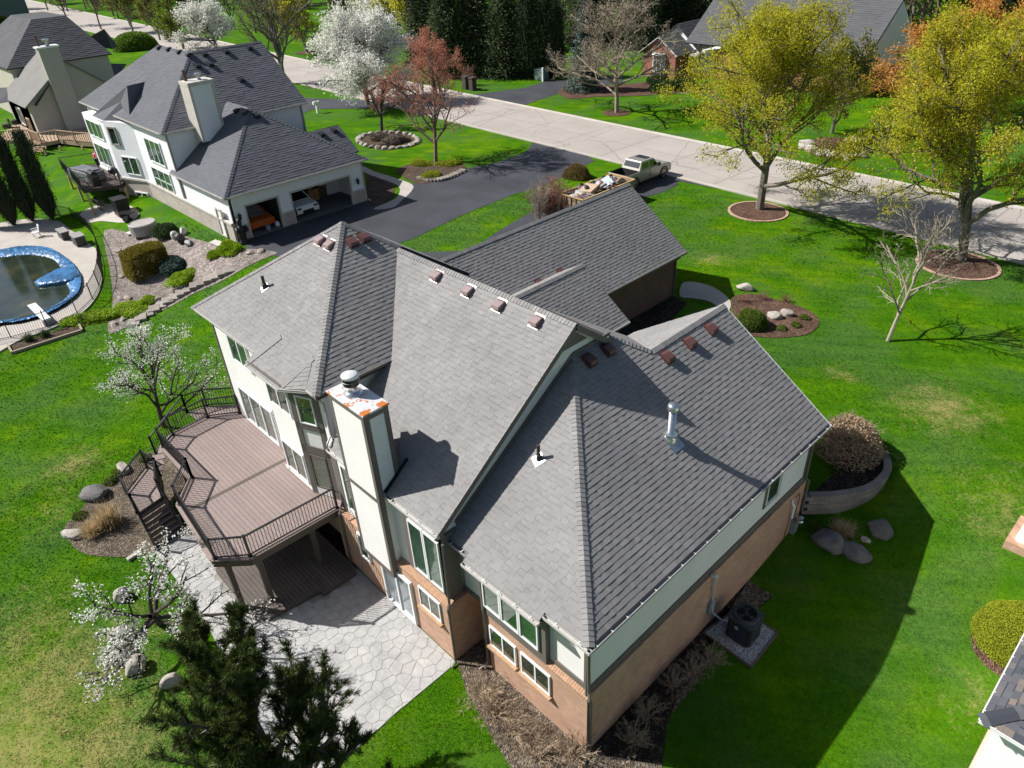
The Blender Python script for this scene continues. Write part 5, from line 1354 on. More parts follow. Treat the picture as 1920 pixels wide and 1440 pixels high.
# bare tree across the street
p, h, sp_ = sized((1156, 211), -12, 275)
w, l = tree_meshes(405, h, sp_, .26, 5, (15, 8, 6, 4), (.72, .55, .5, .42), (54, 42, 40, 38), (0, .09, .06, .04, .02), .2, 1, 9000, .06, .2, twig_min=.014)
put_tree('bare_tree', 'broad leafless tan tree in a small mulch ring across the street', p, w, l, MT('tan_bark', (.30, .25, .19), .9, .15, 3, .2), LF('tan_bud', (.36, .30, .22), .3))
# red-budded trees of the neighbour's front garden
p, h, sp_ = sized((817, 304), 62, 205)
w, l = tree_meshes(411, h, sp_, .19, 5, (14, 7, 5, 4), (.7, .55, .5, .42), (50, 40, 38, 36), (0, .10, .07, .04, .02), .18, 1, 15000, .055, .15, dens_top=1.8, twig_min=.011, upbias=.6)
put_tree('red_bud_tree', 'tall red-budded tree standing in a mulch bed beside the asphalt driveway', p, w, l, MT('brown_grey_bark', (.22, .155, .12), .9, .15, 3, .2), L_RED)
p, h, sp_ = sized((716, 246), 148, 100)
w, l = tree_meshes(413, h, sp_, .2, 5, (10, 6, 5, 3), (.74, .55, .5, .42), (46, 40, 38, 36), (0, .10, .07, .04, .02), .3, 1, 3000, .045, .1, twig_min=.010)
put_tree('red_bud_tree', 'small reddish tree with thick dark trunk in the stone-edged island bed', p, w, l, BARKD, L_RED)
# white flowering trees by the street
p, h, sp_ = sized((690, 196), 14, 190)
w, l = tree_meshes(421, h, sp_, .28, 4, (20, 9, 7), (.72, .55, .5), (60, 42, 40), (0, .06, .06, .04), .10, 1, 42000, .11, .36, clump=.5, upbias=.6)
put_tree('flowering_tree', 'large white flowering tree at the edge of the street beyond the neighbouring white house', p, w, l, BARKG, L_BLOSSOM, lean=lean_to(-.12))
p, h, sp_ = sized((408, 92), 2, 115)
w2, l2 = tree_meshes(423, h, sp_, .28, 4, (15, 8, 6), (.75, .55, .5), (54, 42, 40), (0, .08, .06, .04), .06, 1, 9000, .16, .4, clump=.8, upbias=.6, twig_min=.02)
put_tree('flowering_tree', 'white flowering tree behind the roof ridge of the neighbouring white house', p, w2, l2, BARKG, L_BLOSSOM)
p2, h2, s2 = sized((700, 78), -15, 60)
put_tree('flowering_tree', 'white flowering tree in front of the dark spruces at the top', p2, w2, l2, BARKG, L_BLOSSOM, rot=2, scale=h2/h)
# bare tree at the kerb
p, h, sp_ = sized((533, 158), -70, 165)
w, l = tree_meshes(431, h, sp_, .35, 5, (12, 7, 5, 4), (.85, .55, .5, .42), (38, 36, 36, 36), (0, .12, .08, .05, .03), .08, 1, 4000, .08, .25, twig_min=.02)
put_tree('bare_tree', 'tall leafless grey tree at the kerb beyond the neighbouring white house', p, w, l, BARKG, L_OLIVE)

# ------------------------------------------------------------------ background trees, shared shapes
lib = {}
lib['yellow'] = tree_meshes(501, 1, 1, .024, 4, (11, 7, 6), (.8, .55, .5), (50, 42, 40), (0, .08, .05, .03), .12, 1, 9000, .014, .026, upbias=.6, clump=.5)+(BARKG, L_YELLOW)
lib['lime'] = tree_meshes(503, 1, .8, .024, 4, (11, 7, 6), (.8, .55, .5), (44, 42, 40), (0, .09, .05, .03), .12, 1, 9000, .014, .026, upbias=.6, clump=.5)+(BARKG, L_LIME)
lib['bare'] = tree_meshes(505, 1, .75, .02, 5, (10, 6, 5, 4), (.8, .55, .5, .45), (42, 38, 38, 36), (0, .10, .07, .05, .03), .12, 1, 1500, .010, .02, twig_min=.0012)+(BARKG, L_BROWNL)
lib['bare2'] = tree_meshes(509, 1, .62, .02, 5, (10, 6, 5, 4), (.8, .55, .5, .45), (36, 38, 38, 36), (0, .12, .07, .05, .03), .3, 1, 2600, .010, .02, twig_min=.0012)+(MT('brown_grey_bark', (.22, .155, .12)), L_BROWNL)
lib['olive'] = tree_meshes(511, 1, .8, .022, 4, (11, 7, 6), (.8, .55, .5), (46, 42, 40), (0, .09, .05, .03), .12, 1, 6500, .013, .026, upbias=.6, clump=.6)+(BARKG, L_OLIVE)
lib['spruce'] = conifer_meshes(521, 1, .42, .016, 30, 12, .28, .016, 26)+(BARKD, L_SPRUCE)
lib['arb'] = conifer_meshes(523, 1, .30, .012, 36, 12, -.9, .014, 26, power=.45)+(BARKD, L_ARB)
def bgt(kind, q, top, label, group, width=1.0, rot=None, name=None, z=None):
    p = PT(*q); h = topz(p, top); w_, l_, bk, lf = lib[kind]
    nm = name or {'yellow': 'yellow_green_tree', 'lime': 'green_tree', 'bare': 'bare_tree', 'bare2': 'bare_tree', 'olive': 'olive_tree', 'spruce': 'spruce_tree', 'arb': 'arborvitae'}[kind]
    t = put_tree(nm, label, p, w_, l_, bk, lf, group, random.random()*6 if rot is None else rot)
    t.scale = (h*width, h*width, h); return t
for o_ in ('spruce', 'arb'): pass
# spruces and arborvitaes across the street
bgt('spruce', (845, 142), -40, 'dark green spruce, leftmost of the row across the street', 'spruces across the street')
bgt('spruce', (895, 138), -70, 'dark green spruce in the middle of the row across the street', 'spruces across the street')
bgt('spruce', (948, 143), -30, 'dark green spruce with olive tips, right end of the row across the street', 'spruces across the street', 1.1)
bgt('spruce', (800, 120), -60, 'dark spruce half hidden behind the red-budded tree', 'spruces across the street')
for x, tp, lb in ((992, -10, 'leftmost of the columnar arborvitaes beside the far asphalt driveway'), (1010, 8, 'second columnar arborvitae from the left beside the far asphalt driveway'), (1026, 2, 'third columnar arborvitae from the left beside the far asphalt driveway'), (1040, 15, 'columnar arborvitae closest to the blue spruce')):
    bgt('arb', (x, 146), tp, lb, 'columnar arborvitaes across the street', .85)
w, l = conifer_meshes(531, 10.5, 5.2, .2, 26, 11, .3, .17, 30)
put_tree('blue_spruce', 'blue-grey spruce with a bare lower trunk in the mulch bed across the street', PT(1094, 170), w, l, BARKD, L_BLUE)
w, l = conifer_meshes(533, 13, 6.0, .2, 26, 10, .2, .2, 20)
put_tree('blue_spruce', 'tall grey-green spruce in front of the white gable at the upper right', PT(1628, 150), w, l, BARKD, L_BLUE)
# arborvitaes by the neighbour's pool
for x, y, tp, lb in ((100, 412, 255, 'rightmost dark arborvitae beside the pool fence, tallest'), (62, 416, 262, 'second arborvitae from the right beside the pool'), (28, 424, 278, 'third arborvitae from the right beside the pool'), (-8, 430, 300, 'arborvitae cut by the left edge beside the pool')):
    bgt('arb', (x, y), tp, lb, 'arborvitaes beside the pool', .5)
# trees along the top
for kind, q, tp, lb, wd in (
    ('yellow', (575, 97), -40, 'yellow-green tree across the street, next to the large white flowering tree', 1.15),
    ('lime', (345, 92), -30, 'yellow-green tree right of the round green shrub behind the roofs', 1.1),
    ('yellow', (700, 70), -60, 'yellow-green tree behind the large white flowering tree', 1.0),
    ('yellow', (770, 95), -60, 'yellow-green tree left of the dark spruces', 1.0),
    ('olive', (250, 62), -40, 'olive tree above the round green shrub', 1.0),
    ('olive', (300, 75), -30, 'olive spring tree left of the yellow-green tree behind the roofs', .9),
    ('lime', (650, 40), -50, 'green tree at the top above the large white flowering tree', 1.1),
    ('lime', (985, 95), -40, 'bright green tree behind the columnar arborvitaes', .9),
    ('bare2', (190, 55), -40, 'brown leafless tree behind the far beige house', 1.0),
    ('bare2', (130, 48), -50, 'brown leafless tree above the far beige roof', 1.0),
    ('bare', (480, 62), -70, 'grey leafless tree beyond the bend of the street', 1.0),
    ('bare', (440, 55), -60, 'grey leafless tree left of the street bend', 1.0),
    ('olive', (1560, 250), 60, 'small olive-leaved tree in the stone-edged bed across the street', .9)):
    bgt(kind, q, tp, lb, 'trees along the far side of the street', wd)
# the far wood
wr = random.Random(77); kinds = ['bare', 'bare2', 'bare', 'olive', 'bare2', 'bare', 'lime']
WL = {'bare': 'grey leafless tree in the far wood along the top', 'bare2': 'brown leafless tree in the far wood along the top', 'olive': 'olive spring-green tree in the far wood along the top', 'lime': 'fresh green tree in the far wood along the top', 'spruce': 'dark evergreen in the far wood along the top', 'yellow_': 'yellow-green tree in the far wood along the top'}
lib['yellow_'] = lib['yellow']
def wood_tree(x, y, k, h, wd=1.0):
    w_, l_, bk, lf = lib[k]; nm = {'yellow_': 'yellow_green_tree', 'bare': 'bare_tree', 'bare2': 'bare_tree', 'olive': 'olive_tree', 'lime': 'green_tree', 'spruce': 'spruce_tree'}[k]
    t = put_tree(nm, WL[k], (x, y, PLATEAU), w_, l_, bk, lf, {'bare': 'grey trees in the far wood', 'bare2': 'brown trees in the far wood', 'olive': 'olive trees in the far wood', 'lime': 'green trees in the far wood', 'spruce': 'evergreens in the far wood', 'yellow_': 'yellow trees in the far wood'}[k], wr.random()*6.28)
    t.scale = (h*wd, h*wd, h)
def row(n, x0, x1, y0, y1, ks, h0, h1):
    for i in range(n):
        px_ = x0+(x1-x0)*(i+wr.random())/n; c = PX(px_, wr.uniform(y0, y1), PLATEAU); wood_tree(c[0], c[1], wr.choice(ks), wr.uniform(h0, h1))
B_ = ['bare', 'bare2', 'bare', 'olive', 'bare2']
row(15, 1640, 2010, 60, 100, B_+['lime'], 12, 17); row(12, 1560, 2010, 25, 55, B_, 13, 18); row(13, 1180, 1660, 8, 45, B_, 14, 19); row(12, 1000, 1950, -35, -5, B_, 14, 20)
row(9, 1190, 1480, 45, 68, ['spruce', 'spruce', 'bare2'], 11, 14)
row(10, 1010, 1220, 60, 100, ['bare2', 'bare', 'spruce'], 11, 15); row(10, 740, 1040, 20, 60, ['olive', 'lime', 'spruce', 'bare'], 12, 16)
row(14, 540, 1000, -10, 30, ['lime', 'olive', 'bare', 'yellow_'], 11, 15)
row(14, 200, 560, -10, 30, ['olive', 'bare', 'bare2', 'lime'], 10, 14); row(12, -40, 280, 5, 40, ['bare2', 'bare', 'spruce', 'olive'], 10, 13); row(10, -60, 700, -45, -25, ['bare2', 'bare', 'spruce'], 12, 16)

# ------------------------------------------------------------------ shrubs
w, l = blob_meshes(601, 1.15, 1.15, 1.4, 60000, .02, .10, up=.2, shell=.3)
plant('round_shrub', 'large clipped golden-green round shrub at the right edge beside the gravel-brick roof corner', PT(1898, 1205), [('stems', w, TWIG), ('foliage', l, L_GOLD)])
w, l = blob_meshes(603, .85, .8, .95, 9000, .034, .16, up=.3, shell=.35)
plant('round_shrub', 'clipped dark yellow-green shrub in the round front bed', PT(1411, 612), [('stems', w, TWIG), ('foliage', l, L_BOX)])
me = twiggy_meshes(605, 1.15, 1.5, 110, .016, 10, 1.15, .22)
_w, dl = blob_meshes(606, 1.3, 1.3, 1.55, 9000, .045, .08, shell=.5)
plant('round_shrub', 'tan leafless shrub clipped to a dome in the raised bed by the retaining wall', np.append(PX(1588, 846, RT-.1)[:2], RT-.13), [('stems', me, TWIGT), ('foliage', dl, LF('dead_tan_leaf', (.36, .26, .17), .45, .2))])
me = twiggy_meshes(607, .9, .9, 34, .012, 6, 1.3, .25)
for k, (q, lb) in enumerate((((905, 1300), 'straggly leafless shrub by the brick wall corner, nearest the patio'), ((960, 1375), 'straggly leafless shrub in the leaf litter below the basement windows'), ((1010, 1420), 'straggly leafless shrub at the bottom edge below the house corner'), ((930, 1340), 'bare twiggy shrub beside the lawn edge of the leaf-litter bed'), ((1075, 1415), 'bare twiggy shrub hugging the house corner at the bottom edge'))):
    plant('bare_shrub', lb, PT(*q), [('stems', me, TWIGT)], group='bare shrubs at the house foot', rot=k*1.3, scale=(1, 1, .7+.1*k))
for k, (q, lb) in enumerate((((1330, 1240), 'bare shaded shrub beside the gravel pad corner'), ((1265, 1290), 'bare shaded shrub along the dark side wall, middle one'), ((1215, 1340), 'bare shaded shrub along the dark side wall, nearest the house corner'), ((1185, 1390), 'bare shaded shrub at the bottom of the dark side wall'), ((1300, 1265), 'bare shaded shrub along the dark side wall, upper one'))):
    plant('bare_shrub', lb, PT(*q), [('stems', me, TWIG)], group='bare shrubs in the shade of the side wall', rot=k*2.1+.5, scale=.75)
gm = grass_mesh(611, .9, 1.0, 420)
solo('ornamental_grass', 'dry tan ornamental grass clump in the bed beside the deck stairs', PT(205, 985), gm, L_TANG, 'grass clump', scale=1.2)
solo('ornamental_grass', 'second dry tan grass clump lying toward the white flat stone', PT(178, 1000), gm, L_TANG, 'grass clump', rot=2, scale=(1.1, 1.1, .7))
solo('ornamental_grass', 'dry grey grass clump among the shaded boulders', PT(1580, 1000), gm, MT('grey_dry_grass', (.30, .27, .23), .9, tone=.3), 'grass clump', rot=1, scale=(1, 1, .5))
w, l = blob_meshes(613, .28, .28, .24, 700, .03, .2, stems=4)
for k, (q, lb) in enumerate((((1465, 618), 'small green plant in the front bed, left of three'), ((1492, 612), 'small green plant in the front bed, middle of three'), ((1508, 598), 'small green plant in the front bed, right of three'))):
    plant('small_plant', lb, PT(*q), [('stems', w, TWIG), ('foliage', l, L_BOX)], 'plant', 'small green plants in the front bed', rot=k)
for k, (q, lb) in enumerate((((208, 905), 'bright green small plant beside the dark boulder of the stair bed'), ((222, 890), 'small green plant near the upper end of the stair bed'), ((150, 970), 'small green plant near the white flat stone'), ((275, 862), 'small green plant by the landing posts'), ((1527, 990), 'dark small green plant under the retaining wall end'))):
    plant('small_plant', lb, PT(*q), [('stems', w, TWIG), ('foliage', l, L_SPRING)], 'plant', 'small plants in the stair bed', rot=k, scale=1.1)
me = twiggy_meshes(615, .5, .45, 30, .010, 5, 1.2, .3)
for k, (q, lb) in enumerate((((1430, 562), 'reddish dormant perennial behind the clipped shrub of the front bed'), ((1475, 566), 'reddish dormant perennial at the lawn side of the front bed'), ((1395, 566), 'reddish dormant perennial beside the front walk'))):
    plant('dormant_perennial', lb, PT(*q), [('stems', me, TWIGR)], 'plant', 'dormant perennials in the front bed', rot=k)
# shrubs near the driveway
me = twiggy_meshes(617, 2.0, 2.4, 120, .020, 9, 1.15, .2)
plant('bare_shrub', 'large reddish leafless shrub mass on the strip between the two driveways', PT(1030, 400), [('stems', me, TWIGR)])
me2 = twiggy_meshes(619, 1.3, 2.6, 26, .022, 5, .6, .12)
plant('bare_shrub', 'tall grey leafless shrub with few stems next to the garage ridge', PT(1010, 415), [('stems', me2, MT('grey_twig', (.30, .26, .21), .9, tone=.3))])
w, l = blob_meshes(621, 1.2, 1.0, 1.0, 6000, .05, .2)
plant('round_shrub', 'olive-red clipped shrub behind the leafless shrub mass between the driveways', PT(1082, 332), [('stems', w, TWIG), ('foliage', l, LF('olive_red_leaf', (.15, .10, .035), .45))])
# ------------------------------------------------------------------ neighbouring white house
NH = thing('white_house', 'white-sided neighbouring house with slate-grey hip roofs and an open three-car garage', 'house', (-52, 14, 0))
NR = Roof(NH, NSHING, .22, (.5, .7, .9), .017, 0, 9)
az_, ay_ = 8.4, 9.5
A1, A2 = V3(-55.3, 15.5, 12.6), V3(-61.9, 15.5, 12.6)
nAS = V3(0, -.7, 1)
NR.plane([(-67.9, 9.5, 8.4), (-49.3, 9.5, 8.4), A1, A2], (0, -1, -1)); NR.plane([(-49.3, 9.5, 8.4), (-49.3, 21.66, 8.4), (-55.3, 21.66, 12.6), A1], (1, 0, -1))
NR.plane([A1, (-55.3, 21.66, 12.6), (-61.3, 21.66, 8.4), (-61.3, 16, 8.4)], (-1, 0, -1)); NR.plane([A2, (-67.9, 9.5, 8.4), (-67.9, 21.5, 8.4)], (-1, 0, -1)); NR.plane([A1, A2, (-67.9, 21.5, 8.4), (-61.3, 21.5, 8.4)], (0, 1, -1))
NR.ridge((-49.3, 9.5, 8.41), A1+V3(0, 0, .01), (.7, 0, 1), (0, -.7, 1), .3, .2, False); NR.ridge(A1+V3(0, 0, .01), (-55.3, 21.66, 12.61), (.7, 0, 1), (-.7, 0, 1), .3, .2, False); NR.ridge(A1, A2, (0, -.7, 1), (0, .7, 1), .3, .2, False)
G1 = V3(-47, 15.5, 9.43)
NR.plane([(-41.1, 9.6, 5.3), (-41.1, 21.4, 5.3), G1], (1, 0, -1)); NR.plane([(-50.5, 9.6, 5.3), (-41.1, 9.6, 5.3), G1, (-50.5, 15.5, 9.43)], (0, -1, -1)); NR.plane([G1, (-50.5, 15.5, 9.43), (-50.5, 21.4, 5.3), (-41.1, 21.4, 5.3)], (0, 1, -1))
NR.ridge((-41.1, 9.6, 5.31), G1+V3(0, 0, .01), (.7, 0, 1), (0, -.7, 1), .3, .2, False); NR.ridge((-41.1, 21.4, 5.31), G1+V3(0, 0, .01), (.7, 0, 1), (0, .7, 1), .3, .2, False)
e_ = PX(673, 283, 4.9); r_ = PXY(634, 234, e_[1]); pr_ = (r_[2]-4.9)/(e_[0]-r_[0])
NR.plane([(e_[0], e_[1]-7, 4.9), (e_[0], e_[1], 4.9), (r_[0], e_[1], r_[2]), (r_[0], e_[1]-7, r_[2])], (1, 0, -1)); NR.plane([(r_[0], e_[1]-7, r_[2]), (r_[0], e_[1], r_[2]), (r_[0]-3, e_[1], r_[2]-2), (r_[0]-3, e_[1]-7, r_[2]-2)], (-1, 0, -1))
NR.finish()
m = MB(); m.prism([(e_[0]-.3, e_[1]-4), (e_[0]-.3, e_[1]-.3), (r_[0]-2.5, e_[1]-.3), (r_[0]-2.5, e_[1]-4)], 1.5, 4.85); m.build('porch_wall', NSIDING, NH)
# bay roof
b1, b2, b3 = PX(170, 219, 7.9), PX(191, 229, 7.9), PX(238, 227, 8.0)
b4 = onp((243, 217), (0, 9.5, 8.4), nAS); b5 = PX(226, 191, 9.35); b6 = PX(238, 161, 10.6); b7 = onp((272, 153), (0, 9.5, 8.4), nAS); b8 = onp((195, 200), (0, 9.5, 8.4), nAS)
m = MB(); m.poly([b1, b2, b5]).poly([b1, b5, b6, b8]).poly([b2, b3, b4, b5]).poly([b5, b4, b7, b6]); m.build('bay_roof', NSHING, NH)
# walls
m = MB(); m.prism([(-67.5, 9.9), (-49.7, 9.9), (-49.7, 21.2), (-67.5, 21.2)], 3.3, 8.3); m.build('siding_wall', NSIDING, NH)
m = MB(); m.prism([(-67.45, 9.8), (-41.45, 9.8), (-41.45, 10.1), (-49.6, 10.2), (-49.6, 21.1), (-67.45, 21.1)], -.4, 3.3); m.build('brick_wall', NBRICK, NH)
m = MB(); m.box((-67.5, 9.72, 3.25), (-41.4, 9.95, 3.42)); m.build('water_table', MT('cream_trim', (.55, .51, .46), .6), NH)
bay = [(-65.2, 9.95), (-65.2, 8.75), (-60.0, 8.75), (-56.6, 9.9)]
m = MB(); m.prism(bay, 3.4, 8.0); m.build('bay_siding', NSIDING, NH)
m = MB(); m.prism([(-65.2, 9.9), (-65.2, 8.78), (-60.0, 8.78), (-56.7, 9.85)], -.4, 3.25); m.build('bay_brick', NBRICK, NH)
m = MB(); m.prism([(-65.3, 9.9), (-65.3, 8.65), (-59.95, 8.65), (-56.4, 9.9)], 3.25, 3.4); m.build('bay_trim', MATS['cream_trim'], NH)
m = MB(); m.mesh([(-49.72, 9.9, 8.25), (-49.72, 21.2, 8.25), (-49.9, 21.2, 12.2), (-61, 21.2, 8.25), (-55.3, 21.2, 12.3)], [(3, 4, 1)]); m.build('front_gable', NSIDING, NH)
# garage box with two door openings
GX = -41.5; GF = 2.03
def gbox(lo, hi, nm='garage_wall', mt=NSIDING): b = MB(); b.box(lo, hi); return b.build(nm, mt, NH)
gbox((GX-.2, 9.95, 2.95), (GX, 10.98, 5.2)); gbox((GX-.2, 13.7, 2.95), (GX, 14.58, 5.2)); gbox((GX-.2, 19.85, 2.95), (GX, 20.95, 5.2)); gbox((GX-.2, 10.98, 4.38), (GX, 13.7, 5.2)); gbox((GX-.2, 14.58, 4.38), (GX, 19.85, 5.2))
for y0, y1 in ((9.9, 10.98), (13.7, 14.58), (19.85, 21.0)): gbox((GX-.25, y0, 1.5), (GX+.05, y1, 2.95), 'garage_pier', NBRICK); gbox((GX-.26, y0-.02, 2.95), (GX+.09, y1+.02, 3.06), 'pier_cap', MATS['cream_trim'])
for (y0, y1) in ((10.98, 13.7), (14.58, 19.85)):
    b = MB(); b.box((GX-.22, y0-.001, GF), (GX+.03, y0+.12, 4.3)); b.box((GX-.22, y1-.12, GF), (GX+.03, y1+.001, 4.3)); b.box((GX-.22, y0, 4.28), (GX+.03, y1, 4.4)); b.build('door_casing', MATS['cream_trim'], NH)
gbox((-49.6, 10.0, 3.3), (GX, 10.15, 5.2)); gbox((-49.6, 20.8, 1.5), (GX-.2, 20.95, 5.2)); gbox((-48.9, 10.1, 1.8), (-48.7, 20.9, 5.2), 'garage_back_wall', MT('garage_board', (.07, .068, .065), .9)); gbox((-48.9, 10.1, 5.2), (GX, 20.9, 5.26), 'garage_ceiling', MATS['garage_board']); gbox((-48.9, 10.1, 1.9), (GX+.15, 20.9, GF), 'garage_floor', MT('garage_concrete', (.16, .155, .15), .7)); gbox((-48.0, 13.8, GF), (GX-.3, 13.95, 5.2), 'garage_partition', MATS['garage_board'])  # interior boards darkened, part of the garage's shade is in their colour
for y in (10.45, 20.35):
    b = MB(); b.lathe([(.04, -.2), (.1, -.12), (.12, .1), (.14, .14), (.05, .26), (.02, .3)], (GX+.18, y, 3.7), 8); b.bar((GX, y, 3.95), (GX+.18, y, 3.9), .04, .04); b.build('wall_lantern', BLACK, NH)
gutter(NH, (-41.08, 9.6, 5.31), (-41.08, 21.45, 5.31), (1, 0, 0), False, mat=MATS['cream_trim']); gutter(NH, (-50.4, 9.58, 5.31), (-41.08, 9.58, 5.31), (0, -1, 0), False, mat=MATS['cream_trim']); gutter(NH, (-67.9, 9.48, 8.41), (-49.28, 9.48, 8.41), (0, -1, 0), False, mat=MATS['cream_trim']); gutter(NH, (-49.28, 9.5, 8.41), (-49.28, 21.7, 8.41), (1, 0, 0), False, mat=MATS['cream_trim'])
m = MB(); m.box((-49.75, 9.85, 3.4), (-49.62, 9.98, 8.3)); m.box((-49.75, 21.1, 5), (-49.62, 21.25, 8.3)); m.build('corner_board', MT('grey_trim', (.33, .31, .28), .6), NH)
for q in (((-41.42, 9.95, 5.2), (-41.42, 9.92, 3.2), (-41.38, 9.88, 1.95)), ((-41.42, 20.98, 5.2), (-41.42, 20.98, 2.2), (-41.1, 21.1, 2.05))): downspout(NH, q, MATS['cream_trim'])
def winpx(parent, bl, br, top, Y, cols, rows=1, glass=GLASS, frame=VINYL):
    a, b, t = PXY(*bl, Y), PXY(*br, Y), PXY(*top, Y)
    return window(parent, (a[0], Y, a[2]), (1, 0, 0), b[0]-a[0], max(.4, t[2]-a[2]), (0, -1, 0), cols, frame, glass, .075, .08, rows)
winpx(NH, (284, 301), (312, 312), (274, 258), 9.88, 3, 1, GLASSG); winpx(NH, (297, 352), (330, 366), (287, 312), 9.88, 3, 2, GLASSG); winpx(NH, (316, 404), (325, 408), (310, 384), 9.78, 1); winpx(NH, (333, 411), (343, 416), (328, 394), 9.78, 1)
cA, cB = V3(-60.0, 8.75, 0), V3(-56.6, 9.9, 0); cu2 = unit(cB-cA); cn2 = V3(cu2[1], -cu2[0], 0)
window(NH, cA+cu2*.9+V3(0, 0, 3.75), cu2, 1.9, 1.5, cn2, 2, VINYL, GLASSG, .075, .08); window(NH, cA+cu2*.35+V3(0, 0, 6.1), cu2, 1.0, 1.5, cn2, 1, MATS['grey_trim'], GLASS, .12, .1); window(NH, cA+cu2*1.2+V3(0, 0, 1.2), cu2, 1.6, 1.1, cn2, 2, VINYL, GLASS, .09, .1)
window(NH, (-64.6, 8.74, 6.2), (1, 0, 0), 3.6, 1.4, (0, -1, 0), 3, VINYL, GLASSG, .075, .08); window(NH, (-64.6, 8.74, 3.8), (1, 0, 0), 3.6, 1.8, (0, -1, 0), 3, VINYL, GLASSG, .075, .08); window(NH, (-63.6, 8.76, 1.3), (1, 0, 0), 2, 1.1, (0, -1, 0), 2, VINYL, GLASS, .1, .1)
window(NH, (-43.6, 9.79, 2.05), (1, 0, 0), .95, 2.1, (0, -1, 0), 1, MATS['cream_trim'], WHITE, .12, .1, name='side_door')
m = MB(); m.box((-49.9, 12.1, 7.4), (-48.45, 13.9, 11.5)); NCH = m.build('chimney', NSIDING, NH)
m = MB(); m.box((-49.95, 12.02, 7.4), (-48.42, 12.2, 11.5)); m.box((-48.5, 13.72, 7.4), (-48.42, 13.95, 11.5)); m.box((-49.98, 12.0, 11.3), (-48.4, 14.0, 11.56)); m.build('trim_board', MATS['cream_trim'], NCH)
m = MB(); m.tube([(-49.5, 12.4, 11.5), (-49.5, 12.4, 12.3)], .12, 10); m.build('flue', MT('dark_rust_flue', (.10, .07, .05), .6), NCH)
m = MB(); m.lathe([(.2, 0), (.14, .1), (.14, .3), (.26, .3), (.26, .42), (.05, .48)], (-49.1, 13.2, 11.56), 14); m.build('flue_cap', STEEL, NCH)
DV = MT('dark_roof_vent', (.03, .031, .035), .5)
for q in ((299, 90), (317, 93), (337, 98), (355, 103)): roof_vent(NH, onp(q, (0, 9.5, 8.4), nAS), (0, -1, -1), nAS, DV, 1.1)
for q in ((383, 102), (424, 97), (370, 124), (394, 121), (467, 90), (452, 150)): roof_vent(NH, onp(q, (-49.3, 0, 8.4), V3(.7, 0, 1)), (1, 0, -1), V3(.7, 0, 1), DV, 1.1)
nGE, nGS = V3(.7, 0, 1), V3(0, -.7, 1)
for q in ((481, 217),): roof_vent(NH, onp(q, (-41.1, 0, 5.3), nGE), (1, 0, -1), nGE, DV, 1.1)
for q in ((445, 208), (461, 212)): roof_vent(NH, onp(q, (0, 9.6, 5.3), nGS), (0, -1, -1), nGS, DV, 1.1)
for q in ((603, 252), (626, 245)): roof_vent(NH, onp(q, (e_[0], 0, 4.9), V3(pr_, 0, 1)), (1, 0, -1), V3(pr_, 0, 1), DV, 1.1)

# ------------------------------------------------------------------ vehicles
def wheel(parent, c, r=.4, w=.27, side=1):
    c = np.asarray(c, float); m = MB(); a = V3(w/2, 0, 0)
    prof = [(-.5, .72), (-.5, .93), (-.32, 1), (.32, 1), (.5, .93), (.5, .72)]
    n = 22; b = len(m.v)
    for (o_, k) in prof:
        for j in range(n):
            t = 6.2832*j/n; m.v.append((c[0]+o_*w, c[1]+r*k*math.cos(t), c[2]+r*k*math.sin(t)))
    for i in range(len(prof)-1):
        for j in range(n): m.f.append((b+i*n+j, b+i*n+(j+1) % n, b+(i+1)*n+(j+1) % n, b+(i+1)*n+j)); m.t.append(.5)
    o = m.build('wheel', MT('tyre_rubber', (.018, .018, .019), .85), parent)
    h = MB(); cc = c+V3(side*w*.36, 0, 0)
    for k in range(6):
        t = k*1.0472; d = V3(0, math.cos(t), math.sin(t)); h.bar(cc, cc+d*r*.7, .03, .09, (1, 0, 0))
    h.tube([cc+V3(side*.02, .73*r*math.cos(t), .73*r*math.sin(t)) for t in np.linspace(0, 6.2832, 22)], .022, 5, False); h.tube([cc-V3(.03, 0, 0), cc+V3(.04, 0, 0)], .08, 10)
    h.build('rim', MT('alloy_rim', (.32, .32, .33), .35, metal=.7), o)
    return o
tw = PX(1243, 333, 2.0); TX = tw[0]-.95; TY = tw[1]     # front axle
TR = thing('pickup_truck', 'beige crew-cab pickup truck parked on the driveway facing the street', 'truck', (TX, TY-1.8, 2.02))
BE = MT('champagne_truck_paint', (.36, .335, .285), .32, .03, 1, .02, metal=.35, coat=.6); z0 = 2.02
def T(x, y, z): return (TX+x, TY+y, z0+z)
body = MB()
prof = [(.95, .45), (.98, .75), (.93, 1.02), (.55, 1.14), (-.75, 1.2), (-1.2, 1.24), (-4.75, 1.26), (-4.85, 1.2), (-4.88, .55), (-4.2, .42), (.5, .38)]
k = len(prof)
for s_, ww in ((-1, .94), (-1, 1.0), (1, 1.0), (1, .94)): pass
secs = [(-1.0, .0), (-.97, .03), (.97, .03), (1.0, .0)]
b0 = len(body.v)
for xx, dz in ((-1.0, -.05), (-.93, 0), (.93, 0), (1.0, -.05)):
    for (y, z) in prof: body.v.append(T(xx, y, z+(dz if z > .7 else 0)))
for s_ in range(3):
    for i in range(k):
        j = (i+1) % k
        if s_ == 1 and i == 5: continue          # leave the bed open
        body.f.append((b0+s_*k+i, b0+s_*k+j, b0+(s_+1)*k+j, b0+(s_+1)*k+i)); body.t.append(.5)
body.f.append(tuple(b0+i for i in range(k))); body.f.append(tuple(b0+3*k+i for i in reversed(range(k)))); body.t += [.5, .5]
TB = body.build('body', BE, TR)
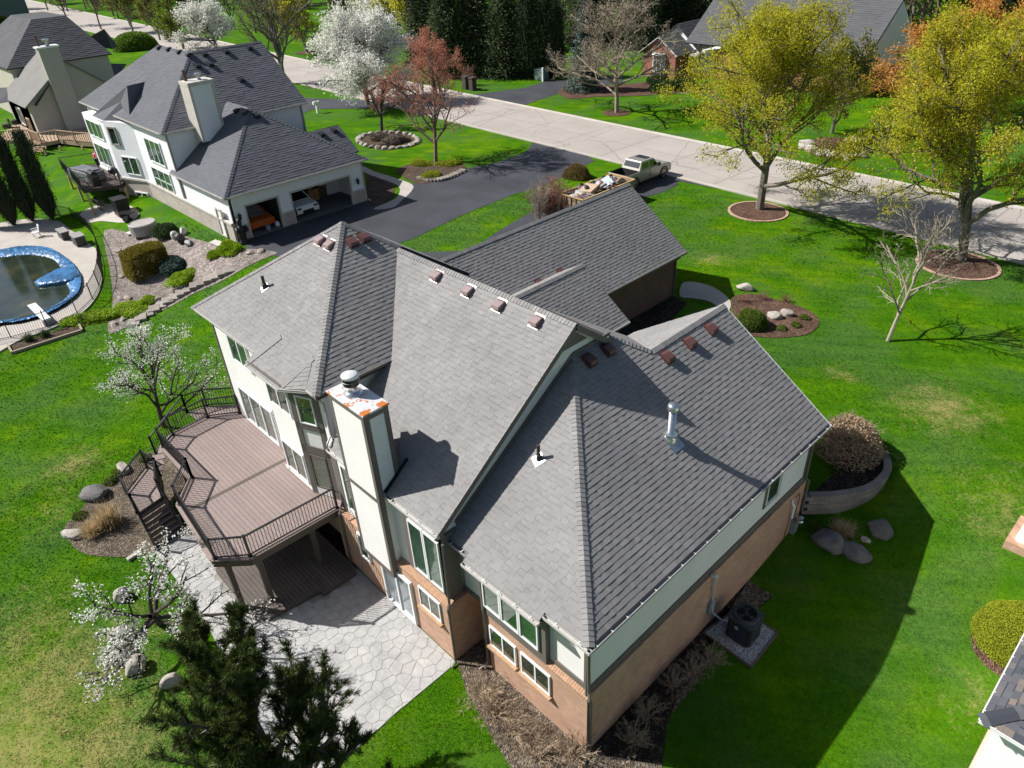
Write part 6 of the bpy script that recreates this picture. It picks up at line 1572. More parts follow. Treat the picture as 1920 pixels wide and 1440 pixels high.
m = MB(); m.box(T(-.9, -4.78, .72), T(.9, -3.15, .76)); m.box(T(-.92, -4.8, .72), T(-.86, -3.1, 1.22)); m.box(T(.86, -4.8, .72), T(.92, -3.1, 1.22)); m.box(T(-.9, -3.15, .72), T(.9, -3.08, 1.25)); m.build('bed_liner', MT('black_bed_liner', (.015, .015, .016), .8), TR)
m = MB()      # cab
cab = [(-.55, 1.13), (-1.25, 1.86), (-2.8, 1.9), (-3.15, 1.24)]
for xx, dx in ((-.93, .13), (.93, -.13)):
    for (y, z) in cab: m.v.append(T(xx+(dx if z > 1.5 else 0), y, z))
m.f += [(0, 1, 2, 3), (7, 6, 5, 4), (1, 5, 6, 2), (0, 4, 5, 1), (2, 6, 7, 3)]; m.t += [.5]*5
m.build('cab', BE, TR, bevel=.04)
def qd(name, pts, off, mat=DARKGL):
    b = MB(); P = [np.array(T(*p)) for p in pts]; n = unit(np.cross(P[1]-P[0], P[2]-P[0]))
    if np.dot(n, off) < 0: n = -n
    b.slab([p+n*.012 for p in P], n, .02); return b.build(name, mat, TR)
qd('windshield', [(-.8, -.66, 1.2), (.8, -.66, 1.2), (.72, -1.2, 1.78), (-.72, -1.2, 1.78)], (0, 1, .5)); qd('rear_window', [(-.78, -3.08, 1.34), (.78, -3.08, 1.34), (.72, -2.86, 1.8), (-.72, -2.86, 1.8)], (0, -1, .3))
for s_ in (-1, 1):
    qd('side_window', [(s_*.915, -.82, 1.3), (s_*.915, -1.85, 1.3), (s_*.825, -1.85, 1.76), (s_*.83, -1.28, 1.76)], (s_, 0, 0)); qd('side_window', [(s_*.915, -1.98, 1.3), (s_*.915, -2.9, 1.3), (s_*.825, -2.7, 1.76), (s_*.825, -1.98, 1.76)], (s_, 0, 0))
    b = MB(); b.box(T(s_*1.0-.03, -1.9, .45), T(s_*1.0+.03, -1.885, 1.15)); b.build('door_seam', BLACK, TR)
    b = MB(); b.box(T(s_*1.12-.1, -.95, 1.24), T(s_*1.12+.1, -.8, 1.48)); b.build('mirror', BLACK, TR)
    b = MB(); b.box(T(s_*.8-.17, .93, .82), T(s_*.8+.17, .99, 1.0)); b.build('headlight', MT('lamp_lens', (.6, .6, .62), .15), TR)
    b = MB(); b.box(T(s_*.9-.08, -4.9, .85), T(s_*.9+.08, -4.85, 1.2)); b.build('tail_light', MT('red_lens', (.4, .02, .02), .2), TR)
    for y in (0, -3.75):
        wheel(TR, T(s_*.86, y, .41), .42, .28, s_)
        b = MB(); b.tube([T(s_*1.0, y+.5*math.cos(t), .41+.5*math.sin(t)) for t in np.linspace(-.1, 3.24, 14)], .055, 5); b.build('wheel_arch', BLACK, TR)
b = MB(); b.box(T(-.5, -1.95, 1.885), T(.5, -1.35, 1.915)); b.build('sunroof', DARKGL, TR)
b = MB(); b.box(T(-.6, .95, .6), T(.6, 1.0, .98)); b.build('grille', BLACK, TR)
b = MB(); b.box(T(-.95, -5.02, .5), T(.95, -4.88, .68)); b.build('rear_bumper', STEEL, TR)
# dump trailer full of debris
r1, r2, r3, r4 = [PX(*q, 3.6) for q in ((1192, 331), (1149, 320), (1058, 362), (1096, 376))]
tx0, tx1 = (r2[0]+r3[0])/2, (r1[0]+r4[0])/2; ty0, ty1 = (r3[1]+r4[1])/2, (r1[1]+r2[1])/2
ty1 = min(ty1, TY-5.6)
TL = thing('utility_trailer', 'wood-sided trailer loaded with debris, hitched behind the beige pickup', 'trailer', ((tx0+tx1)/2, (ty0+ty1)/2, 2.02))
PLY = MT('trailer_plywood', (.35, .26, .17), .8, .2, 2, .2)
for lo, hi in (((tx0, ty0, 2.5), (tx0+.06, ty1, 3.5)), ((tx1-.06, ty0, 2.5), (tx1, ty1, 3.5)), ((tx0+.06, ty0, 2.5), (tx1-.06, ty0+.06, 3.5)), ((tx0+.06, ty1-.06, 2.5), (tx1-.06, ty1, 3.5))):
    b = MB(); b.box(lo, hi); b.build('side_panel', PLY, TL)
for p_, q_ in (((tx0, ty0), (tx0, ty1)), ((tx1, ty0), (tx1, ty1)), ((tx0, ty0), (tx1, ty0)), ((tx0, ty1), (tx1, ty1))):
    b = MB(); b.bar(V3(*p_, 3.53), V3(*q_, 3.53), .1, .07); b.build('top_rail', WOODP, TL)
b = MB(); b.box((tx0-.05, ty0, 2.4), (tx1+.05, ty1, 2.5)); b.build('floor', BLACK, TL)
for x in (tx0-.12, tx1+.12):
    for y in (-.4, .45): wheel(TL, (x, (ty0+ty1)/2+y, 2.36), .34, .2, 1 if x > tx0 else -1)
b = MB(); b.bar(((tx0+tx1)/2, ty1, 2.45), ((tx0+tx1)/2, TY-5.0, 2.5), .1, .12); b.build('tow_bar', BLACK, TL)
for i in range(5):
    x = tx0+.2+(tx1-tx0-.4)*i/4; b = MB(); b.box((x-.05, ty0-.02, 2.5), (x+.05, ty0-.001, 3.5)); b.build('stake', BLACK, TL)
dr = random.Random(4)
DM = [('brown_carton', (.36, .26, .17)), ('grey_debris', (.30, .28, .28)), ('purple_grey_bag', (.16, .12, .14)), ('white_debris', (.6, .58, .56)), ('rose_debris', (.42, .16, .15)), ('dark_debris', (.05, .045, .045))]
b = MB(); b.box((tx0+.07, ty0+.07, 2.5), (tx1-.07, ty1-.07, 3.2)); tag(b.build('debris_fill', MT('mixed_debris', (.12, .10, .095), .9, .5, 6, .4)), 'dark mixed rubble filling the bottom of the trailer', 'debris')
DL = ['crumpled brown carton', 'grey torn shingle bundle', 'dark purple-grey trash bag', 'broken white board', 'rose-red insulation scrap', 'black trash bag']
spots = ['near the tailgate of the trailer', 'in the middle of the trailer load', 'at the truck end of the trailer load', 'against the left side of the trailer', 'against the right side of the trailer']
for i in range(64):
    k = dr.randrange(6); x = dr.uniform(tx0+.3, tx1-.3); y = dr.uniform(ty0+.35, ty1-.35); s_ = dr.uniform(.12, .34)
    c = V3(x, y, 3.42+dr.uniform(0, .45)*(1-abs(2*(y-ty0)/(ty1-ty0)-1))); d1 = unit((dr.gauss(0, 1), dr.gauss(0, 1), dr.gauss(0, .4))); d2 = unit(np.cross(d1, (dr.random(), .2, 1))); d3 = np.cross(d1, d2)
    b = MB(); b.obox(c, d1*s_, d2*s_*dr.uniform(.4, .8), d3*s_*dr.uniform(.1, .5))
    fy = (y-ty0)/(ty1-ty0); sp = spots[0] if fy < .33 else (spots[2] if fy > .66 else spots[1])
    tag(b.build('debris_piece', MT(DM[k][0], DM[k][1], .85, .25, 4, .2)), DL[k]+' lying '+sp, 'debris', DL[k]+' '+sp)
c = V3(tx0*.4+tx1*.6, ty0*.42+ty1*.58, 3.75); b = MB(); d1 = unit((.35, .75, .35)); d2 = unit(np.cross(d1, (.3, -.3, 1))); d3 = np.cross(d1, d2); b.obox(c, d1*.55, d2*.42, d3*.02); tag(b.build('foam_board', MT('pale_blue_foam', (.50, .60, .63), .6)), 'pale blue foam board standing up out of the trailer load', 'board')
c = V3(tx0*.5+tx1*.5, ty0*.68+ty1*.32, 3.62); b = MB(); b.obox(c, (.55, .1, .05), (-.12, .62, .1), (0, -.02, .12)); tag(b.build('carton', MT('tan_carton', (.46, .34, .24), .85)), 'big tan cardboard box lying on top of the trailer load', 'box')
# cars in the neighbour's garage
WC = thing('white_car', 'white car parked nose out in the wide garage door of the white house', 'car', (-43.4, 16.2, GF))
CW = MT('white_car_paint', (.78, .78, .77), .3, .02, 1, .01, coat=.5)
def carbody(root, cx, cy, mat, L=4.6, W=1.86):
    pr = [(0, .3), (.05, .62), (-.15, .82), (-1.05, .98), (-1.75, 1.45), (-3.3, 1.5), (-4.2, 1.05), (-L+.05, .95), (-L, .4), (-L+.2, .25), (-.3, .22)]
    m = MB(); k = len(pr)
    for yy, sh in ((-W/2, 0), (-W/2*.93, 0), (W/2*.93, 0), (W/2, 0)):
        for (x, z) in pr:
            ins = .78 if z > 1.2 else 1.0
            m.v.append((cx+x, cy+yy*ins, GF+z+(.03 if abs(yy) < W/2*.95 else -.02)))
    for s_ in range(3):
        for i in range(k): j = (i+1) % k; m.f.append((s_*k+i, s_*k+j, (s_+1)*k+j, (s_+1)*k+i)); m.t.append(.5)
    m.f += [tuple(range(k)), tuple(reversed(range(3*k, 4*k)))]; m.t += [.5, .5]
    o = m.build('body', mat, root, bevel=.03)
    for x in (-.85, -3.7):
        for s_ in (-1, 1):
            c = V3(cx+x, cy+s_*(W/2-.08), GF+.33); b = MB(); n = 18
            for yy in (-.11, .11):
                for j in range(n): t = 6.2832*j/n; b.v.append((c[0]+.33*math.cos(t), c[1]+yy, c[2]+.33*math.sin(t)))
            b.f = [(j, (j+1) % n, n+(j+1) % n, n+j) for j in range(n)]+[tuple(range(n)), tuple(reversed(range(n, 2*n)))]; b.t = [.5]*len(b.f); b.build('wheel', MATS['tyre_rubber'], root)
    return o
carbody(WC, -42.0, 16.05, CW)
b = MB(); b.mesh([(-43.03, 15.3, GF+1.06), (-43.03, 16.8, GF+1.06), (-43.72, 16.65, GF+1.46), (-43.72, 15.45, GF+1.46)], [(0, 1, 2, 3)]); b.build('windshield', DARKGL, WC)
b = MB(); b.box((-42.03, 15.6, GF+.33), (-41.93, 16.5, GF+.55)); b.build('grille', BLACK, WC)
for y in (15.35, 16.75): b = MB(); b.box((-42.12, y-.16, GF+.62), (-41.96, y+.16, GF+.76)); b.build('headlight', BLACK, WC)
OC = thing('covered_car', 'car under an orange tarp with a grey blanket on top in the single garage bay', 'car', (-43.5, 12.3, GF))
TARP = MT('orange_tarp', (.48, .10, .018), .6, .15, 2, .1, bmp=.4, bscale=5, bdist=.05)
m = MB(); pr = [(0, .28), (.03, .78), (-1.0, 1.0), (-1.7, 1.38), (-3.1, 1.4), (-4.2, 1.0), (-4.3, .3)]; k = len(pr)
for yy in (-.98, -.9, .9, .98):
    for (x, z) in pr: m.v.append((-42.1+x, 12.32+yy*(.8 if z > 1.2 else 1), GF+z*(1 if abs(yy) < .95 else .88)+random.uniform(-.02, .02)))
for s_ in range(3):
    for i in range(k-1): m.f.append((s_*k+i, s_*k+i+1, (s_+1)*k+i+1, (s_+1)*k+i)); m.t.append(.5)
m.f += [tuple(range(k)), tuple(reversed(range(3*k, 4*k)))]; m.t += [.5, .5]; m.build('tarp', TARP, OC, smooth=False)
m = MB(); m.mesh([(-42.5, 11.75, GF+.98), (-42.5, 12.9, GF+.98), (-43.2, 13.0, GF+1.1), (-43.9, 12.85, GF+1.48), (-43.9, 11.8, GF+1.48), (-43.2, 11.7, GF+1.12)], [(0, 1, 2, 5), (5, 2, 3, 4)]); m.build('blanket', MT('grey_blanket', (.30, .29, .28), .9, .2, 3, .2), OC)
m = MB(); m.lathe([(.17, 0), (.2, .3), (.2, .32)], (-41.9, 12.55, GF), 14); tag(m.build('bucket', MT('grey_bucket', (.35, .36, .37), .5)), 'grey bucket on the floor in front of the orange-covered car', 'bucket')
m = MB(); m.lathe([(.12, 0), (.18, .05), (.19, .25), (.1, .36), (.04, .42)], (-41.95, 13.35, GF), 14); tag(m.build('jug', WHITE, smooth=True), 'white jug beside the orange-covered car at the garage pier', 'jug')
for i, (y, x, s_, col, lb, ct) in enumerate(((17.3, -45.5, .5, (.16, .07, .05), 'brown crate deep in the dark wide garage, left one', 'crate'), (18.2, -45.2, .45, (.42, .22, .10), 'orange-topped tool bench deep in the dark wide garage', 'bench'), (19.1, -45.6, .5, (.12, .10, .05), 'olive storage bin deep in the dark wide garage, right end', 'bin'))):
    b = MB(); b.box((x-s_, y-s_, GF), (x+s_, y+s_, GF+.8)); b.box((x-s_-.04, y-s_-.04, GF+.8), (x+s_+.04, y+s_+.04, GF+.9)); b.box((x-.2, y-.3, GF+.9), (x+.2, y+.1, GF+1.25)); tag(b.build('garage_'+ct, MT('garage_item_%d' % i, col, .7), bevel=.02), lb, ct)
# dark figure statue by the garage corner
m = MB(); c = V3(-40.9, 10.1, 2.0)
m.lathe([(.34, 0), (.36, .12), (.27, .2), (.30, .5), (.34, .85), (.30, 1.15), (.18, 1.3), (.13, 1.36), (.19, 1.45), (.21, 1.6), (.16, 1.75), (.05, 1.82)], c, 14, rfun=lambda t: 1+.12*math.cos(2*t+.8))
m.tube([c+V3(.05, -.3, 1.2), c+V3(.25, -.38, .95), c+V3(.42, -.1, .9)], [.12, .1, .08], 8); m.tube([c+V3(.05, .3, 1.2), c+V3(.25, .38, .95), c+V3(.42, .1, .92)], [.12, .1, .08], 8); m.lathe([(.1, 0), (.08, .08)], c+V3(.15, 0, 1.5), 8)
tag(m.build('garden_statue', MT('dark_bronze_statue', (.02, .02, .021), .5), smooth=True), 'dark standing statue beside the garage corner of the white house', 'statue')
# ------------------------------------------------------------------ pool garden of the neighbour
outer = spline([PX(*q, 0)[:2] for q in ((-60, 430), (0, 420), (60, 412), (120, 418), (165, 436), (184, 480), (192, 520), (183, 556), (155, 588), (110, 612), (50, 634), (-60, 655))], 4)
m = MB(); m.prism([tuple(p) for p in outer], -.05, .10); struct(m.build('pool_surround', CONC))
pe = [PX(*q, .1)[:2] for q in ((-70, 478), (0, 472), (40, 465), (92, 468), (130, 490), (152, 520), (150, 548), (128, 570), (88, 592), (40, 606), (0, 611), (-70, 622))]
pe = spline(pe, 5); pc = np.mean(np.array(pe), 0)
inn = [PX(*q, .1)[:2] for q in ((-70, 487), (0, 484), (45, 479), (92, 484), (112, 500), (118, 522), (128, 540), (130, 552), (112, 568), (80, 584), (40, 597), (0, 602), (-70, 612))]
inn = spline(inn, 5)
WAT, nt, bs = _nodes('murky_pool_water')
c = ramp(nt, noise(nt, .5, 5, .6), [(.3, (.012, .022, .016)), (.55, (.035, .045, .028)), (.7, (.07, .062, .025))]); nt.links.new(c, bs.inputs['Base Color']); bs.inputs['Roughness'].default_value = .08; bs.inputs['Specular IOR Level'].default_value = .6
bump(nt, bs, noise(nt, 3, 3), .12, .03); 
m = MB(); m.prism([tuple(p) for p in pe], .08, .125); POOL = thing('swimming_pool', 'neighbour swimming pool with murky dark water and a crumpled blue cover', 'pool', (-50, -1, 0))
m = MB(); m.prism([tuple(p) for p in pe], .101, .13); m.build('water', WAT, POOL)
BLUE = MT('blue_pool_cover', (.05, .17, .36), .28, .45, 1.2, .2, 8, bmp=.8, bscale=4, bdist=.12, spec=.6)
# cover: a crumpled sheet bunched round the rim
m = MB(); n1 = len(pe); rr = random.Random(12); rows_ = 7
def along(l, t): 
    f = t*len(l); i = int(f) % len(l); g = f-int(f); return np.array(l[i])*(1-g)+np.array(l[(i+1) % len(l)])*g
NN = 160; inner_t = []
for i in range(NN):
    a = along(pe, i/NN)
    # nearest point of the inner outline
    b = min((np.array(q) for q in inn), key=lambda q: np.linalg.norm(q-a)); inner_t.append((a, b))
for i in range(NN):
    for j in range(rows_):
        a, b = inner_t[i]; f = j/(rows_-1); p = a+(b-a)*f; h_ = .16+.10*math.sin(f*3.1)+.07*math.sin(i*1.7+j*2.1)*math.sin(f*3.14)+rr.uniform(-.03, .03)
        m.v.append((p[0], p[1], .12+h_*(1-.75*f) if j < rows_-1 else .11))
for i in range(NN):
    for j in range(rows_-1):
        i2 = (i+1) % NN; m.f.append((i*rows_+j, i*rows_+j+1, i2*rows_+j+1, i2*rows_+j)); m.t.append(.2+.6*rr.random())
m.build('blue_cover', BLUE, POOL, smooth=True)
m = MB(); c0 = PX(112, 520, .2)    # the folded heap of cover in the pool's right end
m.lathe([(1.35, 0), (1.42, .18), (1.2, .34), (1.05, .30), (.8, .36), (.3, .33)], (c0[0], c0[1], .05), 24, rfun=lambda t: 1+.16*math.sin(3*t)+.06*math.sin(9*t)); m.build('cover_heap', BLUE, POOL, smooth=True)
m = MB(); a, b = PX(60, 573, .45), PX(88, 600, .45); m.bar(np.append(a[:2], .55), np.append(b[:2], .5), .5, .05); m.build('diving_board', WHITE, POOL)
m = MB(); d = (b-a)*.35; q = b-d*.2; m.box((q[0]-.3, q[1]-.25, .1), (q[0]+.3, q[1]+.25, .46)); m.build('diving_board_stand', MT('stand_grey', (.4, .4, .4), .5), POOL)
# pool fence
FN = thing('pool_fence', 'black metal picket fence curving round the pool surround', 'fence', tuple(PX(190, 510, 0)))
fp_ = spline([PX(*q, 0)[:2] for q in ((-50, 652), (0, 640), (50, 630), (105, 611), (155, 584), (184, 548), (193, 508), (186, 466), (173, 441), (140, 416), (85, 404))], 6, False)
LL = [0]
for i in range(1, len(fp_)): LL.append(LL[-1]+np.linalg.norm(fp_[i]-fp_[i-1]))
def fat(s_): return V3(np.interp(s_, LL, [p[0] for p in fp_]), np.interp(s_, LL, [p[1] for p in fp_]), 0.02)
np_ = int(LL[-1]/2.0)
for i in range(np_):
    s0, s1 = LL[-1]*i/np_, LL[-1]*(i+1)/np_; a, b = fat(s0), fat(s1)
    m = MB(); m.box(a+V3(-.03, -.03, 0), a+V3(.03, .03, 1.3)); m.build('post', BLACK, FN)
    for z in (.15, 1.15): r = MB(); r.bar(a+V3(0, 0, z), b+V3(0, 0, z), .025, .035); ro = r.build('rail', BLACK, FN)
    for j in range(1, 15):
        c = a+(b-a)*j/15; m = MB(); m.box(c+V3(-.008, -.008, .08), c+V3(.008, .008, 1.22)); m.build('picket', BLACK, ro)
# pool furniture
def chair(q):
    c = PX(*q, .1); t = thing('plastic_chair', 'white plastic chair on the pool surround by the arborvitaes', 'chair', c); C_ = lambda x, y, z: V3(c[0]+x, c[1]+y, .1+z)
    m = MB(); m.box(C_(-.25, -.25, .4), C_(.25, .25, .44)); m.build('seat', WHITE, t, bevel=.02)
    for i in range(5): m = MB(); m.bar(C_(-.22+.11*i, .24, .44), C_(-.24+.12*i, .36, .92), .05, .03); m.build('back_slat', WHITE, t)
    m = MB(); m.bar(C_(-.28, .36, .92), C_(.28, .36, .92), .05, .06); m.build('back_rail', WHITE, t)
    for x in (-.24, .24):
        for y in (-.22, .24): m = MB(); m.bar(C_(x, y, 0), C_(x, y, .42), .05, .05, (0, 1, 0)); m.build('leg', WHITE, t)
        m = MB(); m.bar(C_(x*1.1, -.24, .64), C_(x*1.1, .3, .66), .06, .03); m.build('arm', WHITE, t)
chair((70, 444))
for k, (q, s_, lb) in enumerate((((122, 446), (.95, .6, .62), 'grey-topped storage bench by the pool fence, left of the two'), ((151, 458), (.8, .75, .75), 'grey cube-shaped storage box by the pool fence, right of the two'))):
    c = PX(*q, .1); T_ = thing('storage_box', lb, 'storage box', c, 'storage boxes by the pool')
    m = MB(); m.box((c[0]-s_[0]/2-.2, c[1]-s_[1]/2, .1), (c[0]+s_[0]/2+.2, c[1]+s_[1]/2, .1+s_[2])); m.build('box', MT('dark_grey_resin', (.07, .068, .065), .6), T_)
    m = MB(); m.box((c[0]-s_[0]/2-.24, c[1]-s_[1]/2-.04, .1+s_[2]), (c[0]+s_[0]/2+.24, c[1]+s_[1]/2+.04, .17+s_[2])); m.build('lid', MT('grey_resin_lid', (.30, .29, .28), .6), T_)
# timber-edged bed
bq = [PT(*q) for q in ((16, 650), (24, 664), (155, 622), (148, 608))]
drape('timber_bed_soil', [p[:2] for p in bq], MULCH, .05, 1)
m = MB()
for i in range(3): m.bar(bq[i]+V3(0, 0, .08), bq[i+1]+V3(0, 0, .08), .12, .2)
tag(m.build('timber_edging', MT('grey_timber', (.32, .26, .19), .85)), 'timber edging of the narrow bed outside the pool fence', 'edging')
gm2 = grass_mesh(701, .5, .5, 160, .02)
for k, (q, lb) in enumerate((((55, 640), 'dark green grass tuft in the timber-edged bed, left'), ((85, 632), 'dark green grass tuft in the timber-edged bed, right'), ((155, 605), 'dark green grass tuft at the end of the timber-edged bed'))): solo('grass_tuft', lb, PT(*q), gm2, L_DKSH, 'grass tuft', 'grass tufts by the timber bed', k, 1.2)
# rock garden bed
drape('rock_garden', spline(PTs([(196, 432), (260, 440), (330, 440), (400, 458), (440, 466), (500, 470), (516, 478), (430, 520), (360, 553), (300, 585), (240, 612), (207, 626), (203, 600), (212, 560), (205, 500)]), 3), STONEG, .03, .8)
drape('garden_gravel', spline(PTs([(330, 470), (400, 455), (450, 470), (440, 500), (380, 520), (350, 505)]), 4), m_mulch('pale_leaf_litter', (.24, .2, .18), (.46, .41, .38), 12), .05, .8)
for i in range(15):
    t = i/14; q = (252+(430-252)*t, 606+(508-606)*t-6*math.sin(t*3.1)); p = PT(*q); h_ = zt(p[0], p[1]-1.0)
    m = MB(); a = -.35+random.uniform(-.12, .12); d = V3(math.cos(a), math.sin(a), 0); e = V3(-d[1], d[0], 0); m.obox((p[0], p[1], p[2]+.02), d*.48, e*.36, V3(0, 0, .11+.05*(i % 2)), random.random()); tag(m.build('edging_stone', MT('grey_edge_stone', (.30, .265, .235), .9, .15, 3, .25, tone=.2), bevel=.03), 'grey flat stone of the stepped row edging the rock garden toward the lawn', 'stone', 'stones edging the rock garden')
for i, q in enumerate(((222, 470), (228, 520), (226, 560), (224, 590), (232, 600), (238, 500), (215, 610), (240, 560), (300, 560), (270, 455), (285, 565), (470, 475), (490, 472))):
    p = PT(*q); o = link('garden_stone', boulder_mesh(40+i, random.uniform(.25, .5), random.uniform(.2, .35), .15), MT('tan_flagstone', (.33, .28, .235), .9, .2, 3, .3), smooth=True, loc=(p[0], p[1], p[2]+.05)); tag(o, 'tan flat stone lying in the chips of the rock garden', 'stone', 'flat stones in the rock garden')
w, l = blob_meshes(711, .95, 1.5, 2.0, 26000, .05, .05, up=.3, shell=.25, box=.75, stems=14)
plant('clipped_hedge', 'golden-olive clipped hedge block in the rock garden by the pool', PT(280, 510), [('stems', w, TWIG), ('foliage', l, LF('golden_hedge_leaf', (.20, .165, .02), .4))], 'hedge', rot=.15)
w, l = blob_meshes(713, 1.3, 1.0, .6, 6000, .06, .3)
plant('juniper', 'low blue-green spreading juniper beside the golden hedge', PT(330, 502), [('stems', w, TWIG), ('foliage', l, L_JUNI)])
w, l = blob_meshes(715, 1.0, .9, .9, 7000, .05, .2)
plant('round_shrub', 'dark green rounded shrub against the pale brick wall of the white house', PT(313, 440), [('stems', w, TWIG), ('foliage', l, L_DKSH)])
w, l = blob_meshes(717, 1.0, .8, .3, 3600, .05, .35, stems=6)
for k, (q, s_, lb) in enumerate((((245, 585), (1.5, 1.2, 1), 'bright yellow-green ground cover at the foot of the stepped stone row'), ((178, 598), (1.9, 1.3, 1.1), 'bright yellow-green ground cover outside the pool fence corner'), ((348, 522), (1.3, 1.2, 1.3), 'bright yellow-green clump beside the juniper'), ((432, 470), (.95, .95, 1.9), 'bright yellow-green clump near the garage corner, larger'), ((405, 480), (.6, .6, 1.2), 'bright yellow-green clump near the garage corner, smaller'), ((275, 568), (.8, .7, 1), 'bright yellow-green patch between the stepped stones and the hedge'))):
    plant('ground_cover', lb, PT(*q), [('stems', w, TWIG), ('foliage', l, L_SPRING)], 'ground cover', 'bright ground cover in the rock garden', k*1.1, s_)
m = MB(); c = PT(272, 436); m.lathe([(1.0, 0), (1.02, .8), (.95, .86), (.9, .8), (.3, .78)], c, 24); tag(m.build('round_tub', MT('grey_tub_resin', (.36, .33, .31), .6)), 'round grey tub against the bay of the white house', 'tub')
m = MB(); c = PT(252, 437); m.obox(c+V3(0, 0, .08), (.5, .2, .02), (-.15, .4, 0), (0, 0, .03)); tag(m.build('flat_board', MT('pale_board', (.6, .55, .5), .7)), 'pale flat board lying on the rock garden near the round tub', 'board')
for i, (q, col, sz, lb) in enumerate((((340, 455), (.02, .02, .022), (.5, .4, .45), 'black bagged mower in the clutter by the pale brick wall'), ((330, 448), (.62, .6, .56), (.35, .3, .4), 'white sacks in the clutter by the pale brick wall'), ((355, 460), (.12, .12, .12), (.45, .3, .25), 'dark cart in the clutter by the pale brick wall'), ((345, 440), (.6, .58, .55), (.28, .28, .35), 'pale bin in the clutter by the pale brick wall'))):
    p = PT(*q); o = link('clutter_item', boulder_mesh(70+i, *sz), MT('clutter_%d' % i, col, .5, .1, 3, .1), loc=(p[0], p[1], p[2]+sz[2]*.7)); tag(o, lb, 'clutter')
for k, q in enumerate(((408, 458), (418, 462))):
    p = PT(*q); m = MB(); m.obox(p+V3(0, 0, .1), (.55, .12, 0), (-.1, .28, 0), (0, 0, .06)); tag(m.build('door_step', MT('pale_step_stone', (.5, .47, .42), .85), bevel=.02), ['pale stone step at the side door of the white house, nearer the wall', 'pale stone step at the side door, nearer the lawn'][k], 'step', 'side door steps')
# patio and clutter under the black deck
drape('shaded_patio', spline(PTs([(150, 402), (185, 385), (240, 385), (262, 402), (235, 418), (190, 415), (165, 418)]), 3), CONC, .04, 1)
m = MB(); c = PT(190, 398); m.tube([c+V3(-.6, 0, .9), c+V3(.6, .1, .9)], .3, 12); m.tube([c+V3(-.4, 0, .3), c+V3(-.4, 0, .9)], .04, 6); m.tube([c+V3(.4, 0, .3), c+V3(.4, 0, .9)], .04, 6); m.tube([c+V3(-.4, .2, 0), c+V3(-.4, 0, .4)], .03, 6); m.tube([c+V3(.4, .2, 0), c+V3(.4, 0, .4)], .03, 6); tag(m.build('barrel_smoker', BLACK), 'black barrel smoker on the small slab below the black deck', 'grill')
m = MB(); c = PT(232, 402); m.box(c+V3(-.6, -.5, 0), c+V3(.6, .5, 1.3)); m.box(c+V3(-.65, -.55, 1.3), c+V3(.65, .55, 1.42)); tag(m.build('storage_cabinet', BLACK, bevel=.03), 'black storage cabinet against the bay of the white house below the deck', 'cabinet')
m = MB(); c = PT(243, 412); m.lathe([(.5, 0), (.52, .1), (.1, .12), (.1, .6), (.6, .62), (.6, .68)], c, 16); tag(m.build('round_table', BLACK), 'black round table in the shade beside the storage cabinet', 'table')

# black deck on the back of the white house
ND = thing('black_deck', 'small black-railed deck with tan posts on the back of the white house', 'deck', (-64, 7.5, 0))
nz = 3.0; nd_ = [PX(*q, nz)[:2] for q in ((118, 317), (155, 356), (227, 346))]+[(-59.8, 8.75), (-65.3, 8.75), (-67.6, 9.8)]
boards(ND, nd_, nz-.05, nz, .28, MT('dark_deck_board', (.07, .05, .045), .7), 'deck_board')
m = MB(); m.prism([tuple(p) for p in nd_], nz-.3, nz-.06); m.build('frame', MT('dark_deck_frame', (.05, .035, .03), .7), ND)
railing(ND, [V3(*nd_[5], nz), V3(*nd_[0], nz), V3(*nd_[1], nz), V3(*nd_[2], nz)], 1.0, .2)
for q in (nd_[0], nd_[1], nd_[2], (np.array(nd_[0])+np.array(nd_[1]))/2): m = MB(); m.box((q[0]-.08, q[1]-.08+.2, 0), (q[0]+.08, q[1]+.08+.2, nz-.3)); m.build('post', WOODP, ND)
c = PX(160, 318, nz+.8); m = MB(); m.obox((c[0], c[1], nz+.45), (1.7, .3, 0), (-.15, .75, 0), (0, 0, .4)); m.obox((c[0], c[1], nz+.9), (1.5, .28, .05), (-.15, .6, -.05), (0, 0, .06)); tag(m.build('covered_table', MT('grey_furniture_cover', (.20, .21, .23), .35, .3, 1.5, .2, bmp=.6, bscale=3, bdist=.1), bevel=.08), 'long outdoor table under a shiny grey cover on the black deck', 'table')
c = PX(218, 338, nz); m = MB(); m.lathe([(.05, 0), (.05, .5), (.3, .6), (.4, .85), (.3, 1.05), (.05, 1.12)], c, 14); tag(m.build('kettle_grill', BLACK, smooth=True), 'round black kettle grill on the black deck by the house wall', 'grill')
c = PX(180, 346, nz); m = MB(); m.box(c+V3(-.6, -.3, 0), c+V3(.6, .3, .8)); m.box(c+V3(-1.0, -.3, .8), c+V3(1.0, .3, .86)); m.tube([c+V3(-.55, 0, .9), c+V3(.55, 0, .9)], .3, 12); m.bar(c+V3(-.4, -.32, 1.0), c+V3(.4, -.32, 1.0), .04, .04); tag(m.build('gas_grill', BLACK), 'black gas grill at the front railing of the black deck', 'grill')
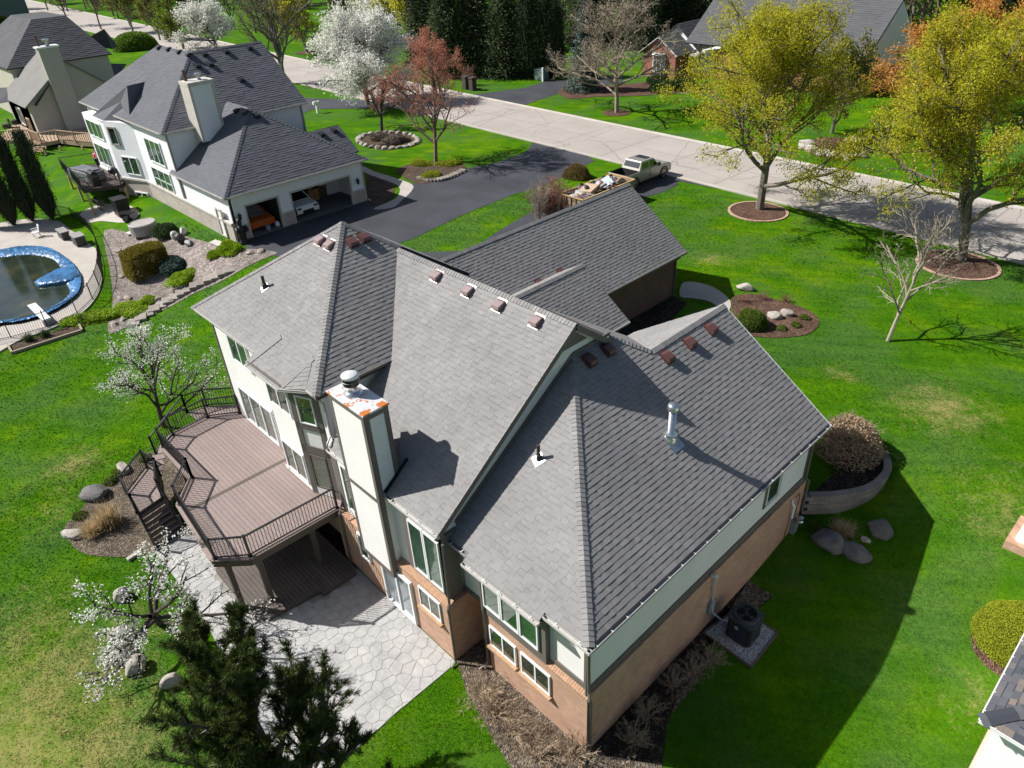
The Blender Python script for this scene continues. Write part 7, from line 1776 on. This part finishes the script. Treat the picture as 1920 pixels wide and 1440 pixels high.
# person in pink on the deck
pp_ = np.append(PX(187, 317, nz)[:2], nz)
PE = thing('person', 'person in pink top and dark trousers on the black deck behind the covered table', 'person', pp_)
def skin(name, pts, edges, rad, mat, parent, off):
    me = bpy.data.meshes.new(name); me.from_pydata([tuple(map(float, p)) for p in pts], edges, [])
    o = bpy.data.objects.new(name, me); COL.objects.link(o); o.parent = parent; me.materials.append(mat)
    md = o.modifiers.new('skin', 'SKIN'); md.use_smooth_shade = True
    for i, r in enumerate(rad): me.skin_vertices[0].data[i].radius = (r, r)
    me.skin_vertices[0].data[0].use_root = True
    s = o.modifiers.new('sub', 'SUBSURF'); s.levels = 2; s.render_levels = 2; ROOTS[o.name] = ROOTS[parent.name]; return o
SK = MT('skin_tone', (.45, .26, .19), .6, tone=0)
P_ = [(0, 0, .93), (0, 0, 1.15), (0, .01, 1.38), (0, 0, 1.5), (0, -.01, 1.62), (.1, 0, .88), (.11, .02, .48), (.11, .0, .08), (.11, -.14, .04), (-.1, 0, .88), (-.11, -.03, .48), (-.11, .03, .08), (-.11, -.11, .04), (.2, 0, 1.38), (.26, -.02, 1.1), (.2, -.2, .98), (-.2, 0, 1.38), (-.26, -.02, 1.1), (-.2, -.2, .98), (0, 0, 1.72)]
E_ = [(0, 1), (1, 2), (2, 3), (3, 4), (4, 19), (0, 5), (5, 6), (6, 7), (7, 8), (0, 9), (9, 10), (10, 11), (11, 12), (2, 13), (13, 14), (14, 15), (2, 16), (16, 17), (17, 18)]
skin('body', P_, E_, [.15, .14, .15, .06, .09, .09, .065, .045, .04, .09, .065, .045, .04, .07, .045, .035, .07, .045, .035, .07], SK, PE, pp_)
skin('pink_top', [(0, 0, .9), (0, 0, 1.15), (0, .01, 1.36), (0, 0, 1.44), (.2, 0, 1.37), (.265, -.02, 1.12), (-.2, 0, 1.37), (-.265, -.02, 1.12)], [(0, 1), (1, 2), (2, 3), (2, 4), (4, 5), (2, 6), (6, 7)], [.17, .165, .17, .09, .09, .065, .09, .065], MT('pink_cloth', (.72, .12, .22), .8, tone=0), PE, pp_)
skin('trousers', [(0, 0, .92), (.1, 0, .86), (.115, .02, .48), (.11, 0, .1), (-.1, 0, .86), (-.115, -.03, .48), (-.11, .03, .1)], [(0, 1), (1, 2), (2, 3), (0, 4), (4, 5), (5, 6)], [.165, .11, .08, .06, .11, .08, .06], MT('dark_cloth', (.02, .02, .03), .8, tone=0), PE, pp_)
skin('hair', [(0, .03, 1.76), (0, .07, 1.66), (0, .08, 1.55)], [(0, 1), (1, 2)], [.095, .085, .06], MT('brown_hair', (.09, .05, .03), .7, tone=0), PE, pp_)
# ------------------------------------------------------------------ beige house at the far left
H2 = thing('beige_house', 'beige house with dark hip roof and tall chimney at the upper left', 'house', (-100, 15, 2))
FR = Roof(H2, FSHING, .3, (.8, 1.1), .02, 0, 11)
n0 = V3(-97.0, 10.5, 8.2); s5 = 5.6; t1 = n0+V3(-s5, s5, .75*s5)
FR.plane([n0, (-97.0, 22.2, 8.2), (-97.0-s5, 22.2-s5+3.4, t1[2]), t1], (1, 0, -1)); FR.plane([n0, t1, (-112, 10.5+s5, t1[2]), (-117, 10.5, 8.2)], (0, -1, -1)); FR.plane([t1, (-97.0-s5, 20.0, t1[2]), (-112, 20.0, t1[2]), (-112, 10.5+s5, t1[2])], (0, -.01, -1) if False else (-1, 0, -.2))
# the rear gabled wing with chimney
wy = 9.7
def P2(x, y, z): return PX(x, y, z)
g1, g2, g3 = PX(29, 183, 5.6), PX(69, 199, 5.6), PX(103, 142, 8.1)
m = MB(); m.poly([g1, g2, g3, PX(80, 110, 8.9)]); m.build('wing_roof', FSHING, H2)
FR.finish()
m = MB(); m.prism([(-97.4, 10.9), (-97.4, 21.8), (-116.5, 21.8), (-116.5, 10.9)], 0, 8.1); m.build('wall', TSIDING, H2)
# chimney wing: gable facing the camera side
cy0, cy1 = 11.8, 14.0; cx_ = -86.5
m = MB(); m.box((cx_-1.2, 12.0, .5), (cx_, 14.0, 10.9)); CH2 = m.build('chimney', GSIDING, H2)
m = MB(); m.box((cx_-1.3, 11.9, 10.9), (cx_+.1, 14.1, 11.05)); m.build('chimney_cap', WHITE, CH2)
m = MB(); m.tube([(cx_-.9, 12.4, 11), (cx_-.9, 12.4, 12.1)], .12, 8); m.build('flue', MATS['dark_rust_flue'], CH2)
m = MB(); m.lathe([(.25, 0), (.15, .15), (.15, .45), (.38, .45), (.38, .65), (.05, .7)], (cx_-.4, 13.1, 11.05), 12); m.build('flue_cap', STEEL, CH2)
gx_ = -87.2; gp_ = [(9.3, 1), (9.3, 5.8), (14.2, 9.3), (18.6, 5.8), (18.6, 1)]
m = MB(); m.mesh([(gx_, y, z) for y, z in gp_]+[(-97, y, z) for y, z in gp_], [(0, 4, 3, 2, 1), (5, 6, 7, 8, 9), (0, 1, 6, 5), (3, 4, 9, 8)]); m.build('gable_wall', GSIDING, H2)
m = MB(); m.slab([(gx_+.4, 8.8, 5.55), (gx_+.4, 14.2, 9.5), (-97, 14.2, 9.5), (-97, 8.8, 5.55)][::-1], unit((0, -.6, .8)), .12); m.slab([(gx_+.4, 14.2, 9.5), (gx_+.4, 19.2, 5.5), (-97, 19.2, 5.5), (-97, 14.2, 9.5)][::-1], unit((0, .62, .78)), .12); m.build('wing_roof', m_shingle('pale_grey_shingle', (.22, .215, .205), .1), H2)
# lower dark roof facing the street side
q1 = [PX(152, 122, 6.2), PX(180, 118, 6.4), PX(238, 120, 5.2), PX(212, 155, 4.2), PX(178, 152, 4.4)]
m = MB(); m.poly(q1); m.build('porch_roof', FSHING, H2)
m = MB(); a, b, c, d = PX(145, 82, 8.3), PX(195, 54, 9.9), PX(222, 87, 7.4), PX(210, 92, 7.4); m.poly([a, d, c, b]); m.build('rear_roof', FSHING, H2)
# left covered porch
m = MB(); m.box((-96.5, 9.3, .8), (-88, 9.5, 5.6)); m.build('porch_wall', TSIDING, H2)
p1, p2, p3, p4 = PX(-10, 196, 5.4), PX(42, 187, 5.4), PX(28, 163, 6.3), PX(-10, 165, 6.3)
m = MB(); m.poly([p1, p2, p3, p4]); m.build('porch_roof', FSHING, H2)
window(H2, (-93.5, 9.29, 2.9), (1, 0, 0), 1.8, 1.9, (0, -1, 0), 2, VINYL, GLASS, .14, .1); window(H2, (-90.6, 9.29, 1.4), (1, 0, 0), 1.4, 2.6, (0, -1, 0), 2, CEDAR, GLASS, .14, .1, name='patio_door')
# its tan deck with stairs
D2 = thing('tan_deck', 'tan wooden deck with slatted railings and stairs behind the beige house', 'deck', (-82, 9, 1))
dz2 = 2.6; dk = [PX(*q, dz2) for q in ((-10, 264), (60, 262), (78, 268), (110, 262), (142, 266), (196, 270))]
poly2 = [p[:2] for p in dk]+[(-83, 17.5), (-88, 17.5), (-97, 9.4)]
boards(D2, poly2, dz2-.05, dz2, .3, CEDAR, 'deck_board')
m = MB()
for i in range(len(dk)-1): m.bar(dk[i]-V3(0, 0, .2), dk[i+1]-V3(0, 0, .2), .08, .35)
m.build('fascia_board', CEDAR, D2)
for i in range(len(dk)-1):
    a, b = dk[i], dk[i+1]; m = MB(); m.bar(a+V3(0, 0, 1), b+V3(0, 0, 1), .14, .06); ro = m.build('railing', CEDAR, D2); L_ = np.linalg.norm(b-a); k = int(L_/.28)
    for j in range(1, k): c = a+(b-a)*j/k; m = MB(); m.box(c+V3(-.035, -.035, .05), c+V3(.035, .035, .98)); m.build('baluster', CEDAR, ro)
    m = MB(); m.box(a+V3(-.07, -.07, -.02), a+V3(.07, .07, 1.1)); m.build('post', CEDAR, D2)
for q in ((80, 272), (110, 270), (152, 270)): p = PX(*q, dz2); m = MB(); m.box((p[0]-.09, p[1]-.09, 0), (p[0]+.09, p[1]+.09, dz2-.2)); m.build('support_post', CEDAR, D2)
s0, s1 = PX(76, 274, dz2), PX(52, 298, .3)
for i in range(8):
    t = (i+.5)/8; p = s0+(s1-s0)*t; m = MB(); m.obox(p, unit((CR[0], CR[1], 0))*.55, V3(.05, -.14, 0)*1.2, V3(0, 0, .03)); m.build('tread', CEDAR, D2)
for x_ in (-.55, .55): o_ = V3(CR[0], CR[1], 0)*x_; m = MB(); m.bar(s0+o_-V3(0, 0, .1), s1+o_-V3(0, 0, .1), .06, .26); m.build('stringer', CEDAR, D2); m = MB(); m.bar(s0+o_+V3(0, 0, .95), s1+o_+V3(0, 0, .95), .1, .06); m.build('stair_rail', CEDAR, D2)
for k, q in enumerate(((30, 232), (48, 226), (14, 240), (60, 236))):
    p = PX(*q, dz2); m = MB(); m.box(p+V3(-.4, -.4, 0), p+V3(.4, .4, .45)); m.box(p+V3(-.4, .3, .45), p+V3(.4, .42, 1.0)); tag(m.build('deck_chair', BLACK, bevel=.03), 'black cushioned chair grouped on the tan deck of the beige house', 'chair', 'black chairs on the tan deck')
# dark house beyond
H5 = thing('brown_roof_house', 'house with brown and grey roofs cut by the upper left corner', 'house', (-165, 15, 2))
m = MB(); m.poly([PX(-20, 60, 6.5), PX(40, 50, 6.5), PX(36, 44, 8), PX(8, 30, 10), PX(-20, 25, 10)]); m.build('roof', m_shingle('brown_shingle', (.07, .045, .042), .1), H5)
m = MB(); a = PX(-20, 62, 6.3); b = PX(40, 51, 6.3); m.bar(a-V3(0, 0, 3), b-V3(0, 0, 3), 6, 6); m.build('wall', MT('brown_wall', (.10, .06, .05), .8), H5)
m = MB(); a = PX(10, 20, 6); b = PX(28, 30, 6); m.box((a[0]-4, a[1]-4, 2), (a[0]+4, a[1]+4, 12)); m.build('wing', MT('blue_grey_wall', (.12, .16, .18), .8), H5)
# clipped round bush behind the roofs
w, l = blob_meshes(801, 4.0, 4.0, 3.0, 9000, .16, .12)
plant('round_shrub', 'bright green clipped round shrub behind the ridge of the white house', PT(254, 92), [('stems', w, TWIG), ('foliage', l, LF('fresh_green_leaf', (.12, .21, .02), .4))])
drape('far_walk', PTs([(218, 88), (240, 86), (300, 80), (330, 84), (300, 88), (240, 92)]), CONC, .03, 4)

# ------------------------------------------------------------------ brick house across the street
H3 = thing('red_brick_house', 'red brick house with white gables and dark roof behind the maple across the street', 'house', (-45, 76, 2))
yb = 72.7
m = MB(); m.prism([(-53.7, yb), (-48.7, yb), (-48.7, 80), (-53.7, 80)], 1.8, 4.9); m.build('brick_wall', RBRICK, H3)
m = MB(); m.mesh([(-53.7, yb, 4.9), (-48.7, yb, 4.9), (-51.2, yb, 6.6), (-53.7, yb+.2, 4.9), (-48.7, yb+.2, 4.9), (-51.2, yb+.2, 6.6)], [(0, 1, 2), (5, 4, 3), (0, 2, 5, 3), (1, 4, 5, 2)]); m.build('brick_gable', RBRICK, H3)
for s_ in (-1, 1):
    m = MB(); m.slab([(-51.2+s_*2.9, yb-.4, 4.75), (-51.2, yb-.4, 6.75), (-51.2, 78, 6.75), (-51.2+s_*2.9, 78, 4.75)], unit((s_*.57, 0, .82)), .12); m.build('roof_slope', FSHING, H3)
    m = MB(); m.bar((-51.2+s_*2.95, yb-.42, 4.72), (-51.2, yb-.42, 6.72), .06, .22, (0, 1, 0)); m.build('rake_board', WHITE, H3)
window(H3, (-52.1, yb-.01, 2.6), (1, 0, 0), 1.9, 2.1, (0, -1, 0), 3, WHITE, GLASS, .1, .1, 3)
m = MB(); m.lathe([(.95, 0), (.95, .12)], (-51.15, yb-.02, 4.7), 20); m.bar((-52.1, yb-.03, 4.8), (-50.2, yb-.03, 4.8), .1, .1); m.build('arched_light', WHITE, H3)
yw = 76.5; pk = PXY(1274, 46, yw); rt = PXY(1313, 94, yw); hw = rt[0]-pk[0]
m = MB(); m.mesh([(pk[0]-hw, yw, rt[2]), (rt[0], yw, rt[2]), (pk[0], yw, pk[2]), (pk[0]-hw, yw+.2, rt[2]), (rt[0], yw+.2, rt[2]), (pk[0], yw+.2, pk[2])], [(0, 1, 2), (5, 4, 3), (0, 2, 5, 3), (1, 4, 5, 2)]); m.build('white_gable', NSIDING, H3)
m = MB(); m.prism([(pk[0]-hw, yw+.1), (rt[0]+1.5, yw+.1), (rt[0]+1.5, 88), (pk[0]-hw, 88)], 1.8, rt[2]); m.build('wall', NSIDING, H3)
rr_ = Roof(H3, FSHING, .3, (.8, 1.1), .02, 0, 13)
rr_.plane([(rt[0]+.5, yw-.5, rt[2]-.3), (rt[0]+.5, 89, rt[2]-.3), (pk[0], 89, pk[2]+.15), (pk[0], yw-.5, pk[2]+.15)], (1, 0, -1)); rr_.plane([(pk[0]-hw-.5, yw-.5, rt[2]-.3), (pk[0]-hw-.5, 89, rt[2]-.3), (pk[0], 89, pk[2]+.15), (pk[0], yw-.5, pk[2]+.15)], (-1, 0, -1))
rr_.plane([(rt[0]-1, 74.5, 6.0), (-26, 74.5, 6.0), (-26, 81, 11), (rt[0]-1, 81, 11)], (0, -1, -1)); rr_.plane([(rt[0]-1, 87.5, 6.0), (-26, 87.5, 6.0), (-26, 81, 11), (rt[0]-1, 81, 11)], (0, 1, -1)); rr_.finish()
m = MB(); m.box((pk[0]-hw-.4, yw-1.6, rt[2]-.5), (rt[0]+.6, yw+.1, rt[2]-.3)); m.build('porch_roof', MT('pale_porch_roof', (.42, .40, .38), .8), H3)
window(H3, (pk[0]+.9, yw-.01, 2.7), (1, 0, 0), 1.5, 2.0, (0, -1, 0), 2, WHITE, GLASS, .1, .1, 3)
for x in (pk[0]+.45, pk[0]+2.6): m = MB(); m.box((x-.2, yw-.06, 2.7), (x+.2, yw+.0, 4.7)); m.build('shutter', BLACK, H3)
m = MB(); m.box((-26.4, 75.2, 1.8), (-26.0, 87, 4.4)); m.build('brick_wall', RBRICK, H3)
m = MB(); gp3 = [(75.2, 4.4), (87, 4.4), (87, 6.2), (81, 10.8), (75.2, 6.2)]; m.mesh([(-25.95, y, z) for y, z in gp3]+[(-26.3, y, z) for y, z in gp3], [(0, 1, 2, 3, 4), (9, 8, 7, 6, 5)]+[(i, 5+i, 5+(i+1) % 5, (i+1) % 5) for i in range(5)]); m.build('white_gable', NSIDING, H3)
m = MB(); m.prism([(-44, 75.2), (-26.3, 75.2), (-26.3, 87), (-44, 87)], 1.8, 6.0); m.build('wall', RBRICK, H3)
window(H3, (-25.94, 82.2, 4.7), (0, 1, 0), 1.2, 1.5, (1, 0, 0), 1, VINYL, GLASS, .1, .1)
# planting and bits across the street
drape('far_bed', spline(PTs([(1045, 172), (1075, 162), (1150, 160), (1230, 152), (1275, 150), (1285, 160), (1230, 178), (1120, 182), (1070, 186)]), 3), MULCHR, .04, 2)
c = PT(1156, 212); drape('far_tree_bed', [(c[0]+1.5*math.cos(t), c[1]+1.5*math.sin(t)) for t in np.linspace(0, 6.2832, 17)[:-1]], MULCHR, .04, 2)
c = PT(578, 98); drape('far_tree_bed', [(c[0]+2.2*math.cos(t), c[1]+2.2*math.sin(t)) for t in np.linspace(0, 6.2832, 17)[:-1]], MULCHR, .04, 2)
w, l = blob_meshes(811, 1.8, 1.4, 1.3, 6000, .07, .2)
for k, (q, lb, mt) in enumerate((((1245, 172), 'dark clipped shrub at the foot of the red brick gable, left of two', 0), ((1280, 168), 'dark clipped shrub at the foot of the red brick gable, right of two', 0), ((1235, 155), 'dark shrub close to the brick wall under the arched window', 0))): plant('round_shrub', lb, PT(*q), [('stems', w, TWIG), ('foliage', l, L_DKSH)], group='dark shrubs by the brick house', rot=k)
c = PT(1015, 150); m = MB(); m.box(c+V3(-.8, -.6, 0), c+V3(.8, .6, 1.3)); m.box(c+V3(-.85, -.65, 1.3), c+V3(.85, .65, 1.45)); tag(m.build('utility_cabinet', MT('green_cabinet', (.14, .20, .19), .6), bevel=.08), 'grey-green utility cabinet beside the far driveway in front of the arborvitaes', 'cabinet')
c = PT(1018, 153); m = MB(); m.box(c+V3(-.09, -.09, 0), c+V3(.09, .09, 1.7)); tag(m.build('white_post', WHITE), 'white marker post in front of the grey-green utility cabinet', 'post')
c = PT(596, 212); m = MB(); m.box(c+V3(-.1, -.1, 0), c+V3(.1, .1, 1.3)); m.box(c+V3(-.15, -.4, 1.0), c+V3(.15, .4, 1.3)); tag(m.build('mailbox', WHITE), 'white mailbox post beside the drive left of the red-budded trees', 'mailbox')
c = PT(880, 168); T_ = thing('stone_mailbox', 'dark stone mailbox pair at the kerb under the small red shrub', 'mailbox', c)
for x in (-.6, .7): m = MB(); m.box(c+V3(x-.35, -.35, 0), c+V3(x+.35, .35, 1.4)); m.box(c+V3(x-.4, -.4, 1.4), c+V3(x+.4, .4, 1.55)); m.build('pillar', MT('dark_stone', (.07, .055, .05), .9), T_)
me_ = twiggy_meshes(815, 1.4, 2.2, 50, .02, 6, .9, .2); plant('bare_shrub', 'small red-twigged shrub behind the dark stone mailbox pair', PT(878, 160), [('stems', me_, TWIGR)])
# island bed with stones and the bed by the driveway
drape('island_bed', spline(PTs([(672, 262), (700, 248), (740, 246), (782, 258), (770, 272), (730, 282), (690, 276)]), 4), MULCH, .03, 1)
for i in range(26):
    t = i/26*6.2832; q = (728+56*math.cos(t), 264+15*math.sin(t)); p = PT(*q); o = link('edging_stone', boulder_mesh(90+i % 5, .42, .3, .2), MT('pale_bed_stone', (.36, .33, .28), .9, .2, 4, .25), smooth=True, loc=(p[0], p[1], p[2]+.08)); o.rotation_euler[2] = t; tag(o, 'pale stone in the ring edging the island bed of the small reddish tree', 'stone', 'stones edging the island bed')
w, l = blob_meshes(821, 1.4, 1.0, .8, 4000, .06, .25)
for k, (q, lb) in enumerate((((712, 262), 'brown low shrub at the foot of the small reddish tree'), ((745, 266), 'spreading brown shrub on the right of the island bed'), ((735, 270), 'low brown shrub at the front of the island bed'))): plant('low_shrub', lb, PT(*q), [('stems', w, TWIG), ('foliage', l, L_BROWNL)], group='brown shrubs in the island bed', rot=k, scale=.9)
drape('driveway_bed', spline(PTs([(745, 318), (780, 306), (830, 303), (872, 312), (868, 322), (830, 338), (790, 345), (760, 335)]), 4), MULCH, .03, 1)
w, l = blob_meshes(823, 1.3, .8, .45, 3000, .05, .3)
for k, (q, lb) in enumerate((((790, 308), 'yellow-green groundcover behind the tall red-budded trunk'), ((845, 308), 'yellow-green groundcover right of the tall red-budded trunk'), ((808, 330), 'yellow-green groundcover in front of the tall red-budded trunk'))): plant('ground_cover', lb, PT(*q), [('stems', w, TWIG), ('foliage', l, L_GOLD)], 'ground cover', 'groundcovers round the red-budded tree', k)
for i in range(14):
    t = i/13; q = (868-80*t, 322+18*math.sin(t*2.2)); p = PT(*q); m = MB(); m.obox(p+V3(0, 0, .1), (.33, .06, 0), (-.03, .16, 0), (0, 0, .12)); tag(m.build('edging_block', BLOCK, bevel=.03), 'grey block of the low edging between the mulch bed and the asphalt driveway', 'block', 'blocks edging the driveway bed')
drape('porch_bed', spline(PTs([(690, 320), (715, 330), (738, 348), (735, 372), (705, 385), (690, 378)]), 3), MULCH, .025, 1)
# rocky bed across the street at the right
drape('rock_bed', spline(PTs([(1505, 275), (1540, 258), (1600, 262), (1620, 285), (1590, 300), (1530, 292)]), 4), MULCHR, .04, 1.5)
for i, q in enumerate(((1508, 278), (1520, 284), (1545, 292), (1565, 296), (1585, 298), (1608, 294), (1616, 284), (1600, 268), (1512, 272))):
    p = PT(*q); o = link('edging_stone', boulder_mesh(120+i, .8, .5, .4), ROCK, smooth=True, loc=(p[0], p[1], p[2]+.15)); tag(o, 'pale stone edging the bed across the street between the two maples', 'stone', 'stones edging the far bed')
# ------------------------------------------------------------------ corner of the house at the lower right
H4 = thing('white_corner_house', 'corner of a white-sided house with mixed-tone shingles and white gutter at the lower right edge', 'house', (12, 9, 0))
HS, nt, bs = _nodes('mixed_tone_shingle')
a = N(nt, 'ShaderNodeAttribute', attribute_name='tone')
c = ramp(nt, a.outputs['Fac'], [(.42, (.035, .04, .05)), (.52, (.075, .078, .09)), (.60, (.10, .10, .11)), (.68, (.17, .14, .12))]); c = mixc(nt, 1.0, c, ramp(nt, noise(nt, 140, 2), [(.3, (.75,)*3), (.7, (1.2,)*3)]), 'MULTIPLY'); nt.links.new(c, bs.inputs['Base Color']); bs.inputs['Roughness'].default_value = .9
cz = 5.5; cx0, cy0_ = PX(1838, 1350, cz)[0], PX(1838, 1350, cz)[1]
cr_ = Roof(H4, HS, .17, (.2, .26, .34), .012, 80, 17)
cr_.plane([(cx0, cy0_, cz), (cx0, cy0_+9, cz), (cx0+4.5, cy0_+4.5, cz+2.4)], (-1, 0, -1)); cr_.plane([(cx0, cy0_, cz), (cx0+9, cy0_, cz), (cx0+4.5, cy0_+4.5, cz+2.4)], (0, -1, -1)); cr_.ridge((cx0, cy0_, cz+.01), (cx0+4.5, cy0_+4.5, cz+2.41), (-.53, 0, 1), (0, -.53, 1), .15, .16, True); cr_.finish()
m = MB(); m.prism([(cx0+.4, cy0_+.4), (cx0+9, cy0_+.4), (cx0+9, cy0_+8.6), (cx0+.4, cy0_+8.6)], .6, cz-.1); m.build('siding_wall', NSIDING, H4)
m = MB(); m.prism([(cx0+.3, cy0_+.3), (cx0+9, cy0_+.3), (cx0+9, cy0_+8.6), (cx0+.3, cy0_+8.6)], -.2, .6); m.build('brick_base', BRICK, H4)
m = MB(); m.box((cx0+.05, cy0_+.05, cz-.16), (cx0+9, cy0_+.45, cz-.1)); m.box((cx0+.05, cy0_+.45, cz-.16), (cx0+.45, cy0_+8.6, cz-.101)); m.build('soffit', WHITE, H4)
gutter(H4, (cx0-.02, cy0_-.02, cz+.01), (cx0-.02, cy0_+9, cz+.01), (-1, 0, 0), True, mat=WHITE); gutter(H4, (cx0-.02, cy0_-.02, cz+.01), (cx0+9, cy0_-.02, cz+.01), (0, -1, 0), True, mat=WHITE)
# white rounded cover on a brick-edged base
c1, c2 = PX(1862, 1062, .3), PX(1898, 1003, .3)
WB = thing('window_well', 'white rounded well cover in a brick surround at the right edge', 'well cover', (c1[0]+1, c1[1]+1, zt(c1[0], c1[1])))
zb_ = zt(c1[0], c1[1]); m = MB(); m.box((c1[0], c1[1], zb_-.1), (c1[0]+2.6, c2[1]+.2, zb_+.35)); m.build('brick_surround', BRICK, WB)
m = MB(); m.box((c1[0]+.22, c1[1]+.2, zb_+.2), (c1[0]+2.5, c2[1], zb_+.62)); m.build('cover', WHITE, WB, bevel=.14)
drape('shrub_mulch', [(PT(1900, 1215)[0]+1.2*math.cos(t), PT(1900, 1215)[1]+1.2*math.sin(t)) for t in np.linspace(0, 6.2832, 17)[:-1]], MULCHR, .03, .6)

# ------------------------------------------------------------------ grass tufts of the near lawn
EXCL += [[tuple(p) for p in pat], [tuple(p) for p in outer], [tuple(p) for p in gp], [(0, 0), (0, 12.4), (-9, 12.4), (-9, 23), (-21.4, 23), (-21.4, -.3), (-5.2, -.7)], [(.02, 12.6), (.02, base[0][1]+.1)]+[tuple(p) for p in bs_]+[tuple(PT(1600, 800)[:2]), (.2, 15.3)],
         [(-68, 8.7), (-41, 9.6), (-41, 24), (-68, 24)], [tuple(p) for p in pp], [(cx0+.3, cy0_+.3), (cx0+9, cy0_+.3), (cx0+9, cy0_+9), (cx0+.3, cy0_+9)], [(c1[0], c1[1]), (c1[0]+2.6, c1[1]), (c1[0]+2.6, c2[1]+.2), (c1[0], c2[1]+.2)]]
def grass_field(n, seed):
    rs = np.random.RandomState(seed)
    # denser where the lawn is nearer
    d = 12+48*rs.random(n)**1.25; a = np.radians(rs.uniform(-96, -3, n)) ; x = CAM[0]+d*np.sin(a); y = CAM[1]+d*np.cos(a)
    a2 = np.radians(rs.uniform(-100, 22, n)); m_ = rs.random(n) < .35; d2 = 8+26*rs.random(n); x = np.where(m_, CAM[0]+d2*np.sin(a2), x); y = np.where(m_, CAM[1]+d2*np.cos(a2), y)
    keep = (x > -60) & (x < 16) & (y > -16) & (y < 39.3)
    x, y = x[keep], y[keep]
    q = np.stack([x, y], 1); out = np.zeros(len(x), bool)
    for P in EXCL:
        P = np.array(P); bb = (x > P[:, 0].min()) & (x < P[:, 0].max()) & (y > P[:, 1].min()) & (y < P[:, 1].max()) & ~out
        idx = np.nonzero(bb)[0]
        if not len(idx): continue
        X, Y = x[idx], y[idx]; ins = np.zeros(len(idx), bool)
        for i in range(len(P)):
            ax_, ay_2 = P[i]; bx_, by_ = P[(i+1) % len(P)]
            c_ = (ay_2 > Y) != (by_ > Y)
            with np.errstate(divide='ignore', invalid='ignore'): ins ^= c_ & (X < (bx_-ax_)*(Y-ay_2)/(by_-ay_2)+ax_)
        out[idx] |= ins
    x, y = x[~out], y[~out]; n = len(x)
    s = np.clip((x+24)/15, 0, 1); s = s*s*(3-2*s); A = 2.6+5*s; B = 10.2+10.5*s; t = np.clip((y-A)/(B-A), 0, 1); z = PLATEAU*t*t*(3-2*t)
    base_ = np.stack([x, y, z-.006], 1)
    V = []
    dist = np.linalg.norm(base_-CAM, axis=1)[:, None]; k = np.clip(dist/26, .8, 2.2)
    for j in range(2):
        az = rs.uniform(0, 6.2832, n); w_ = (rs.uniform(.007, .015, (n, 1)))*k; h_ = rs.uniform(.022, .05, (n, 1))*np.sqrt(k); ln = rs.uniform(.5, 1.6, (n, 1))*h_; az2 = rs.uniform(0, 6.2832, n)
        e = np.stack([np.cos(az), np.sin(az), 0*az], 1); l_ = np.stack([np.cos(az2), np.sin(az2), 0*az2], 1); o_ = rs.normal(size=(n, 3))*.02; o_[:, 2] = 0
        b_ = base_+o_; V.append(np.stack([b_-e*w_, b_+e*w_, b_+l_*ln+np.array([0, 0, 1.])*h_], 1))
    V = np.concatenate(V, 0)
    o = link('grass_tufts', npmesh('grass_tufts', V, 3, np.full(len(V), .5)), GRASS); o['kind'] = 'stuff'; return o
grass_field(420000, 5)
